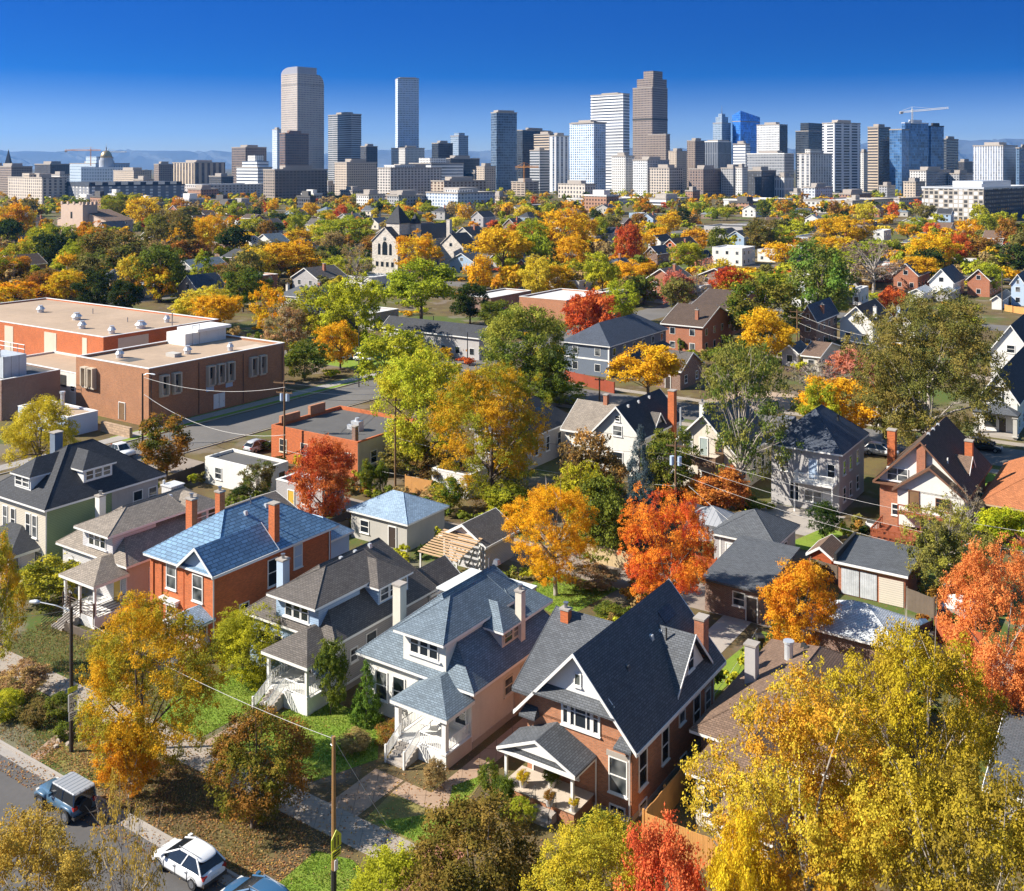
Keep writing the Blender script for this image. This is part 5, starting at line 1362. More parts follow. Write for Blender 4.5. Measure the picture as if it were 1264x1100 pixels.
tower('white edged tower with dark glass stripe', 678, 686, 702, 168, 1480, f('white_fin', (.60, .60, .62), (.06, .09, .14), 9.0, 3.6, .4, .9), mark='white edged tower')
tower('striped grey office tower beside the round topped tower', 405, 434, 446, 141, 1900, GSTRIPE, mark='grey striped tower')
tower('low dark block right of the striped grey tower', 445, 452, 466, 181, 1800, DRK)
tower('dark reddish brown tower in front of the round topped tower', 345, 352, 381, 165, 1500, f('red_brown', (.17, .11, .09), (.05, .055, .065), 4.0, 3.8, .75, .55), mark='red brown tower', roof=BR_DARK)
tower('pale blue tower hidden behind the red brown tower', 336, 342, 348, 160, 2200, f('pale_blue_grid', 0, 0))
tower('dark brown gridded office block', 286, 303, 329, 182, 1900, f('brown_bold', (.20, .15, .12), (.05, .05, .055), 4.5, 4.6, .6, .6), mark='brown gridded block')
tower('white stepped office block with terraces', 292, 318, 336, 207, 1400, WSTRIPE, tiers=((.1, .8, .1, .9, 9, WSTRIPE), (.25, .6, .2, .8, 17, WHT)), pent=None)
tower('large brown slab apartment block left of centre', 325, 339, 404, 210, 1110, f('brown_slab', (.31, .255, .21), (.06, .06, .065), 4.6, 3.2, .66, .5), mark='brown slab block', mr=f('brown_slab_shaded', (.19, .155, .135), (.04, .04, .045), 4.6, 3.2, .7, .55))  # right face repeats the slab skin darker, its shade put into the colour
tower('long beige striped low block', 213, 240, 278, 201, 1800, f('beige_bars', (.50, .40, .29), (.06, .05, .05), 11, 5.5, .5, .99), mark='beige striped block')
tower('brown and beige block left of the beige striped block', 190, 196, 214, 203, 1750, BRN)
tower('beige apartment block with white balconies', 140, 165, 187, 211, 1500, BEIGE)
tower('pale apartment block with white bays at the left', 10, 52, 82, 220, 1080, f('pale_bays', (.58, .50, .42), (.10, .10, .11), 5.5, 3.2, .45, .7), mark='pale apartment block', tiers=((.35, .5, -.02, .2, 5, BEIGE),))
tower('brown apartment block behind the pale bays', -8, 14, 40, 206, 1400, BRN)
tower('dark blue grey block near the left edge', 43, 62, 86, 203, 1600, DRK)
tower('long dark roofed apartment building with white bays', 80, 110, 228, 230, 1060, f('bay_flats', (.22, .23, .26), (.55, .54, .53), 9.0, 3.2, .35, .6), mark='long bay windowed flats', roof=SH_NAVY, tiers=tuple((.0, 1, k * .13, k * .13 + .06, 4, SH_NAVY) for k in range(8)), pent=None)
tower('long low pale block with silver roof', 226, 250, 327, 229, 1240, f('low_pale', (.50, .46, .44), (.08, .08, .1), 5, 3.4, .4, .5), roof=TARL, pent=None)
tower('low brick block under the silver roofs', 232, 248, 270, 234, 1180, BRK)
tower('pale blue civic block beside the gold dome', 86, 118, 160, 202, 2000, f('civic', (.42, .50, .60), (.1, .15, .22), 5, 6, .4, .5), tiers=((.1, .5, .1, .6, 14, None),))
# capitol with gold dome
cp = G(126, 222); cp = Vector(((126 - CX) * 1950 / F, 1950, 0))
o = thing('capitol_building', 'grey domed capitol with gilded dome on the left skyline', 'capitol', cp, 0)
MB().box(-40, 0, 0, 40, 40, 38).build('body', f('civic', 0, 0), o); MB().cyl(0, 20, 38, 52, 13, 20).cyl(0, 20, 52, 56, 11, 20).build('drum', mat('civic_stone', (.40, .42, .45), .8), o)
dm = MB()
dm.tube([(0, 20, 56 + 14 * math.sin(t_ * math.pi / 14)) for t_ in range(8)], [11 * math.cos(t_ * math.pi / 14) + .05 for t_ in range(8)], 20); dm.build('dome', mat('gold_leaf', (.42, .32, .16), .35, .05, 1, metal=.7), o, True); MB().cyl(0, 20, 69, 76, 1.6, 8).cyl(0, 20, 76, 84, .5, 6, .1).build('lantern', mat('civic_stone', 0), o)
sp = Vector(((10.5 - CX) * 1700 / F, 1700, 0)); o = thing('church_spire', 'dark pointed church spire at the far left skyline', 'spire', sp, 0)
MB().box(-5, -5, 0, 5, 5, 40).build('tower', DRK, o); s4 = MB()
for i in range(4): s4.q(((-5, -5, 40), (5, -5, 40), (5, 5, 40), (-5, 5, 40))[i], ((-5, -5, 40), (5, -5, 40), (5, 5, 40), (-5, 5, 40))[(i + 1) % 4], (0, 0, 68))
s4.build('spire', SH_DARK, o)
tower('brown block beside the dark spire', -14, 0, 8, 205, 1650, BRN)
# centre rows
tower('dark office block left of the grey blue tower', 533, 541, 559, 177, 1800, DGLASS)
tower('grey blue tower with small crown block', 556, 566, 578, 168, 1850, f('greyblue', (.30, .38, .48), (.10, .15, .22), 3.2, 3.6, .55, .55), tiers=((.2, .8, .2, .8, 6, None),), pent=None)
tower('beige balconied apartments in the centre left', 413, 428, 465, 201, 1280, BEIGE)
tower('white and brown balconied apartments', 466, 482, 545, 208, 1180, f('balcony_flats', (.56, .52, .48), (.09, .085, .085), 5.0, 3.2, .6, .6), tiers=((.1, .9, .1, .5, 4, WHT),))
tower('long white block behind the balconied apartments', 505, 532, 572, 202, 1420, WSTRIPE, tiers=((.2, .7, .1, .6, 8, WHT),))
tower('dark brown block with orange panel', 543, 556, 592, 196, 1500, DRK, mr=DGLASS)
tower('tan block beside the dark glass tower', 588, 598, 612, 206, 1400, BEIGE)
tower('beige low apartments with brown parts', 532, 548, 600, 224, 1150, f('beige_brown', (.46, .38, .30), (.12, .07, .05), 6.0, 3.2, .5, .6))
tower('pale blue new apartments in front of the centre', 526, 565, 611, 239, 930, f('new_flats', (.52, .57, .64), (.16, .22, .32), 4.0, 3.1, .5, .55), tiers=((.1, .5, .1, .5, 3, WHT),), mark='pale blue apartments')
tower('white low block left of the pale blue apartments', 440, 455, 475, 241, 950, WHT)
tower('grey gabled low block in the centre', 478, 492, 526, 242, 940, GRY)
tower('beige parking block below the crane', 631, 648, 665, 225, 1380, f('parking', (.42, .34, .27), (.07, .06, .055), 8, 3.2, .8, .5))
tower('low beige arcade block under the white striped tower', 689, 722, 735, 228, 1260, f('arcade', (.58, .52, .46), (.12, .12, .13), 5, 5, .5, .6))
tower('white apartment slab left of the brown tower foot', 755, 772, 783, 193, 1330, WHT)
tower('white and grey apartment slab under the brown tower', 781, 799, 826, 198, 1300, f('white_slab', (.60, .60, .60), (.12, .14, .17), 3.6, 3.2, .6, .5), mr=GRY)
tower('beige gridded apartment block right of centre', 802, 826, 843, 208, 1270, f('beige_grid', (.55, .48, .41), (.09, .09, .1), 4, 3.4, .6, .6))
tower('tan tower behind the beige gridded block', 825, 835, 848, 187, 1600, BEIGE)
tower('brown tower left of the spired tower', 848, 858, 871, 174, 1700, BRN)
tower('dark striped tower with pale cap', 870, 886, 903, 175, 1600, f('dark_fins', (.24, .26, .30), (.04, .05, .07), 3.2, 30, .6, .98), trim=WHITE, pent=(.1, .9, 3))
o, a, b, h = tower('grey stepped tower with thin spire', 880, 891, 902, 152, 1900, f('greyblue', 0, 0), tiers=((.15, .85, .15, .85, 12, None), (.3, .7, .3, .7, 18, None)), pent=None, mark='spired tower')
MB().cyl(-a / 2, b / 2, h + 17, h + 34, .8, 6, .15).build('spire', METAL, o)
o, a, b, h = tower('tall bright blue glass tower with sloping top', 904, 914, 938, 150, 1900, f('bright_blue', (.10, .26, .56), (.03, .16, .50), 3, 4, .88, .9, gr=.08, gmetal=.4), mark='bright blue tower', pent=None)
hh = 20; MB().hexa([(-a, 0, h), (0, 0, h), (0, b, h), (-a, b, h)], [(-a, 0, h + hh * .6), (0, 0, h + hh), (0, b, h + hh * .5), (-a, b, h + hh * .2)]).build('sloping_top', f('bright_blue', 0, 0), o)
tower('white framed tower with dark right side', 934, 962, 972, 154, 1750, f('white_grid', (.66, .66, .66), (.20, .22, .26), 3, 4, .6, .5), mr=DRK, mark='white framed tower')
tower('broad grey office block in front of the white framed tower', 922, 968, 980, 190, 1480, f('grey_office', (.33, .34, .36), (.10, .11, .13), 2.6, 4.2, .6, .5), trim=WHITE)
tower('white slab left of the broad grey block', 905, 920, 926, 178, 1560, WSTRIPE)
tower('brown brick apartment block below the dark striped tower', 850, 868, 892, 209, 1260, f('brown_brick', (.24, .18, .155), (.07, .07, .075), 4, 3.4, .5, .55), mark='brown brick apartments')
tower('grey apartment block right of the brown brick apartments', 890, 905, 920, 208, 1270, GRY)
tower('narrow white block beside the black apartments', 908, 916, 923, 207, 1230, WHT)
tower('black apartment block right of centre', 919, 940, 958, 211, 1240, f('black_flats', (.045, .048, .055), (.09, .1, .12), 3.6, 3.4, .45, .5), mark='black apartments')
tower('white block with tall slots right of the black apartments', 956, 968, 980, 218, 1250, f('slots', (.60, .58, .56), (.12, .13, .15), 3.4, 12, .4, .8))
tower('black glass tower with stepped left side', 982, 998, 1017, 162, 1700, DGLASS, tiers=((.0, .62, 0, 1, 14, DGLASS),), pent=None, mark='black glass tower')
tower('tall white tower with dark window columns', 1015, 1030, 1062, 152, 1420, f('white_columns', (.62, .63, .66), (.07, .08, .10), 16, 3.9, .72, .6), mark='tall white columned tower', theta=60)
tower('white and grey stepped block in front of the black glass tower', 984, 1000, 1027, 190, 1330, f('bold_white', (.56, .55, .54), (.17, .18, .20), 7, 3.6, .5, .8), tiers=((.0, .4, 0, .5, 6, WHT),))
tower('thin white tower right of the tall white columned tower', 1060, 1066, 1073, 188, 1600, WHT)
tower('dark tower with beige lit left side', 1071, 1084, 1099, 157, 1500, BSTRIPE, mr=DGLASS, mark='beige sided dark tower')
tower('blue glass tower left wing', 1098, 1113, 1122, 160, 1420, BLUEG, pent=None)
tower('tall blue glass tower under construction', 1113, 1117, 1146, 152, 1440, BLUEG, mark='blue glass tower', theta=65, roof=GALV)
tower('blue glass tower right wing with dark core', 1144, 1149, 1165, 156, 1460, BLUEG, mr=None, theta=65, roof=DARKM)
tower('dark striped tower right of the blue glass tower', 1162, 1168, 1183, 172, 1550, f('dark_stripe', (.12, .13, .15), (.03, .04, .05), 60, 4, .99, .6))
tower('small dark block behind the white apartments', 1180, 1190, 1201, 200, 1700, DRK)
tower('white apartment tower with blue shaded side', 1201, 1238, 1256, 180, 1300, f('white_tower', (.60, .61, .64), (.14, .18, .26), 3.2, 3.3, .5, .85), mark='white apartment tower')
tower('dark blue apartment tower at the right edge', 1254, 1258, 1278, 183, 1290, f('blue_flats', (.12, .20, .32), (.05, .09, .16), 3.2, 3.3, .6, .6))
tower('white and grey mid rise block right of the blue tower', 1123, 1143, 1173, 211, 1230, WHT, mr=GRY)
tower('pale beige low block beside the blue tower', 1115, 1130, 1142, 225, 1200, BEIGE)
tower('grey mid rise block left of the right apartments', 1170, 1184, 1201, 215, 1260, GRY)
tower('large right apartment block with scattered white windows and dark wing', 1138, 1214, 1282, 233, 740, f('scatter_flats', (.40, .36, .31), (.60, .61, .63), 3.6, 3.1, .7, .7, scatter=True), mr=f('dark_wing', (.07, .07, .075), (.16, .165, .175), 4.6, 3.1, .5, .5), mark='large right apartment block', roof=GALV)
tower('long white low apartment block right of centre', 992, 1052, 1102, 249, 860, f('low_white', (.56, .54, .51), (.12, .11, .11), 4.2, 3.1, .5, .6), mark='long white low block', pent=None)
tower('pale grey block behind the long white low block', 992, 1006, 1028, 232, 1120, f('pale_blk', (.52, .56, .62), (.2, .22, .26), 4, 3.3, .5, .5))
tower('brown low block behind the long white low block', 1028, 1050, 1076, 240, 1100, BRK)
tower('pale low block left of the large right apartments', 1076, 1110, 1140, 246, 960, f('low_pale', 0, 0), pent=None)
tower('white long low shed under the black apartments', 893, 935, 978, 248, 960, f('shed_white', (.62, .62, .6), (.3, .32, .36), 12, 5, .4, .4), roof=TARL, pent=None)
tower('low white block below the beige gridded block', 795, 822, 850, 246, 1040, WSTRIPE)
tower('low white block under the brown tower', 700, 740, 800, 247, 1050, WHT, roof=TARL, pent=None)
tower('low brown roofed block in the centre trees', 622, 650, 706, 255, 880, f('low_pale', 0, 0), roof=TAR, pent=None)
rb = random.Random(5)
for k, (x, w_, y, D) in enumerate(((392, 26, 228, 1300), (420, 30, 236, 1150), (575, 22, 214, 1500), (846, 18, 236, 1150), (975, 18, 238, 1150), (1085, 20, 230, 1250), (164, 26, 222, 1350), (258, 30, 218, 1600), (1190, 26, 236, 1050), (62, 24, 216, 1500))):
    tower('%s low block %s' % (('grey', 'tan', 'dark', 'brick', 'white')[k % 5], ('right of the brown slab block', 'between the slab and the beige apartments', 'behind the tan block in the centre', 'below the brown brick apartments', 'below the black glass tower', 'below the beige sided dark tower', 'left of the beige apartments', 'behind the long silver roofs', 'below the white apartment tower', 'behind the pale apartment block')[k]), x, x + w_ * .5, x + w_, y, D, (GRY, BEIGE, DRK, BRK, WHT)[k % 5])
lr_ = random.Random(8)
for k in range(20):
    x = lr_.uniform(0, 1240); y = lr_.uniform(240, 256); D = lr_.uniform(840, 1150); w_ = lr_.uniform(16, 44); i = lr_.randrange(6)
    o, a, b, h = tower('x', x, x + w_ * lr_.uniform(.4, .75), x + w_, min(y, YH + 33 * F / D), D, (GRY, BEIGE, DRK, BRK, WHT, BRN)[i], roof=lr_.choice([TARL, TAR, CONC]), name='low_block')
    LABELS['x'] -= 1; FARHL.append((o, x + w_ / 2, y + 4, 'low %s flat roofed block' % ('grey', 'beige', 'dark', 'brick', 'white', 'brown')[i]))
# cranes
def crane(label, px, ybase, ytop, x0, x1, D, m, tilt=0.0, mz=0):
    z1 = H + (YH - ytop) * D / F; zb = H + (YH - ybase) * D / F
    o = thing('tower_crane', label, 'crane', Vector(((px - CX) * D / F, D, zb)), 0)
    s = D / F; r = .7
    mb = MB()
    for sx, sy in ((-r, -r), (r, -r), (r, r), (-r, r)): mb.bar((sx, sy, 0), (sx, sy, z1 - zb + 4), .22)
    n = max(3, int((z1 - zb) / 3))
    for k in range(n):
        za, zc = (z1 - zb) * k / n, (z1 - zb) * (k + 1) / n
        mb.bar((-r, -r, za), (r, -r, zc), .15); mb.bar((r, r, za), (-r, r, zc), .15)
    mb.build('mast', m, o)
    xa, xb = (x0 - px) * s, (x1 - px) * s; zz = z1 - zb
    jb = MB(); jb.bar((xa, 0, zz - abs(xa) * tilt), (xb, 0, zz + xb * tilt), .4); jb.bar((xa, 1.2, zz - abs(xa) * tilt), (xb, 1.2, zz + xb * tilt), .4)
    jb.bar((xa, .6, zz + 1.8 - abs(xa) * tilt), (xb, .6, zz + 1.8 + xb * tilt), .35)
    m_ = 24
    for k in range(m_):
        t0 = xa + (xb - xa) * k / m_; t1 = xa + (xb - xa) * (k + 1) / m_
        jb.bar((t0, 0, zz + t0 * tilt), (t1, .6, zz + 1.8 + t1 * tilt), .14)
    jb.build('jib', m, o)
    MB().bar((0, .6, zz + 7), (xb * .6, .6, zz + 1.8 + xb * .6 * tilt), .14).bar((0, .6, zz + 7), (xa * .8, .6, zz + 1.8), .14).bar((0, .6, zz), (0, .6, zz + 7), .3).build('stay', m, o)
    MB().box(xa, -1, zz - 3, xa + 4, 2, zz).build('counterweight', CONC, o)
WC = mat('crane_white', (.75, .75, .72), .5); OC = mat('crane_orange', (.62, .27, .05), .5)
crane('white tower crane above the blue glass tower', 1126, 152, 138, 1111, 1171, 1435, WC, .09)
crane('orange tower crane in front of the centre towers', 647, 225, 207, 636, 665, 1370, OC, .02)
crane('orange tower crane beside the gold dome', 112, 205, 186, 80, 124, 1980, OC)
crane('slim grey tower crane right of the gold dome', 134, 205, 188, 128, 156, 1990, METAL)
# mountains
def mountains(name, label, pts, D, m, dep):
    xs = [p[0] for p in pts]; N = 220
    mb = MB(); rows = []
    rng = random.Random(3)
    hs = []
    for i in range(N + 1):
        x = -420 + 2100 * i / N
        y = np.interp(x, xs, [p[1] for p in pts])
        y += .6 * math.sin(x * .11) + .9 * math.sin(x * .37 + 1) + .6 * math.sin(x * .9 + 2)
        hs.append(((x - CX) * D / F, max(20, H + (YH - y) * D / F)))
    prof = [(0, 0), (.2, .25), (.4, .5), (.6, .66), (.8, .88), (1, 1), (1.5, .6)]
    for fy, fz in prof:
        rows.append([(X * (1 + fy * dep / D), D + fy * dep + 260 * math.sin(i * .7 + fy * 5), (h * fz) * (1 + .12 * math.sin(i * 1.3 + fy * 9) * (1 - fz)) if fz < 1 else h) for i, (X, h) in enumerate(hs)])
    for r in range(len(rows) - 1):
        for i in range(N): mb.q(rows[r][i], rows[r][i + 1], rows[r + 1][i + 1], rows[r + 1][i])
    tag(mb.build(name, m, None, True), label, 'hills', None, 'structure')
mountains('hills', 'blue hazy foothills along the horizon', [(-420, 184), (0, 182), (60, 184), (130, 181), (300, 184), (420, 188), (470, 180), (600, 183), (700, 178), (860, 180), (1000, 178), (1090, 170), (1180, 168), (1264, 164), (1680, 160)], 12500, mat('mountain_rock', (.11, .13, .15), .95, .12, .0015), 2500)
# ------------------------------------------------------------------ trees, one by one as the photograph shows them
NEAR = [
 # cx, top, foot, width, kind, tint, label, lod
 (1003, 856, 1235, 226, 'round', ((.58, .34, .03), (.48, .31, .035)), 'big golden yellow tree at the bottom right hiding the brown roofed house', 'huge'),
 (1142, 778, 1165, 190, 'airy', ((.52, .36, .028), (.36, .29, .028)), 'tall yellow green tree behind the big golden tree at the bottom right', 'huge'),
 (1205, 935, 1400, 270, 'airy', ((.47, .33, .035), (.27, .22, .03)), 'shaded olive gold tree in the bottom right corner', 'huge'),
 (918, 1012, 1330, 92, 'round', 'gold', 'golden tree between the red crown and the big golden tree', 'near'),
 (1238, 690, 935, 128, 'oval', ((.66, .20, .06), (.62, .27, .08)), 'salmon red maple at the right edge beside the red fence', 'huge'),
 (1236, 862, 942, 92, 'shrub', 'rust', 'rusty bush under the salmon red maple at the right edge', 'mid'),
 (590, 1008, 1215, 180, 'round', ((.17, .15, .03), (.25, .17, .035)), 'brownish green tree at the bottom centre', 'near'),
 (732, 1024, 1245, 178, 'oval', ((.48, .38, .03), (.34, .30, .03)), 'yellow green tree at the bottom below the brick house', 'huge'),
 (824, 1006, 1290, 112, 'oval', ((.52, .10, .04), (.58, .17, .05)), 'bright red tree at the bottom below the brick house corner', 'near'),
 (475, 1055, 1178, 120, 'round', 'ygreen', 'yellow crown cut by the bottom edge beside the brick walk', 'near'),
 (30, 1002, 1290, 205, 'airy', ((.42, .26, .07), (.36, .30, .05)), 'thinning tan and yellow tree in the bottom left corner', 'huge'),
 (158, 975, 1322, 90, 'bare', ((.42, .26, .07), (.36, .28, .05)), 'half bare brown tree in front of the white car', 'near'),
 (178, 742, 966, 158, 'oval', ((.62, .33, .025), (.28, .29, .03)), 'orange and green maple behind the lamp post', 'huge'),
 (160, 890, 985, 70, 'airy', 'orange', 'small orange tree at the foot of the orange and green maple', 'near'),
 (312, 888, 1022, 126, 'round', ((.19, .18, .03), (.30, .17, .035)), 'round bronze green tree between the jeep and the wooden pole', 'near'),
 (298, 752, 842, 82, 'shrub', 'ygreen', 'yellow green shrub in front of the orange brick house', 'near'),
 (-2, 650, 830, 62, 'airy', ((.60, .42, .03), (.34, .30, .03)), 'golden tree at the left edge by the green house porch', 'near'),
 (400, 538, 652, 76, 'oval', 'red', 'bright orange red maple in front of the orange brick shop', 'near'),
 (686, 602, 735, 104, 'airy', 'golden', 'golden honey locust behind the white house', 'huge'),
 (826, 614, 772, 98, 'oval', ((.56, .10, .03), (.62, .24, .03)), 'tall flame red maple behind the brick gable house', 'huge'),
 (984, 690, 812, 88, 'oval', 'orange', 'orange maple beside the low brick garage', 'near'),
 (205, 520, 590, 68, 'round', ((.13, .14, .025), (.33, .16, .03)), 'round green tree turning bronze beside the side street', 'mid'),
 (48, 487, 592, 78, 'round', 'yellow', 'yellow tree in front of the school boiler house', 'near'),
 (917, 425, 628, 108, 'sparse', ((.13, .17, .035), (.22, .22, .05)), 'tall thinning green tree with pale trunk by the grey stucco house', 'near'),
 (1150, 362, 578, 160, 'oval', 'olive', 'huge olive green tree left of the black and white house', 'huge'),
 (1105, 420, 560, 60, 'airy', 'olive', 'slim olive tree on the left flank of the huge olive tree', 'mid'),
 (604, 448, 625, 132, 'oval', ((.60, .34, .022), (.30, .29, .03)), 'large orange and green tree in the middle of the view', 'huge'),
 (520, 425, 590, 110, 'oval', ((.50, .43, .035), (.34, .33, .03)), 'tall yellow green tree left of the large orange and green tree', 'near'),
 (490, 408, 500, 92, 'round', 'ygreen', 'yellow tree above the side street traffic lights', 'mid'),
 (647, 374, 498, 106, 'oval', ((.16, .23, .03), (.34, .30, .05)), 'large pale green tree left of the slate blue rowhouse', 'near'),
 (672, 440, 505, 62, 'round', 'green', 'green tree between the large pale green tree and the red fence', 'mid'),
 (727, 357, 440, 64, 'round', 'red', 'round red maple behind the slate blue rowhouse', 'mid'),
 (800, 430, 505, 86, 'spread', 'golden', 'golden tree in front of the slate blue rowhouse', 'mid'),
 (790, 530, 668, 58, 'cone', 'spruce', 'blue grey spruce left of the cream house', 'near'),
 (735, 540, 650, 80, 'round', ((.20, .13, .05), (.36, .20, .06)), 'brown and pink leaved tree behind the golden honey locust', 'mid'),
 (712, 575, 665, 66, 'round', 'ygreen', 'yellow green tree above the golden honey locust', 'mid'),
 (745, 590, 690, 70, 'shrub', 'green', 'green thicket beside the tan garden wall', 'mid'),
 (818, 530, 620, 64, 'round', 'green', 'dark green tree beside the tall orange chimney', 'mid'),
 (555, 590, 632, 42, 'shrub', ((.40, .35, .03), (.10, .15, .02)), 'yellow and green ivy mound beside the white alley garage', 'mid'),
 (630, 600, 640, 60, 'shrub', 'lime', 'pale green bush behind the brown ribbed garage', 'mid'),
 (950, 385, 448, 62, 'round', 'gold', 'golden tree in front of the dark blue gabled house', 'mid'),
 (940, 342, 430, 88, 'round', 'green', 'dark green tree behind the golden tree and utility pole', 'mid'),
 (910, 425, 500, 76, 'round', 'green', 'mid green tree above the tall thinning tree', 'mid'),
 (1012, 300, 398, 80, 'oval', ((.24, .29, .05), (.17, .23, .04)), 'tall pale green tree with forked trunk at the upper right', 'mid'),
 (1038, 468, 548, 88, 'round', 'golden', 'bright yellow tree behind the grey stucco house', 'mid'),
 (1015, 480, 560, 50, 'round', 'lime', 'yellow green tree behind the stucco house roof', 'mid'),
 (1055, 428, 500, 60, 'airy', 'pink', 'thin pinkish orange tree among the bare trees', 'mid'),
 (1010, 445, 505, 84, 'bare', 'grey', 'bare grey trees beside the small cream house', 'mid'),
 (1078, 298, 362, 76, 'bare', 'grey', 'large bare pinkish grey tree at the upper right', 'mid'),
 (1101, 352, 395, 34, 'oval', 'red', 'small red tree above the blue chimneyed house', 'mid'),
 (900, 331, 372, 48, 'round', 'dred', 'dark red maple above the brown roofed brick house', 'mid'),
 (833, 327, 380, 34, 'oval', 'pink', 'pinkish red tree by the parking lot', 'mid'),
 (858, 335, 380, 34, 'bare', 'tan', 'bare pale tree by the parking lot', 'mid'),
 (872, 318, 360, 30, 'bare', 'pink', 'bare pinkish tree behind the dark red maple', 'far'),
 (777, 272, 334, 34, 'oval', 'red', 'tall narrow red tree right of the golden giants', 'mid'),
 (620, 284, 345, 72, 'spread', 'gold', 'broad deep golden tree right of the stone church', 'mid'),
 (514, 290, 345, 54, 'round', 'gold', 'round deep gold tree in front of the stone church', 'mid'),
 (690, 262, 318, 62, 'round', 'golden', 'big bright golden tree in the centre distance', 'mid'),
 (700, 295, 345, 40, 'round', 'gold', 'orange gold tree below the big bright golden tree', 'mid'),
 (650, 275, 325, 50, 'round', 'lime', 'lime green tree behind the broad golden tree', 'mid'),
 (343, 302, 352, 84, 'spread', 'golden', 'big spreading golden tree left of the lime trees', 'mid'),
 (300, 333, 385, 50, 'round', 'green', 'dark green tree right of the steep blue roofed house', 'mid'),
 (520, 330, 410, 92, 'spread', 'lime', 'broad lime yellow tree below the stone church', 'mid'),
 (440, 345, 440, 70, 'round', 'ygreen', 'yellow green tree at the school corner by the street', 'mid'),
 (390, 355, 425, 78, 'round', 'lime', 'lime green tree behind the brick school corner', 'mid'),
 (420, 395, 455, 50, 'round', 'golden', 'golden tree by the parked cars at the school corner', 'mid'),
 (375, 420, 470, 54, 'shrub', 'green', 'dark green shrub at the far end of the brick school', 'mid'),
 (355, 375, 440, 56, 'airy', 'tan', 'thin tan tree behind the brick school', 'mid'),
 (336, 352, 420, 44, 'airy', 'golden', 'pale golden tree beside the white hip roofed house', 'mid'),
 (245, 358, 405, 66, 'round', 'yellow', 'yellow tree behind the school gym right end', 'mid'),
 (270, 365, 410, 54, 'round', 'golden', 'golden tree between the school and the steep blue roofed house', 'mid'),
 (198, 300, 372, 58, 'oval', 'green', 'tall dark green tree behind the school gym', 'mid'),
 (152, 345, 392, 42, 'round', 'dgreen', 'dark evergreen bush behind the school gym roof', 'mid'),
 (118, 336, 388, 46, 'round', 'dgreen', 'dark green round tree beside the orange trees on the left', 'mid'),
 (82, 335, 380, 56, 'round', 'gold', 'orange gold tree at the left behind the gym', 'mid'),
 (45, 340, 378, 44, 'round', 'rust', 'rusty bush by the road at the far left', 'mid'),
 (58, 275, 330, 54, 'round', 'lime', 'lime green tree at the left above the brown house', 'mid'),
 (145, 288, 350, 76, 'round', 'olive', 'olive tree in the left middle distance', 'mid'),
 (115, 278, 325, 50, 'round', 'mixed', 'orange green tree below the buff church', 'mid'),
 (70, 288, 335, 48, 'round', 'dgreen', 'dark green tree in the left middle distance', 'mid'),
 (235, 262, 320, 58, 'oval', 'golden', 'tall golden tree in the left middle distance', 'mid'),
 (205, 265, 330, 60, 'round', 'olive', 'olive yellow tree left of the tall golden tree', 'mid'),
 (262, 262, 305, 36, 'oval', 'golden', 'narrow golden tree right of the tall golden tree', 'mid'),
 (100, 244, 282, 30, 'round', 'green', 'ivy green tree in front of the buff church tower', 'far'),
 (145, 237, 278, 46, 'round', 'lime', 'lime tree behind the buff church', 'mid'),
 (178, 242, 282, 40, 'round', 'gold', 'orange tree right of the buff church', 'far'),
 (20, 250, 300, 50, 'round', 'gold', 'golden tree at the far left above the dark tree', 'mid'),
 (12, 315, 368, 48, 'round', 'mixed', 'orange green tree on the left edge by the road', 'mid'),
 (440, 300, 360, 36, 'bare', 'tan', 'pale bare tree left of the stone church', 'mid'),
 (425, 270, 310, 60, 'round', 'lime', 'lime tree left behind the stone church', 'mid'),
 (580, 350, 400, 46, 'round', 'dgreen', 'dark green tree by the white roofed building', 'mid'),
 (610, 372, 415, 44, 'round', 'green', 'green tree below the white roofed building', 'mid'),
 (663, 320, 372, 40, 'round', 'yellow', 'pale yellow tree in front of the tan brick flat building', 'mid'),
 (590, 318, 362, 32, 'round', 'golden', 'small golden tree right of the church gables', 'far'),
 (683, 300, 358, 24, 'cone', 'dgreen', 'dark spruce below the big bright golden tree', 'mid'),
 (770, 350, 400, 46, 'round', 'ygreen', 'yellow green tree right of the round red maple', 'mid'),
 (1220, 325, 365, 34, 'round', 'lime', 'lime tree beside the tan gabled brick house', 'mid'),
 (1150, 290, 335, 60, 'round', 'golden', 'golden tree above the blue roofed brick house', 'mid'),
 (1180, 288, 325, 34, 'round', 'red', 'red tree behind the white gambrel house', 'mid'),
 (1035, 268, 312, 62, 'round', 'gold', 'wide orange gold tree above the pale green tree', 'mid'),
 (1030, 292, 330, 46, 'round', 'gold', 'orange tree left of the bare pinkish tree', 'mid'),
 (885, 280, 318, 24, 'oval', 'green', 'small bright green tree by the red gabled house', 'far'),
 (935, 268, 312, 38, 'round', 'olive', 'olive tree right of the white flats', 'mid'),
 (965, 300, 330, 36, 'round', 'golden', 'low golden tree before the white warehouse', 'far'),
 (850, 300, 335, 44, 'round', 'ygreen', 'yellow olive tree before the red gabled house', 'mid'),
 (1170, 700 - 78, 745, 96, 'sparse', ((.34, .34, .06), (.24, .22, .05)), 'thin yellow green tree in front of the half timbered house', 'near'),
 (1195, 600, 680, 50, 'bare', 'grey', 'bare purple grey tree beside the half timbered house', 'mid'),
 (1236, 630, 700, 62, 'spread', ((.50, .42, .02), (.26, .30, .02)), 'yellow green tree in front of the terracotta roofed bungalow', 'mid'),
 (1020, 618, 668, 36, 'col', 'dgreen', 'dark green juniper beside the grey stucco house patio', 'mid'),
 (895, 580, 632, 70, 'shrub', ((.42, .15, .05), (.52, .22, .04)), 'rusty orange shrub under the cream house deck', 'mid'),
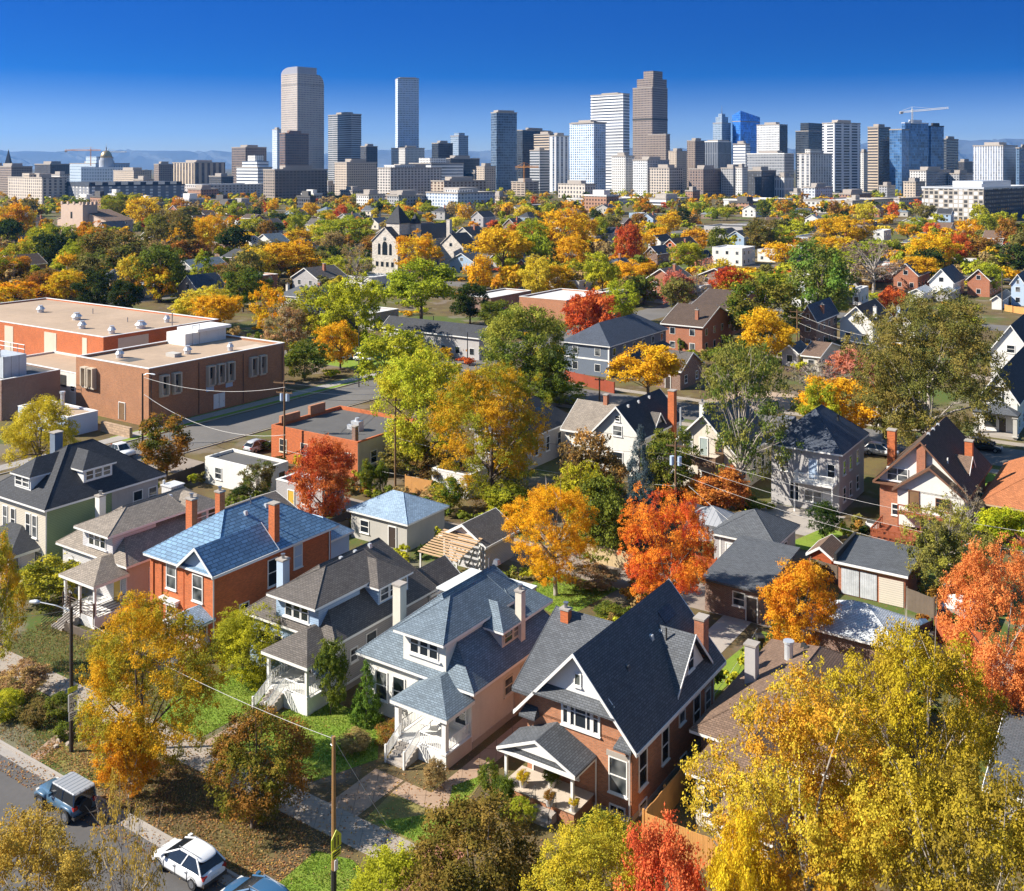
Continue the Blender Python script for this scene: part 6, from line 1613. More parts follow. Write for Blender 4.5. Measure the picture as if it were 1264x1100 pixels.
 (858, 595, 622, 34, 'shrub', 'orange', 'orange bush left of the rusty shrub', 'mid'),
 (318, 570, 618, 40, 'airy', ((.20, .16, .05), (.16, .18, .04)), 'slender brown green tree beside the white flat roofed building', 'mid'),
 (300, 600, 625, 34, 'shrub', 'dgreen', 'dark ivy bush below the white flat roofed building', 'mid'),
 (453, 568, 612, 20, 'col', 'green', 'narrow arborvitae left of its twin behind the red maple', 'mid'),
 (470, 570, 612, 18, 'col', 'green', 'narrow arborvitae right of its twin by the orange fence', 'mid'),
 (545, 560, 600, 60, 'airy', 'brown', 'brown leaved tree behind the white alley garage', 'mid'),
 (505, 540, 590, 66, 'airy', 'olive', 'olive vine covered tree by the orange brick shop', 'mid'),
 (452, 818, 892, 40, 'cone', ((.17, .25, .04), (.12, .19, .03)), 'small green spruce beside the white house wall', 'mid'),
 (408, 790, 882, 42, 'col', 'green', 'green vine covering the blue bungalow porch', 'mid'),
 (440, 905, 925, 42, 'shrub', 'tan', 'dry tan garden bush in front of the small spruce', 'mid'),
 (482, 892, 918, 34, 'shrub', 'rust', 'rusty dry bush by the white house porch', 'mid'),
 (536, 938, 972, 30, 'shrub', 'tan', 'thorny tan bush at the white house porch corner', 'mid'),
 (603, 940, 985, 26, 'shrub', 'green', 'tall clipped green hedge ball by the brick house porch', 'mid'),
 (622, 955, 1005, 30, 'shrub', 'green', 'clipped hedge mound at the foot of the brick house porch', 'mid'),
 (640, 985, 1020, 36, 'shrub', 'lime', 'clipped hedge mound nearest the bottom trees', 'mid'),
 (745, 1008, 1030, 48, 'shrub', 'green', 'long clipped hedge under the brick house window', 'mid'),
 (775, 1018, 1042, 20, 'shrub', 'green', 'round clipped bush left of the downspout', 'far'),
 (791, 1016, 1036, 18, 'shrub', 'green', 'round clipped bush right of the downspout', 'far'),
 (75, 855, 888, 34, 'shrub', 'green', 'bright green bush left of the lamp post', 'mid'),
 (80, 892, 912, 22, 'shrub', 'green', 'small green bush at the foot of the lamp post', 'far'),
 (58, 690, 745, 80, 'shrub', ((.20, .25, .03), (.42, .34, .03)), 'wild yellow green hedge beside the tan bungalow', 'mid'),
 (30, 820, 860, 60, 'shrub', 'tan', 'tan dry grass clump on the left bank', 'mid'),
 (8, 850, 885, 40, 'shrub', 'ygreen', 'yellow dry shrub on the left bank edge', 'mid'),
 (48, 868, 892, 44, 'shrub', 'brown', 'brown dry shrub on the left bank', 'mid'),
 (325, 830, 850, 40, 'shrub', 'lime', 'low pale green shrub behind the bright lawn', 'mid'),
 (752, 745, 768, 40, 'shrub', 'green', 'green juniper on the back lawn behind the brick gable house', 'mid'),
 (735, 700, 725, 60, 'shrub', 'tan', 'tan dried plants on the back lawn', 'mid'),
 (790, 690, 722, 40, 'shrub', 'brown', 'brown dried plants before the tan garden wall', 'mid'),
 (690, 470, 500, 60, 'shrub', 'lime', 'weedy green bank below the red fence', 'mid'),
 (325, 544, 556, 24, 'shrub', 'dgreen', 'dark clipped bush beside the white car on the side street', 'far'),
 (1110, 700, 725, 40, 'shrub', 'brown', 'low brown shrub beside the red deck', 'far'),
 (1160, 645, 745, 60, 'airy', 'olive', 'olive green shrub tree before the half timbered house', 'mid'),
]
for q in NEAR:
    T(*q[:7], lod=q[7], group=None, bark=BARKP if 'bare' in q[6] or q[4] in ('sparse', 'airy') or q[7] == 'huge' and q[0] > 990 else None, cat='shrub' if q[4] in ('shrub', 'col') else 'tree')

# farther trees: scattered where the photograph shows crowns, clear of the buildings it shows
BUILT = [(355, 440, 480, 590), (120, 500, 500, 640), (455, 255, 560, 345), (540, 280, 605, 330), (68, 238, 165, 275), (815, 285, 865, 322), (878, 295, 935, 325), (640, 356, 760, 400), (0, 362, 355, 530), (692, 385, 826, 470), (1100, 318, 1250, 372), (868, 266, 946, 284), (572, 352, 656, 378), (935, 302, 1020, 325), (458, 390, 598, 425)]
rng = random.Random(11)
FARC = ['gold', 'golden', 'golden', 'golden', 'yellow', 'yellow', 'ygreen', 'ygreen', 'ygreen', 'lime', 'lime', 'lime', 'green', 'green', 'olive', 'olive', 'mixed', 'mixed', 'dgreen', 'gold', 'rust', 'tan', 'tan', 'red', 'orange', 'lime']
def spot_ok(cx, yt, yb, w):
    for (a, t_, c, d) in BUILT:
        if cx + w * .35 > a and cx - w * .35 < c and yb > d - .3 * (d - t_) and yt < d - 3: return False
    return True
placed = []
n = tries = 0
while n < 165 and tries < 6000:
    tries += 1
    yb = 266 + 120 * rng.random() ** 1.5
    cx = rng.uniform(-10, 1274)
    s = (yb - YH) / H
    hm, wm = rng.uniform(7.5, 15), rng.uniform(8, 15)
    yt = yb - hm * s; w = wm * s
    if not spot_ok(cx, yt, yb, w): continue
    if any(abs(cx - a) < (w + c) * .27 and abs(yb - b_) < 6 for a, b_, c in placed): continue
    placed.append((cx, yb, w)); n += 1
    T(cx, yt, yb, w, rng.choice(['round', 'round', 'oval', 'spread', 'airy']) if rng.random() > .06 else rng.choice(['bare', 'cone']), rng.choice(FARC), None, group='autumn trees of the far neighbourhood')

# tree belt in front of downtown: crowns far off that run together
nr = np.random.default_rng(4)
YC = ['green', 'green', 'lime', 'olive', 'dgreen', 'tan', 'brown', 'rust', 'green', 'ygreen']
def belt(label, y0, y1, count, m_, ls, hr, wr, pw=1.0, avoid=False, uvs=None):
    allco = []; allcol = []
    for k in range(count):
        yb = y0 + (y1 - y0) * nr.random() ** pw; cx = nr.uniform(-80, 1350)
        s = (yb - YH) / H; hh = nr.uniform(*hr); ww = nr.uniform(*wr)
        if avoid and not spot_ok(cx, yb - hh * s, yb + 3, ww * 2 * s): continue
        p = W(*uvs[k]) if uvs else G(cx, max(yb, 230)); a, b_ = TINT[YC[int(nr.integers(len(YC)))] if uvs else FARC[int(nr.integers(len(FARC)))]] if uvs else TINT[FARC[int(nr.integers(len(FARC)))]]
        K = 9; pc = unit(nr.normal(size=(K, 3))) * nr.uniform(.3, .75, (K, 1)); ix = nr.integers(0, K, m_)
        dd = unit(nr.normal(size=(m_, 3)) + pc[ix] * .8 + np.array([0, 0, .3]))
        pos = np.array([p.x, p.y, hh * .55]) + (pc[ix] + dd * .36 * (nr.random(m_) ** .4)[:, None]) * np.array([ww, ww, hh * .45])
        nn = unit(dd * .7 + np.array([0, 0, .3]) + nr.normal(size=(m_, 3)) * .45)
        allco.append(leaf_quads(nr, pos, nn, ls, .8))
        f_ = np.clip(nr.random(K)[ix] * .8 + nr.random(m_) * .3, 0, 1)[:, None]
        col = (np.array(a) * f_ + np.array(b_) * (1 - f_)) * nr.uniform(.85, 1.5, (m_, 1))
        allcol.append(np.concatenate([col, np.ones((m_, 1))], 1))
    co = np.concatenate(allco); col = np.concatenate(allcol)
    tag(link('treetops', quads_mesh('treetops', co, len(co), {'col': col}, stuffmat('far_leaves'))), label, 'treetops', None, 'stuff')
belt('belt of autumn treetops far off in front of downtown', 239, 268, 1100, 110, 2.0, (6, 12), (4.5, 8))
belt('autumn treetops and thickets between the houses of the far neighbourhood', 266, 372, 800, 460, 1.05, (5, 10.5), (3.5, 6.8), 1.15, True)
belt('low shrubs and hedges filling the yards of the middle distance', 300, 470, 330, 300, .42, (1.2, 3.4), (1.2, 3.2), 1.0, True)
YARDS = [(u_ + nr.uniform(-1, 1), v_) for u_ in np.arange(-104, -14, 12.4) for v_ in np.arange(73, 86, 1.7)] + [(u_ + nr.uniform(-1.2, 1.2), v_) for u_ in np.arange(-100, -14, 11.6) for v_ in np.arange(93, 116, 1.6)] + [(u_, 93 + nr.uniform(-.6, .8)) for u_ in np.arange(-86, -44, 1.5)]
belt('bushes and hedges along the back yard boundaries by the alley', 0, 0, len(YARDS), 240, .28, (.8, 2.4), (.7, 1.5), 1.0, False, YARDS)

# fallen leaves, grass blades
def in_poly(P, poly):
    x, y = P[:, 0], P[:, 1]; ins = np.zeros(len(P), bool); j = len(poly) - 1
    for i in range(len(poly)):
        xi, yi = poly[i]; xj, yj = poly[j]
        c = ((yi > y) != (yj > y)) & (x < (xj - xi) * (y - yi) / (yj - yi + 1e-12) + xi); ins ^= c; j = i
    return ins
def uv3(P, z):
    return np.stack([P[:, 0] * UX + P[:, 1] * VX, P[:, 0] * UY + P[:, 1] * VY, z], 1)
N = 22000
P = np.stack([nr.uniform(-84, -14, N), 37.2 + 19 * nr.random(N) ** 1.5], 1)
dens = np.sin(P[:, 0] * .9) * np.sin(P[:, 1] * 1.3 + P[:, 0] * .4) + nr.random(N) * 1.2
P = P[dens > .15]
for poly in ([(-62.6, 47.2), (-58.0, 47.2), (-57.8, 55.6), (-63.6, 55.8), (-64.6, 50.5)], [(-55.8, 48.0), (-47.8, 48.0), (-46.0, 52.2), (-49.0, 55.8), (-55.6, 56.0)], [(-41.6, 47.2), (-37.6, 47.0), (-37.0, 49.2), (-38.5, 52.4), (-38.9, 55.0), (-40.0, 52.6), (-38.7, 50.4)], [(-42.6, 39.4), (-38.4, 39.4), (-38.4, 43.0), (-40.5, 43.8), (-42.8, 43.2)]):
    P = P[~(in_poly(P, poly) & (nr.random(len(P)) > .12))]
E_ = np.stack([nr.uniform(-66, -42, 16000), nr.uniform(39.3, 44.6, 16000)], 1); E_ = E_[np.sin(E_[:, 0] * 1.1 + 1) * np.sin(E_[:, 1] * 1.7 + E_[:, 0] * .5) + nr.random(len(E_)) * 1.6 > .75]; P = np.concatenate([P, E_[~in_poly(E_, [(-42.6, 39.4), (-38.4, 39.4), (-38.4, 43.0), (-40.5, 43.8), (-42.8, 43.2)])]])
N = len(P)
nn = unit(nr.normal(size=(N, 3)) * .35 + np.array([0, 0, 1]))
co = leaf_quads(nr, uv3(P, np.full(N, .05)), nn, .105, .7)
pal = 1.25 * np.array([(.38, .18, .07), (.30, .13, .05), (.42, .26, .10), (.25, .12, .06), (.50, .30, .08), (.34, .22, .12)])
col = np.concatenate([pal[nr.integers(0, len(pal), N)] * nr.uniform(.6, 1.2, (N, 1)), np.ones((N, 1))], 1)
tag(link('leaf_litter', quads_mesh('leaf_litter', co, N, {'col': col}, stuffmat('fallen_leaves'))), 'fallen brown and orange leaves strewn over the front yards', 'fallen leaves', None, 'stuff')
def blades(label, poly, dens_, hgt, pal_):
    xs = [p[0] for p in poly]; ys = [p[1] for p in poly]
    A = (max(xs) - min(xs)) * (max(ys) - min(ys)); n_ = int(A * dens_)
    P = np.stack([nr.uniform(min(xs), max(xs), n_), nr.uniform(min(ys), max(ys), n_)], 1); P = P[in_poly(P, poly)]; n_ = len(P)
    b0 = uv3(P, np.full(n_, .01)); an = nr.random(n_) * 6.283; w_ = .03; h_ = hgt * nr.uniform(.5, 1.3, n_)
    t_ = np.stack([np.cos(an), np.sin(an), np.zeros(n_)], 1) * w_; ln = nr.normal(size=(n_, 3)) * .35; ln[:, 2] = 1; tip = b0 + ln * h_[:, None]
    co = np.stack([b0 - t_, b0 + t_, tip + t_ * .3, tip - t_ * .3], 1)
    pa = np.array(pal_); c_ = np.concatenate([pa[nr.integers(0, len(pa), n_)] * nr.uniform(.7, 1.3, (n_, 1)), np.ones((n_, 1))], 1)
    tag(link('grass', quads_mesh('grass', co, n_, {'col': c_}, stuffmat('grass_blades'))), label, 'grass', None, 'stuff')
GP = [(.18, .28, .03), (.21, .31, .035), (.14, .22, .028), (.26, .29, .05)]
blades('short green grass of the lawn left of the blue bungalow', [(-62.6, 47.2), (-58.0, 47.2), (-57.8, 55.6), (-63.6, 55.8), (-64.6, 50.5)], 150, .09, GP)
blades('short green grass of the lawn left of the white house', [(-55.8, 48.0), (-47.8, 48.0), (-46.0, 52.2), (-49.0, 55.8), (-55.6, 56.0)], 150, .09, GP)
blades('short green grass left of the clipped hedges', [(-41.6, 47.2), (-37.6, 47.0), (-37.0, 49.2), (-38.5, 52.4), (-38.9, 55.0), (-40.0, 52.6), (-38.7, 50.4)], 220, .07, GP)
blades('green grass of the verge beside the wooden pole', [(-42.6, 39.4), (-38.4, 39.4), (-38.4, 43.0), (-40.5, 43.8), (-42.8, 43.2)], 220, .08, GP)
blades('green grass of the back lawn', [(-53.6, 79.5), (-46.6, 77.5), (-45.6, 86.0), (-52.6, 86.0)], 90, .1, GP)
DG = [(.30, .23, .09), (.24, .20, .07), (.20, .20, .06), (.34, .25, .12)]
blades('dry straw coloured grass on the bank and verges', [(-84, 39.6), (-45, 39.6), (-45, 44.2), (-84, 44.2)], 55, .16, DG)
blades('dry grass in the left front yards', [(-84, 47.2), (-65, 47.2), (-65, 52), (-84, 52)], 45, .2, DG + [(.16, .20, .04)])
# small houses whose roofs show between the far trees
hr_ = random.Random(21); FARH = []
WM = [ST_WHITE, SD_GREY, BR_RED, BR_DARK, ST_TAN, SD_GREY, SD_BLUE, BR_RED, ST_CREAM]; RM = [SH_GREY, SH_DARK, SH_NAVY, SH_DBROWN, SH_BROWN, SH_TAUPE, SH_DARK, SH_BLUEGREY, TARL]
WN = ['white', 'grey sided', 'red brick', 'dark brick', 'tan', 'grey', 'pale blue', 'brick', 'cream']; RN = ['grey', 'black', 'slate', 'dark brown', 'brown', 'taupe', 'charcoal', 'pale blue', 'white flat']
k = 0
while len(FARH) < 88 and k < 2500:
    k += 1
    yb = hr_.uniform(264, 372); cx = hr_.uniform(0, 1264); s = (yb - YH) / H
    w_ = hr_.uniform(8, 12); l_ = hr_.uniform(9, 15); h_ = hr_.choice([3.6, 5.8, 5.8, 6.2])
    if not spot_ok(cx, yb - 9 * s, yb + 6, 22 * s) or any(abs(cx - a) < 17 * s and abs(yb - b_) < 5 * s for a, b_ in FARH): continue
    u, v = guv(cx, yb); fr = v % 118
    if 28 < (v - 0) % 118 < 42: continue
    FARH.append((cx, yb)); i, j = hr_.randrange(len(WM)), hr_.randrange(len(RM)); flat = RN[j] == 'white flat'
    b = Bld('house', 'x', 'house', u, v, w_, l_, detail=1)
    LABELS['x'] -= 1
    kind = 'flat' if flat else hr_.choice(['gy', 'gy', 'gx', 'hip'])
    if flat: b.flat(WM[i], h_, TARL)
    else:
        b.walls(WM[i], h_ - .1); rs = hr_.uniform(2.6, 4.2)
        b.hip(RM[j], h_, h_ + rs * .8, .4) if kind == 'hip' else b.gable(RM[j], h_, rs, kind[1], .4, wall=WM[i], zw=h_ - .12)
        if hr_.random() < .5: b.chimney(-w_ * .3, l_ * .5, h_, h_ + rs + .9, BR_RED, .8, .8, pot=False)
    for st in range(2 if h_ > 5 else 1):
        for q_ in range(2): b.win('f', 0, -w_ * (.28 + .44 * q_), 1.0 + st * 2.8, 1.2, 1.4); b.win('r', 0, l_ * (.28 + .44 * q_), 1.0 + st * 2.8, 1.1, 1.4)
    FARHL.append((b.root, cx, yb - 4 * s, '%s %s house with %s roof' % ({'flat': 'box shaped', 'gy': 'gable fronted', 'gx': 'side gabled', 'hip': 'hip roofed'}[kind], WN[i], RN[j]) if not flat else '%s house with %s roof' % (WN[i], RN[j])))
# ------------------------------------------------------------------ street furniture, cars, fences
PAINT_W = mat('car_white', (.72, .73, .74), .3, .02, 1, coat=.6)
PAINT_B = mat('car_blue', (.035, .11, .22), .3, .03, 1, coat=.7)
PAINT_J = mat('jeep_blue', (.06, .125, .20), .35, .03, 1, coat=.5)
PAINT_K = mat('car_black', (.015, .016, .02), .3, .03, 1, coat=.7)
CGLASS = glass('car_glass', (.012, .016, .022), (.02, .025, .03))
TYRE = mat('tyre', (.018, .018, .018), .9, .2, 3)
LAMPM = mat('lamp_lens', (.6, .6, .58), .15, .05, 2); TAILM = mat('tail_lens', (.35, .02, .015), .2, .05, 2)

def loft(mb, st):
    """stations (x, z0, z1, half width): rounded box sections"""
    rings = []
    for x, z0, z1, hw in st:
        r = min(.14, (z1 - z0) * .3, hw * .3)
        sec = [(-hw + r * .6, z0), (hw - r * .6, z0), (hw, z0 + r), (hw, z1 - r), (hw - r, z1), (-hw + r, z1), (-hw, z1 - r), (-hw, z0 + r)]
        b = len(mb.v); mb.v.extend([(x, y, z) for y, z in sec]); rings.append(b)
    for a, b in zip(rings, rings[1:]):
        for k in range(8):
            mb.f.append((a + k, a + (k + 1) % 8, b + (k + 1) % 8, b + k)); mb.m.append(mb.cm)
    mb.f.append(tuple(rings[0] + k for k in reversed(range(8)))); mb.m.append(mb.cm)
    mb.f.append(tuple(rings[-1] + k for k in range(8))); mb.m.append(mb.cm)

def car(label, loc, rz, paint, kind='hatch', detail=True):
    """front of the car points along local +x"""
    nm = {'hatch': 'parked_car', 'jeep': 'jeep', 'pickup': 'pickup_truck'}[kind]
    o = thing(nm, label, 'car' if kind != 'pickup' else 'pickup', loc, rz)
    mb = MB()
    if kind == 'jeep':
        loft(mb, [(-2.05, .55, 1.05, .78), (-1.95, .45, 1.15, .8), (.75, .45, 1.15, .8), (.8, .5, 1.12, .68), (1.9, .55, 1.05, .62), (2.0, .6, 1.0, .6)])
        loft(mb, [(.85, .72, .92, .9), (1.0, .82, 1.0, .92), (1.6, .82, 1.0, .92), (1.95, .6, .85, .9)])
        loft(mb, [(-1.95, .6, .85, .9), (-1.7, .82, 1.0, .92), (-.95, .82, 1.0, .92), (-.75, .6, .9, .9)])
        cb = (-2.0, .55, .76); ct = (-1.95, .3, .68); zb, zt = 1.13, 1.82; roofm = mat('pale_hardtop', (.30, .32, .35), .5, .06, 2, pat='vlines', w=.34, mort=.07, c2=(.13, .15, .18))
    elif kind == 'pickup':
        loft(mb, [(-2.7, .5, 1.05, .85), (-2.6, .4, 1.1, .92), (-.5, .4, 1.1, .94), (1.0, .4, 1.08, .94), (2.2, .42, 1.02, .92), (2.6, .5, .9, .82)])
        cb = (-.7, 1.25, .84); ct = (-.45, .65, .68); zb, zt = 1.06, 1.75; roofm = paint
    else:
        loft(mb, [(-2.3, .45, .80, .60), (-2.27, .36, .92, .74), (-2.16, .27, 1.02, .84), (-1.75, .22, 1.05, .90), (-1.2, .21, 1.05, .92), (-.3, .2, 1.02, .93), (.7, .2, 1.0, .92), (1.1, .21, .97, .91), (1.6, .22, .90, .90), (2.0, .26, .80, .84), (2.2, .32, .70, .74), (2.27, .38, .62, .60)])
        cb = (-2.1, 1.3, .85); ct = (-1.45, .0, .57); zb, zt = .99, 1.58; roofm = paint
    b = mb.build('body', paint, o, True)
    if kind == 'hatch':
        sb = b.modifiers.new('smooth', 'SUBSURF'); sb.levels = 1; sb.render_levels = 2
    x0, x1, hb = cb; t0, t1, ht = ct
    B = [(x0, -hb, zb), (x1, -hb, zb), (x1, hb, zb), (x0, hb, zb)]; T_ = [(t0, -ht, zt), (t1, -ht, zt), (t1, ht, zt), (t0, ht, zt)]
    MB().hexa(B, T_).build('windows', CGLASS, o)
    rf = MB(); loft(rf, [(t0 - .12, zt - .03, zt + .03, ht * .92), (t0, zt - .04, zt + .08, ht + .04), (t1 - .1, zt - .04, zt + .08, ht + .04), (t1 + .1, zt - .04, zt + .02, ht * .95)])
    if kind == 'hatch':
        rf = MB(); loft(rf, [(t0 - .42, zt - .22, zt - .14, ht * .95), (t0 - .12, zt - .08, zt + .02, ht * 1.03), (t0 + .3, zt - .06, zt + .09, ht * 1.07), ((t0 + t1) / 2, zt - .06, zt + .12, ht * 1.08), (t1 - .15, zt - .06, zt + .08, ht * 1.06), (t1 + .12, zt - .08, zt + .0, ht * 1.0)])
    ro = rf.build('roof', roofm, o, kind == 'hatch')
    if kind == 'hatch':
        sb = ro.modifiers.new('smooth', 'SUBSURF'); sb.levels = 1; sb.render_levels = 2
    if kind == 'hatch':   # windscreen and pillars
        pass
    pl = MB()
    for a, c in zip(B, T_): pl.bar(tuple(a[i] + (c[i] - a[i]) * -.02 for i in range(3)), c, .055)
    for s in (-1, 1):
        xm = (x0 + x1) / 2 - .05; tm = (t0 + t1) / 2 - .05
        pl.bar((xm, s * (hb + .005), zb), (tm, s * (ht + .005), zt), .05)
    pl.build('pillar', paint, o)
    R_ = .40 if kind != 'hatch' else .33; wx = {'hatch': (-1.4, 1.42), 'jeep': (-1.35, 1.3), 'pickup': (-1.7, 1.65)}[kind]; wy = .78 if kind != 'jeep' else .8
    for x in wx:
        for s in (-1, 1):
            w = thing_child('wheel', o); 
            tb = MB().tube([(x, s * (wy - .1), R_), (x, s * (wy + .13), R_)], R_, 18); tb.build('tyre', TYRE, w, False)
            MB().tube([(x, s * (wy + .1), R_), (x, s * (wy + .145), R_)], R_ * .62, 12).tube([(x, s * (wy + .13), R_), (x, s * (wy + .16), R_)], R_ * .2, 8).build('rim', METAL, w)
            ar = MB()
            if kind == 'hatch':
                pts = [(x + (R_ + .07) * math.cos(t_ * math.pi / 8), s * (wy + .105), R_ + (R_ + .07) * math.sin(t_ * math.pi / 8)) for t_ in range(9)]
                ar.tube(pts, .035, 4); ar.build('wheel_arch', DARKM, o)
    fx = {'hatch': 2.1, 'jeep': 1.99, 'pickup': 2.5}[kind]; rx = {'hatch': -2.22, 'jeep': -2.05, 'pickup': -2.66}[kind]; hz = .66 if kind == 'hatch' else .86
    for s in (-1, 1):
        MB().box(fx - .16, s * .58 - .16, hz - .08, fx + .03, s * .58 + .16, hz + .08).build('headlight', LAMPM, o)
        MB().box(rx - .05, s * .66 - .14, hz + .06, rx + .16, s * .66 + .14, hz + .26).build('tail_light', TAILM, o)
    if kind == 'hatch':
        sm_ = MB()
        for s in (-1, 1):
            for xx in (1.02, .0, -1.0): sm_.box(xx - .012, s * .925 - .012, .34, xx + .012, s * .925 + .012, .98)
            sm_.box(-1.0, s * .93 - .01, .40, 1.0, s * .93 + .01, .45)
        sm_.build('door_seams', DARKM, o); hd = MB()
        for s in (-1, 1):
            for xx in (.12, -.88): hd.box(xx, s * .93 - .015, .80, xx + .2, s * .93 + .03, .85)
        hd.build('door_handles', paint, o)
        rr_ = MB()
        for s in (-1, 1): rr_.tube([(-1.5, s * .52, 1.68), (.1, s * .52, 1.70)], .025, 5)
        rr_.build('roof_rails', METAL, o)
    for s in (-1, 1):
        MB().box(x1 - .35, s * (hb + .04), zb + .02, x1 - .15, s * (hb + .26), zb + .2).build('wing_mirror', paint, o)
    MB().box(rx - .1, -.8, .38, rx + .1, .8, .55).build('rear_bumper', DARKM, o); MB().box(fx - .06, -.8, .32, fx + .1, .8, .5).build('front_bumper', DARKM if kind != 'hatch' else paint, o)
    MB().box(rx - .115, -.26, .62 if kind == 'hatch' else .75, rx - .03, .26, .76 if kind == 'hatch' else .9).build('number_plate', mat('plate_white', (.6, .6, .58)), o)
    if kind == 'jeep':
        MB().tube([(-2.12, .1, 1.05), (-2.36, .1, 1.05)], .38, 16).build('spare_wheel', TYRE, o)
        MB().box(1.97, -.42, .68, 2.04, .42, 1.0).build('grille', DARKM, o)
    if kind == 'pickup': MB().box(-2.5, -.75, 1.07, -.75, .75, 1.11).build('bed', DARKM, o)
    return o
def thing_child(name, parent):
    o = bpy.data.objects.new(name, None); C.objects.link(o); o.parent = parent; o.empty_display_size = .1; return o

RU = -TH                          # local x along +u (to the viewer's right)
p = W(-47.6, 37.9); car('white compact car parked at the kerb with its rear to the viewer', (p.x, p.y, .01), RU + math.pi, PAINT_W)
p = W(-58.6, 37.35); car('pale blue jeep with white slatted hardtop parked at the kerb', (p.x, p.y, .01), RU + math.pi, PAINT_J, 'jeep')
p = W(-41.9, 37.9); car('dark blue car cut by the bottom edge behind the white car', (p.x, p.y, .01), RU + math.pi, PAINT_B)
def far_car(label, px, py, paint, ang=0, kind='hatch'):
    p = G(px, py); return car(label, (p.x, p.y, .02), RU + ang, paint, kind)
far_car('white pickup truck parked by the white utility shed', 147, 563, PAINT_W, 0, 'pickup')
far_car('pale car on the side street beside the clipped bush', 320, 556, mat('car_silver', (.45, .46, .48), .35, .02, 1, coat=.5), math.pi / 2)
far_car('blue car parked under the golden tree at the school corner', 425, 443, PAINT_J, 0)
far_car('white car parked beside the blue car at the school corner', 449, 446, PAINT_W, 0)
far_car('black car parked in front of the white and black house', 1216, 556, PAINT_K, 0)
far_car('white car on the street behind the grey stucco house', 1088, 562, PAINT_W, 0)
far_car('white car in the lot behind the dark red maple', 892, 334, PAINT_W, 0)
far_car('silver car in the lot behind the pinkish red tree', 868, 338, MATS['car_silver'], 0)
far_car('dark car in the lot left of the red gabled house', 806, 338, PAINT_K, .4)
far_car('white car parked on the driveway between house and terracotta bungalow', 1206, 590, PAINT_W, math.pi / 2)

def text(parent, s, size, m, loc, rot, name='lettering', ext=.002):
    cu = bpy.data.curves.new('lettering', 'FONT'); cu.body = s; cu.size = size; cu.align_x = 'CENTER'; cu.align_y = 'CENTER'; cu.extrude = ext
    cu.materials.append(m); tmp = bpy.data.objects.new('tmp', cu); me = bpy.data.meshes.new_from_object(tmp); bpy.data.objects.remove(tmp); o = link(name, me, parent); o.location = loc; o.rotation_euler = rot; return o
INK = mat('sign_ink', (.015, .015, .015), .6); SIGNW = mat('sign_white', (.75, .75, .73), .5, .03); SIGNY = mat('sign_yellow_green', (.55, .62, .03), .5, .05)
# lamp post with speed sign; local x = +u
lp = G(88, 928); o = thing('street_lamp', 'dark wooden lamp post with curved arm and speed limit sign', 'street lamp', lp, -TH)
MB().tube([(0, 0, -.2), (0, 0, 9.9)], [.15, .11], 8).build('post', mat('dark_pole', (.05, .035, .025), .8, .2, 1), o)
MB().tube([(0, 0, 9.6), (-1.2, -.4, 9.85), (-2.6, -.8, 9.9)], .045, 6).build('arm', METAL, o)
lh = MB(); lh.tube([(-2.5, -.78, 9.88), (-2.8, -.86, 9.88), (-3.3, -1.0, 9.82)], [.09, .17, .08], 8); lh.build('lamp_head', GALV, o, True)
sg = MB().box(.16, -.34, 2.9, .19, .34, 4.05).box(.165, -.3, 2.25, .185, .3, 2.82).build('speed_sign', SIGNW, o)
text(sg, 'SPEED', .17, INK, (.196, 0, 3.86), (R(90), 0, R(90))); text(sg, 'LIMIT', .17, INK, (.196, 0, 3.66), (R(90), 0, R(90))); text(sg, '20', .52, INK, (.196, 0, 3.25), (R(90), 0, R(90)))
for k in range(3): MB().box(.186, -.22, 2.36 + k * .14, .19, .22, 2.42 + k * .14).build('sign_line', INK, sg)
MB().box(.16, -.36, 4.15, .19, .36, 4.5).build('school_plaque', SIGNY, o)
# wooden pole with school crossing sign
wp = G(412, 1112); o = thing('wooden_pole', 'tall thin wooden utility pole with school crossing sign at the bottom', 'utility pole', wp, -TH)
MB().tube([(0, 0, -.2), (0, 0, 8.95)], [.14, .10], 8).build('post', mat('honey_wood', (.32, .17, .06), .8, .2, 1.5), o); MB().tube([(0, 0, 0), (0, 0, 1.7)], .155, 8).build('post_sleeve', DARKM, o)
MB().tube([(0, 0, 8.6), (-.3, .1, 8.75), (-.3, .1, 8.4), (0, 0, 8.3)], .03, 5).cyl(-.12, 0, 8.7, 8.95, .05, 6).build('bracket', METAL, o)
cs = MB(); cs.hexa([(.17, -.38, 2.95), (.17, .38, 2.95), (.17, .38, 3.55), (.17, 0, 3.95), (.17, -.38, 3.55)], [(.2, -.38, 2.95), (.2, .38, 2.95), (.2, .38, 3.55), (.2, 0, 3.95), (.2, -.38, 3.55)]); so = cs.build('crossing_sign', SIGNY, o)
pd = MB()
for c, k in ((-.12, 1.0), (.13, .85)):
    pd.cyl(0, 0, 0, 0, .001, 4) if False else None
    pd.box(.2, c - .05 * k, 3.2, .204, c + .05 * k, 3.2 + .3 * k); pd.hexa([(.2, c - .05, 3.02), (.2, c - .01, 3.02), (.2, c, 3.22), (.2, c - .05, 3.22)], [(.204, c - .05, 3.02), (.204, c - .01, 3.02), (.204, c, 3.22), (.204, c - .05, 3.22)]); pd.box(.2, c + .01, 3.02, .204, c + .055, 3.22)
    pd.tube([(.2, c, 3.27 + .3 * k), (.204, c, 3.27 + .3 * k)], .06, 10)
pd.build('pedestrian_figures', INK, so)
MB().box(.17, -.34, 2.45, .2, .34, 2.85).build('plaque', SIGNY, o); MB().box(.16, -.12, 1.75, .2, .12, 2.3).build('small_sign', SIGNW, o)
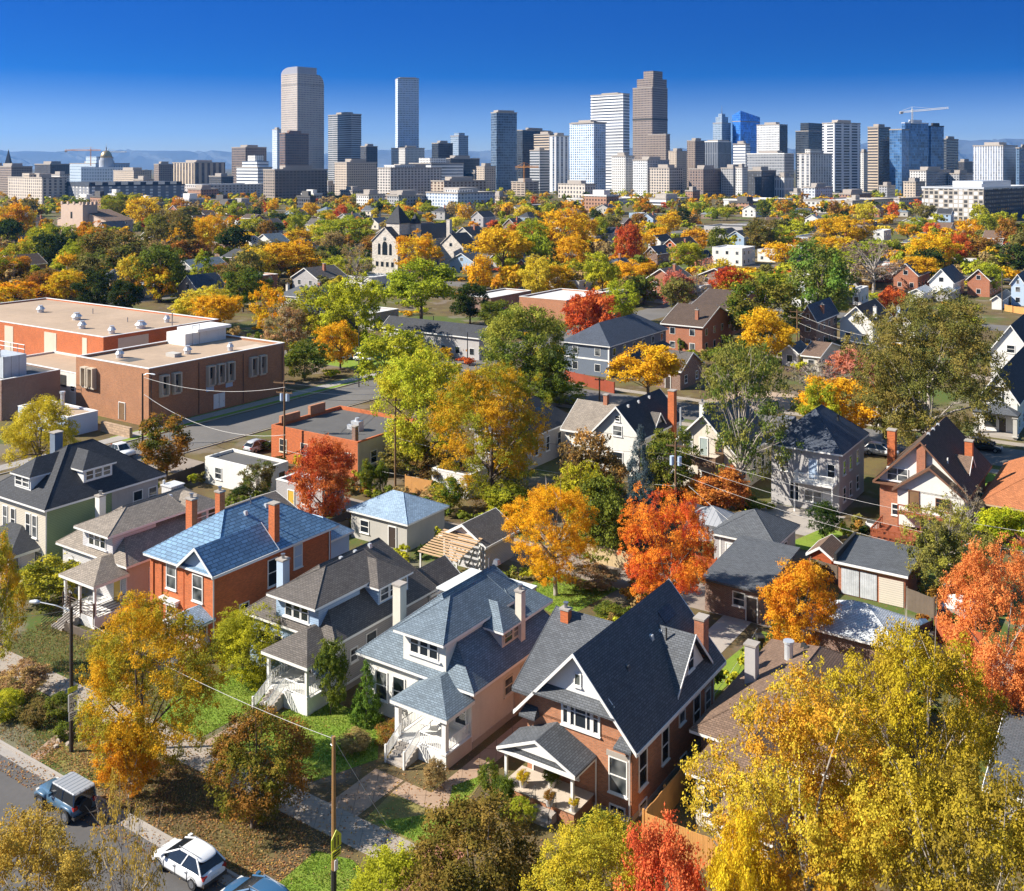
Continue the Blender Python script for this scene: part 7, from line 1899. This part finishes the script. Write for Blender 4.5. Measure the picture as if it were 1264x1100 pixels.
for zz in (2.72, 2.58): MB().box(.2, -.26, zz - .04, .204, .26, zz + .04).build('sign_line', INK, o)

def pole(label, px, yt, yb, arms=(), m=None, trans=False, name='utility_pole', r=.15, lamp=None):
    p = G(px, yb); h = (yb - yt) / (yb - YH) * H
    o = thing(name, label, 'utility pole' if name == 'utility_pole' else 'street lamp', p, -TH + .3)
    MB().tube([(0, 0, -.2), (0, 0, h)], [r, r * .75], 8).build('post', m or WOOD, o)
    for (dz, w_) in arms:
        ab = MB().box(-w_ / 2, -.06, h - dz - .08, w_ / 2, .06, h - dz + .06)
        for k in range(4): xx = -w_ / 2 + .15 + (w_ - .3) * k / 3; ab.cyl(xx, 0, h - dz + .05, h - dz + .22, .05, 6)
        ab.build('crossarm', WOOD, o)
    if trans:
        MB().cyl(.42, .1, h - 2.7, h - 1.7, .26, 10).build('transformer', PBLUE, o); MB().cyl(-.42, .1, h - 2.7, h - 1.7, .26, 10).build('transformer', PBLUE, o)
    if lamp:
        MB().tube([(0, 0, h - .3), (lamp * .5, 0, h + .05), (lamp, 0, h)], .05, 5).build('arm', METAL, o); MB().tube([(lamp - .1, 0, h), (lamp + .5, 0, h - .05)], [.14, .1], 7).build('lamp_head', GALV, o)
    return p, h
pole('wooden utility pole with crossarms and blue transformers by the orange brick shop', 351, 470, 576, ((.3, 3.2), (1.6, 2.4)), trans=True)
pole('dark lamp post at the corner of the brick school', 176, 461, 548, m=mat('dark_pole', 0), name='street_lamp', lamp=1.6)
pole('wooden utility pole behind the orange and green tree', 488, 490, 600, ((.4, 2.0),))
pole('brown utility pole with transformer left of the cream house', 834, 545, 640, ((.5, 2.2),), trans=True)
pole('tall dark pole left of the huge olive tree', 1101, 478, 566, m=DARKM, r=.1)
pole('wooden utility pole left of the dark blue gabled house', 984, 382, 440, ((.5, 3.0), (1.8, 2.4)))
pole('black traffic light pole at the school corner', 443, 400, 478, m=DARKM, name='street_lamp', r=.12)
pole('thin black pole beside the long grey roofed building', 535, 390, 428, m=DARKM, r=.12)
pole('thin black pole above the yellow green trees', 577, 410, 450, m=DARKM, r=.12)
pole('utility pole with red notice below the red fence', 740, 466, 498, ((.4, 1.6),))
pole('thin pole in front of the brown bungalow', 839, 420, 475, m=DARKM, r=.1)
pole('thin utility pole beside the lime tree at the upper right', 1237, 335, 386, m=WOODG, r=.15)
pole('utility pole in the left distance by the road', 17, 325, 372, ((.4, 2.4),))
WIRE = mat('pale_wire', (.55, .53, .50), .6, .05); WIRED = mat('dark_wire', (.05, .05, .05), .6, .05)
def at(px, py, D): return Vector(((px - CX) * D / F, D, H + (YH - py) * D / F))
def wire(label, a, b, sag, m=None, r=.012):
    P0, P1 = at(*a), at(*b)
    pts = [P0.lerp(P1, k / 14) - Vector((0, 0, sag * 4 * (k / 14) * (1 - k / 14))) for k in range(15)]
    tag(MB().tube(pts, r, 5).build('overhead_cable', m or WIRE), label, 'cable')
wire('thin cable from the lamp post to the wooden pole', (90, 757, 70), (412, 912, 55.8), .5)
wire('slanting stay cable from the wooden pole to the brick walk', (413, 914, 55.8), (506, 1062, 59), .1)
wire('thin cable leaving the lamp post top to the left', (88, 752, 70), (-40, 758, 84), .4, WIRED)
wire('upper white cable from the school lamp post to the utility pole', (178, 466, 147), (352, 478, 136), 1.2, r=.028)
wire('lower white cable from the school lamp post to the utility pole', (178, 487, 147), (352, 537, 136), 2.0, r=.034)
for k in range(3): wire(('upper', 'middle', 'lower')[k] + ' cable from the utility pole towards the traffic lights', (353, 472 + k * 8, 136), (560, 462 + k * 6, 175), 1.6, WIRE if k < 2 else WIRED, .024)
wire('long white cable over the alley in front of the orange and green tree', (352, 556, 136), (770, 618, 118), 1.0, r=.026)
wire('second white cable over the alley above the honey locust', (488, 540, 128), (834, 600, 116), .9, r=.022)
wire('dark cable over the alley behind the blue roofed garage', (488, 505, 128), (834, 560, 116), 1.2, WIRED, .02)
for k in range(3): wire(('upper', 'middle', 'lower')[k] + ' cable running right from the pole by the cream house', (835, 556 + k * 14, 116), (1290, 660 + k * 26, 92), .9, WIRE, .016)
wire('cable across the grey garage roof towards the red fence', (850, 600, 112), (1110, 800, 86), .5, WIRE, .02)
for k in range(2): wire(('upper', 'lower')[k] + ' cable beside the dark blue gabled house', (985, 388 + k * 10, 215), (1110, 420 + k * 10, 190), 1.0, WIRE, .026)
wire('service cable from the brick gable house to the low garage', (872, 868, 74), (935, 775, 88), .4, WIRE, .015)

def fence(label, pts, h, m, name='wooden_fence', cat='fence', posts=2.4, th=.05):
    V_ = [G(*p) if len(p) == 2 else W(p[0], p[1]) for p in pts]
    o = thing(name, label, cat, V_[0], 0)
    for a, b in zip(V_, V_[1:]):
        d = (b - a); L_ = d.length; an = math.atan2(d.y, d.x); c, s = math.cos(an), math.sin(an)
        def tr(x, y, z): return (a.x - V_[0].x + x * c - y * s, a.y - V_[0].y + x * s + y * c, z)
        mb = MB(); n = max(1, int(L_ / .9))
        for k in range(n):
            x0, x1 = L_ * k / n, L_ * (k + 1) / n - .012; hh = h + random.uniform(-.03, .03)
            mb.hexa([tr(x0, -th / 2, -.1), tr(x1, -th / 2, -.1), tr(x1, th / 2, -.1), tr(x0, th / 2, -.1)], [tr(x0, -th / 2, hh), tr(x1, -th / 2, hh), tr(x1, th / 2, hh), tr(x0, th / 2, hh)])
        mb.build('panel', m, o)
        n = max(1, int(L_ / posts)); pm = MB()
        for k in range(n + 1):
            x = L_ * k / n
            pm.hexa([tr(x - .06, .03, -.1), tr(x + .06, .03, -.1), tr(x + .06, .15, -.1), tr(x - .06, .15, -.1)], [tr(x - .06, .03, h + .12), tr(x + .06, .03, h + .12), tr(x + .06, .15, h + .12), tr(x - .06, .15, h + .12)])
        pm.build('posts', m, o)
    return o
fence('red stained yard fence at the right beside the salmon maple', [(1154, 792), (1212, 812)], 2.0, WOODR)
fence('red stained fence running back along the yard with the white tent', [(1156, 792), (1166, 752)], 2.0, WOODR)
fence('red stained fence at the back of the yard with the white tent', [(1168, 750), (1215, 762)], 2.0, WOODR)
fence('weathered brown fence between the cream shutter and the red fence', [(1119, 752), (1153, 765)], 1.9, WOODG)
fence('weathered brown fence left of the barn doored garage', [(1000, 712), (1034, 722)], 1.8, WOODG)
fence('bright cedar fence beside the brick gable house', [(-26.6, 53.0), (-26.6, 64.0)], 1.9, WOODY) if False else None
def uvfence(label, pts, h, m, **k):
    return fence(label, [tuple((lambda q: (CX + F * q.x / q.y, YH + F * H / q.y))(W(*p))) for p in pts], h, m, **k)
uvfence('bright cedar fence beside the brick gable house', [(-27.2, 54.5), (-27.2, 66)], 1.9, WOODY)
uvfence('bright cedar fence facing the street right of the brick gable house', [(-27.1, 54.4), (-22.5, 54.4)], 1.9, WOODY)
fence('orange wooden fence left of the white alley garage', [(500, 606), (533, 613)], 1.9, WOODY)
fence('low tan garden wall behind the back lawn', [(722, 692), (780, 704)], 1.7, mat('tan_wall', (.58, .44, .25), .9, .1, 1), 'garden_wall', 'wall', th=.2)
fence('dark wooden fence behind the tan bungalow along the side street', [(206, 606), (254, 588)], 1.8, mat('dark_fence', (.08, .055, .04), .85, .2, 1, pat='vlines', w=.15, mort=.012))
fence('dark red fence below the slate blue rowhouse', [(697, 470), (758, 486)], 2.0, mat('dark_red_fence', (.26, .05, .02), .85, .2, 1, pat='vlines', w=.15, mort=.012))
fence('weathered fence behind the pale blue roofed garage', [(405, 662), (432, 650)], 1.8, WOODG)
fence('dark fence between the orange brick house and its yard', [(300, 700), (430, 660)], 1.6, WOODG)
fence('red board fence left of the grey hip roofed garage', [(858, 706), (884, 712)], 1.7, WOODR)
fence('black slatted gate beside the pale shingled garage', [(1130, 800), (1152, 790)], 1.7, DARKM)
fence('cedar fence at the upper right behind the white garages', [(1240, 384), (1285, 392)], 1.8, WOODY)
uvfence('low timber retaining wall across the left front yard', [(-81, 51.6), (-69.6, 52.2)], .7, WOODG, posts=3.0, th=.2)
# canopy tents, umbrella, bins, barbecue
def canopy(label, px, py, s, h, m, name='canopy_tent', side=True):
    p = G(px, py); o = thing(name, label, 'canopy', p, -TH)
    mb = MB(); e = [(-s, -s, h), (s, -s, h), (s, s, h), (-s, s, h)]
    for i in range(4): mb.q(e[i], e[(i + 1) % 4], (0, 0, h + s * .55))
    for i in range(4):
        a, b = e[i], e[(i + 1) % 4]; mb.q((a[0], a[1], h - .4), (b[0], b[1], h - .4), b, a)
    if side: mb.q((-s, -s, .2), (-s, s, .2), (-s, s, h), (-s, -s, h)); mb.q((-s, -s, .2), (s * .4, -s, .9), (s, -s, h), (-s, -s, h))
    mb.build('fabric', m, o)
    for a in e: MB().bar((a[0] * .97, a[1] * .97, 0), (a[0] * .97, a[1] * .97, h), .05).build('leg', METAL, o)
GT = mat('grey_canvas', (.30, .31, .33), .85, .15, 1, pat='vlines', w=.5, mort=.06, c2=(.16, .17, .19))
canopy('grey striped canopy tent left of the grey hip roofed garage', 880, 668, 2.4, 2.5, GT)
canopy('small dark canopy behind the grey striped canopy tent', 853, 650, 1.4, 2.0, mat('dark_canvas', (.1, .1, .11), .85), side=False)
canopy('white tent top inside the red fenced yard', 1186, 768, 1.5, 1.6, mat('white_canvas', (.7, .66, .6), .85), side=True)
p = G(843, 606); o = thing('patio_umbrella', 'grey patio umbrella in front of the cream house', 'umbrella', p, 0)
u_ = MB()
for k in range(8): a, b = k * math.pi / 4, (k + 1) * math.pi / 4; u_.q((1.6 * math.cos(a), 1.6 * math.sin(a), 2.2), (1.6 * math.cos(b), 1.6 * math.sin(b), 2.2), (0, 0, 2.9))
u_.build('fabric', GT, o); MB().cyl(0, 0, 0, 2.95, .04, 6).build('pole', METAL, o); MB().cyl(0, 0, 0, .1, .35, 10).build('base', DARKM, o)
def bin_(label, px, py, m):
    p = G(px, py); o = thing('wheelie_bin', label, 'bin', p, random.uniform(0, 1))
    MB().hexa([(-.25, -.3, .1), (.25, -.3, .1), (.25, .3, .1), (-.25, .3, .1)], [(-.32, -.36, 1.0), (.32, -.36, 1.0), (.32, .36, 1.0), (-.32, .36, 1.0)]).build('bin_body', m, o)
    MB().hexa([(-.34, -.4, 1.0), (.34, -.4, 1.0), (.34, .4, 1.0), (-.34, .4, 1.0)], [(-.28, -.3, 1.1), (.28, -.3, 1.1), (.28, .36, 1.12), (-.28, .36, 1.12)]).build('lid', m, o)
    for s in (-.24, .24): MB().tube([(s, .34, .12), (s + .06, .34, .12)], .12, 10).build('wheel', TYRE, o)
bin_('dark bin beside the red fence corner', 1148, 796, DARKM); bin_('black bin between the low brick garage and the orange maple', 938, 800, DARKM); bin_('dark blue bin in the alley by the weathered fence', 1141, 782, mat('bin_blue', (.05, .09, .16), .6))
p = G(1077, 656); o = thing('barbecue', 'white and black barbecue beside the half timbered house', 'barbecue', p, -TH)
MB().box(-.7, -.35, .3, .7, .35, .95).build('cart', WHITE, o); MB().tube([(-.55, 0, 1.0), (.55, 0, 1.0)], .33, 10).build('lid', DARKM, o)
for s in (-.6, .6): MB().tube([(s, .3, .15), (s + .06, .3, .15)], .15, 8).build('wheel', TYRE, o)
# flowers on the brick house porch
TINT['flower'] = ((.65, .42, .02), (.60, .50, .03))
def potted(label, u, v, z, tint, s=.9):
    p = W(u, v, z); o = thing('flower_pot', label, 'flower pot', p, 0)
    MB().cyl(0, 0, 0, .4, .2, 10, .28).build('pot', mat('pale_pot', (.45, .42, .4), .7), o)
    cr, _ = tree_mesh('shrub', 'far', 1); c = link('flowers', cr, o); c.scale = (s, s, s * .8); c.location = (0, 0, .3); a, b = TINT[tint]; c['tint_a'] = a; c['tint_b'] = b
potted('pot of yellow flowers at the left of the brick house porch', -35.4, 53.9, .9, 'flower', .9)
potted('leafy green plant in a pot at the middle of the brick house porch', -33.9, 54.9, .9, 'green', 1.2)
potted('small pot of yellow flowers at the right porch column', -31.5, 53.6, .9, 'flower', .7)
potted('pot of red leaves beside the brick house porch steps', -33.0, 53.2, .9, 'rust', .8)
# porch chairs of the white house
def chair(label, u, v, z, rz):
    o = thing('porch_chair', label, 'chair', W(u, v, z), rz)
    MB().box(-.28, -.28, .4, .28, .28, .46).build('seat', WHITE, o); MB().box(-.28, .24, .46, .28, .29, 1.0).build('backrest', WHITE, o)
    for x, y in ((-.25, -.25), (.25, -.25), (.25, .25), (-.25, .25)): MB().box(x - .025, y - .025, 0, x + .025, y + .025, .4).build('leg', WHITE, o)
chair('left white chair on the white house porch', -44.6, 55.6, .95, -TH + .3); chair('right white chair on the white house porch', -43.4, 56.0, .95, -TH - .2)
for k, (u, v) in enumerate(((-65.9, 41.6), (-65.3, 40.9), (-66.4, 41.9), (-64.9, 41.6), (-65.6, 42.6))):
    mb = MB(); rr = random.Random(k); s = .22 + .1 * rr.random()
    b0 = [(s * math.cos(t_) * rr.uniform(.8, 1.2), s * math.sin(t_) * rr.uniform(.8, 1.2), -.05) for t_ in (0, 1.2, 2.5, 3.7, 5)]
    mb.hexa(b0, [(x * .7, y * .7, s * rr.uniform(.6, .9)) for x, y, z in b0]); o = mb.build('boulder', mat('pale_rock', (.42, .35, .28), .9, .2, 3)); o.location = W(u, v); tag(o, 'small pale rock in the garden at the foot of the lamp post', 'rock', 'rocks at the foot of the lamp post')
# ------------------------------------------------------------------ labels of the far trees, from what stands by them
COLW = {'gold': 'deep golden', 'golden': 'bright golden', 'yellow': 'pale yellow', 'ygreen': 'yellow green', 'lime': 'lime green', 'green': 'mid green', 'dgreen': 'dark green', 'olive': 'olive', 'orange': 'orange', 'mixed': 'orange and green', 'rust': 'rusty', 'red': 'red', 'dred': 'dark red', 'pink': 'pinkish', 'tan': 'tan', 'grey': 'grey'}
KW = {'round': 'rounded', 'oval': 'tall', 'spread': 'spreading', 'airy': 'loose', 'bare': 'bare', 'cone': 'conical', 'shrub': 'bushy'}
used = set(k for k, n_ in LABELS.items() if n_ > 0)
marks = [(x, y, 'the ' + m_) for x, y, m_ in LANDMARK]
for (o, cx, cy, w, h, tint, kind, label) in TREES:
    if label: marks.append((cx, cy, 'the ' + label.split(' in front')[0].split(' behind')[0].split(' at the')[0].split(' beside')[0].split(' left')[0].split(' right')[0].split(' by the')[0].split(' below')[0].split(' above')[0]))
cnt = {}
for m_ in marks: cnt[m_[2]] = cnt.get(m_[2], 0) + 1
marks = [m_ for m_ in marks if cnt[m_[2]] == 1 and len(m_[2].split()) <= 6 and 0 < m_[0] < 1264]
for (o, cx, cy, w, h, tint, kind, label) in TREES:
    if label: continue
    base = '%s %s tree' % (COLW[tint], KW[kind])
    near = sorted(marks, key=lambda m_: math.hypot(m_[0] - cx, (m_[1] - cy) * 2.0))[:14]
    done = None
    for i, m1 in enumerate(near):
        dx, dy = cx - m1[0], cy - m1[1]
        rel = ('just left of' if dx < 0 else 'just right of') if abs(dx) > 1.2 * abs(dy) + 8 else ('in front of' if dy > 0 else 'beyond')
        if math.hypot(dx, dy) > 70: rel = rel.replace('just ', 'well ').replace('in front', 'well in front')
        s = '%s %s %s' % (base, rel, m1[2])
        if s not in used and len(s.split()) <= 16: done = s; break
    if not done:
        a = near[0]; b_ = next(m_ for m_ in near[1:] if (m_[0] - cx) * (a[0] - cx) < 0 or m_ is near[-1])
        done = '%s between %s and %s' % (base, a[2], b_[2])
    used.add(done); o['label'] = done

for (o, cx, cy, base) in FARHL:
    for m1 in sorted(marks, key=lambda m_: math.hypot(m_[0] - cx, (m_[1] - cy) * 2.0))[:20]:
        dx, dy = cx - m1[0], cy - m1[1]
        rel = ('left of' if dx < 0 else 'right of') if abs(dx) > 1.2 * abs(dy) + 8 else ('in front of' if dy > 0 else 'beyond')
        s = '%s %s %s' % (base, rel, m1[2])
        if s not in used and len(s.split()) <= 16: break
    used.add(s); o['label'] = s

# ------------------------------------------------------------------ light, sky, air, camera
SUN_EL = R(37); sdir = Vector((-.995, -.07, 0)).normalized()
sun = bpy.data.lights.new('sun', 'SUN'); sun.energy = 5.0; sun.angle = R(.53); sun.color = (1.0, .93, .82)
so = bpy.data.objects.new('sun', sun); C.objects.link(so)
to_sun = Vector((sdir.x * math.cos(SUN_EL), sdir.y * math.cos(SUN_EL), math.sin(SUN_EL)))
so.rotation_euler = to_sun.to_track_quat('Z', 'Y').to_euler(); so.location = (0, 0, 60)
w = bpy.data.worlds.new('World'); sc.world = w; w.use_nodes = True
nt = w.node_tree; bg = nt.nodes['Background']
sky = nt.nodes.new('ShaderNodeTexSky'); sky.sky_type = 'NISHITA'; sky.sun_disc = False
sky.sun_elevation = SUN_EL; sky.sun_rotation = math.atan2(sdir.x, sdir.y)
sky.altitude = 1600; sky.air_density = 1.0; sky.dust_density = .35; sky.ozone_density = 3.0
# clear high-plains air: the blue deepens fast above the horizon
tc = nt.nodes.new('ShaderNodeTexCoord'); sx = nt.nodes.new('ShaderNodeSeparateXYZ'); nt.links.new(tc.outputs['Generated'], sx.inputs[0])
def wm(op, a, b):
    n = nt.nodes.new('ShaderNodeMath'); n.operation = op; nt.links.new(a, n.inputs[0]); n.inputs[1].default_value = b; return n.outputs[0]
zz = wm('MULTIPLY', wm('POWER', wm('MAXIMUM', sx.outputs[2], .0005), SKYP), SKYK)
mp = nt.nodes.new('ShaderNodeCombineXYZ'); nt.links.new(sx.outputs[0], mp.inputs[0]); nt.links.new(sx.outputs[1], mp.inputs[1]); nt.links.new(zz, mp.inputs[2])
nm_ = nt.nodes.new('ShaderNodeVectorMath'); nm_.operation = 'NORMALIZE'
nt.links.new(mp.outputs[0], nm_.inputs[0]); nt.links.new(nm_.outputs[0], sky.inputs['Vector'])
hs = nt.nodes.new('ShaderNodeHueSaturation');
def wr(a0, a1, b0, b1):
    n = nt.nodes.new('ShaderNodeMapRange'); n.interpolation_type = 'SMOOTHSTEP'; nt.links.new(sx.outputs[2], n.inputs[0])
    for i_, v_ in zip((1, 2, 3, 4), (a0, a1, b0, b1)): n.inputs[i_].default_value = v_
    return n.outputs[0]
def wa(op, a, b):
    n = nt.nodes.new('ShaderNodeMath'); n.operation = op; nt.links.new(a, n.inputs[0]); nt.links.new(b, n.inputs[1]); return n.outputs[0]
nt.links.new(wa('SUBTRACT', wr(.0, .15, .505, .519), wr(.18, .45, .0, .03)), hs.inputs['Hue'])
nt.links.new(wa('SUBTRACT', wr(-.07, .13, .15, SKYSAT), wr(.18, .45, .0, .6)), hs.inputs['Saturation'])
nt.links.new(wa('ADD', wr(-.03, .15, .50, 1.05), wr(.2, .5, .0, .1)), hs.inputs['Value'])
nt.links.new(sky.outputs[0], hs.inputs['Color']); nt.links.new(hs.outputs[0], bg.inputs['Color'])
bg.inputs['Strength'].default_value = SKYS
if HAZE:
    hz = MB().box(-15800, -300, -1, 15800, 19500, 700)
    hm = bpy.data.materials.new('haze'); hm.use_nodes = True; ht = hm.node_tree
    for nd in list(ht.nodes):
        if nd.type == 'BSDF_PRINCIPLED': ht.nodes.remove(nd)
    pv = ht.nodes.new('ShaderNodeVolumePrincipled'); pv.inputs['Color'].default_value = (.12, .42, 1.0, 1); pv.inputs['Density'].default_value = HAZE; pv.inputs['Anisotropy'].default_value = .2
    ht.links.new(pv.outputs[0], ht.nodes['Material Output'].inputs['Volume'])
    tag(hz.build('haze', hm), 'thin blue haze that veils the far mountains', 'haze', None, 'stuff')
cam = bpy.data.cameras.new('camera'); co_ = bpy.data.objects.new('camera', cam); C.objects.link(co_)
co_.location = (0, 0, H); co_.rotation_euler = (R(90), 0, 0)
cam.sensor_width = 36.0; cam.sensor_fit = 'HORIZONTAL'; cam.lens = 36.0 * F / 1264.0
cam.shift_y = -(550.0 - YH) / 1264.0; cam.clip_start = .5; cam.clip_end = 60000
sc.camera = co_
sc.view_settings.view_transform = 'Standard'; sc.view_settings.look = 'None'; sc.view_settings.exposure = EXPO; sc.view_settings.gamma = 1.0
sc.render.engine = 'CYCLES'
cy = sc.cycles
cy.max_bounces = 5; cy.diffuse_bounces = 2; cy.glossy_bounces = 2; cy.transmission_bounces = 2; cy.transparent_max_bounces = 4; cy.volume_bounces = 0
cy.use_adaptive_sampling = True; cy.adaptive_threshold = .02
cy.sample_clamp_indirect = 4.0
try:
    cy.use_denoising = True; cy.denoiser = 'OPENIMAGEDENOISE'; cy.denoising_input_passes = 'RGB_ALBEDO_NORMAL'
except Exception as e_:
   
    print("denoiser not set")
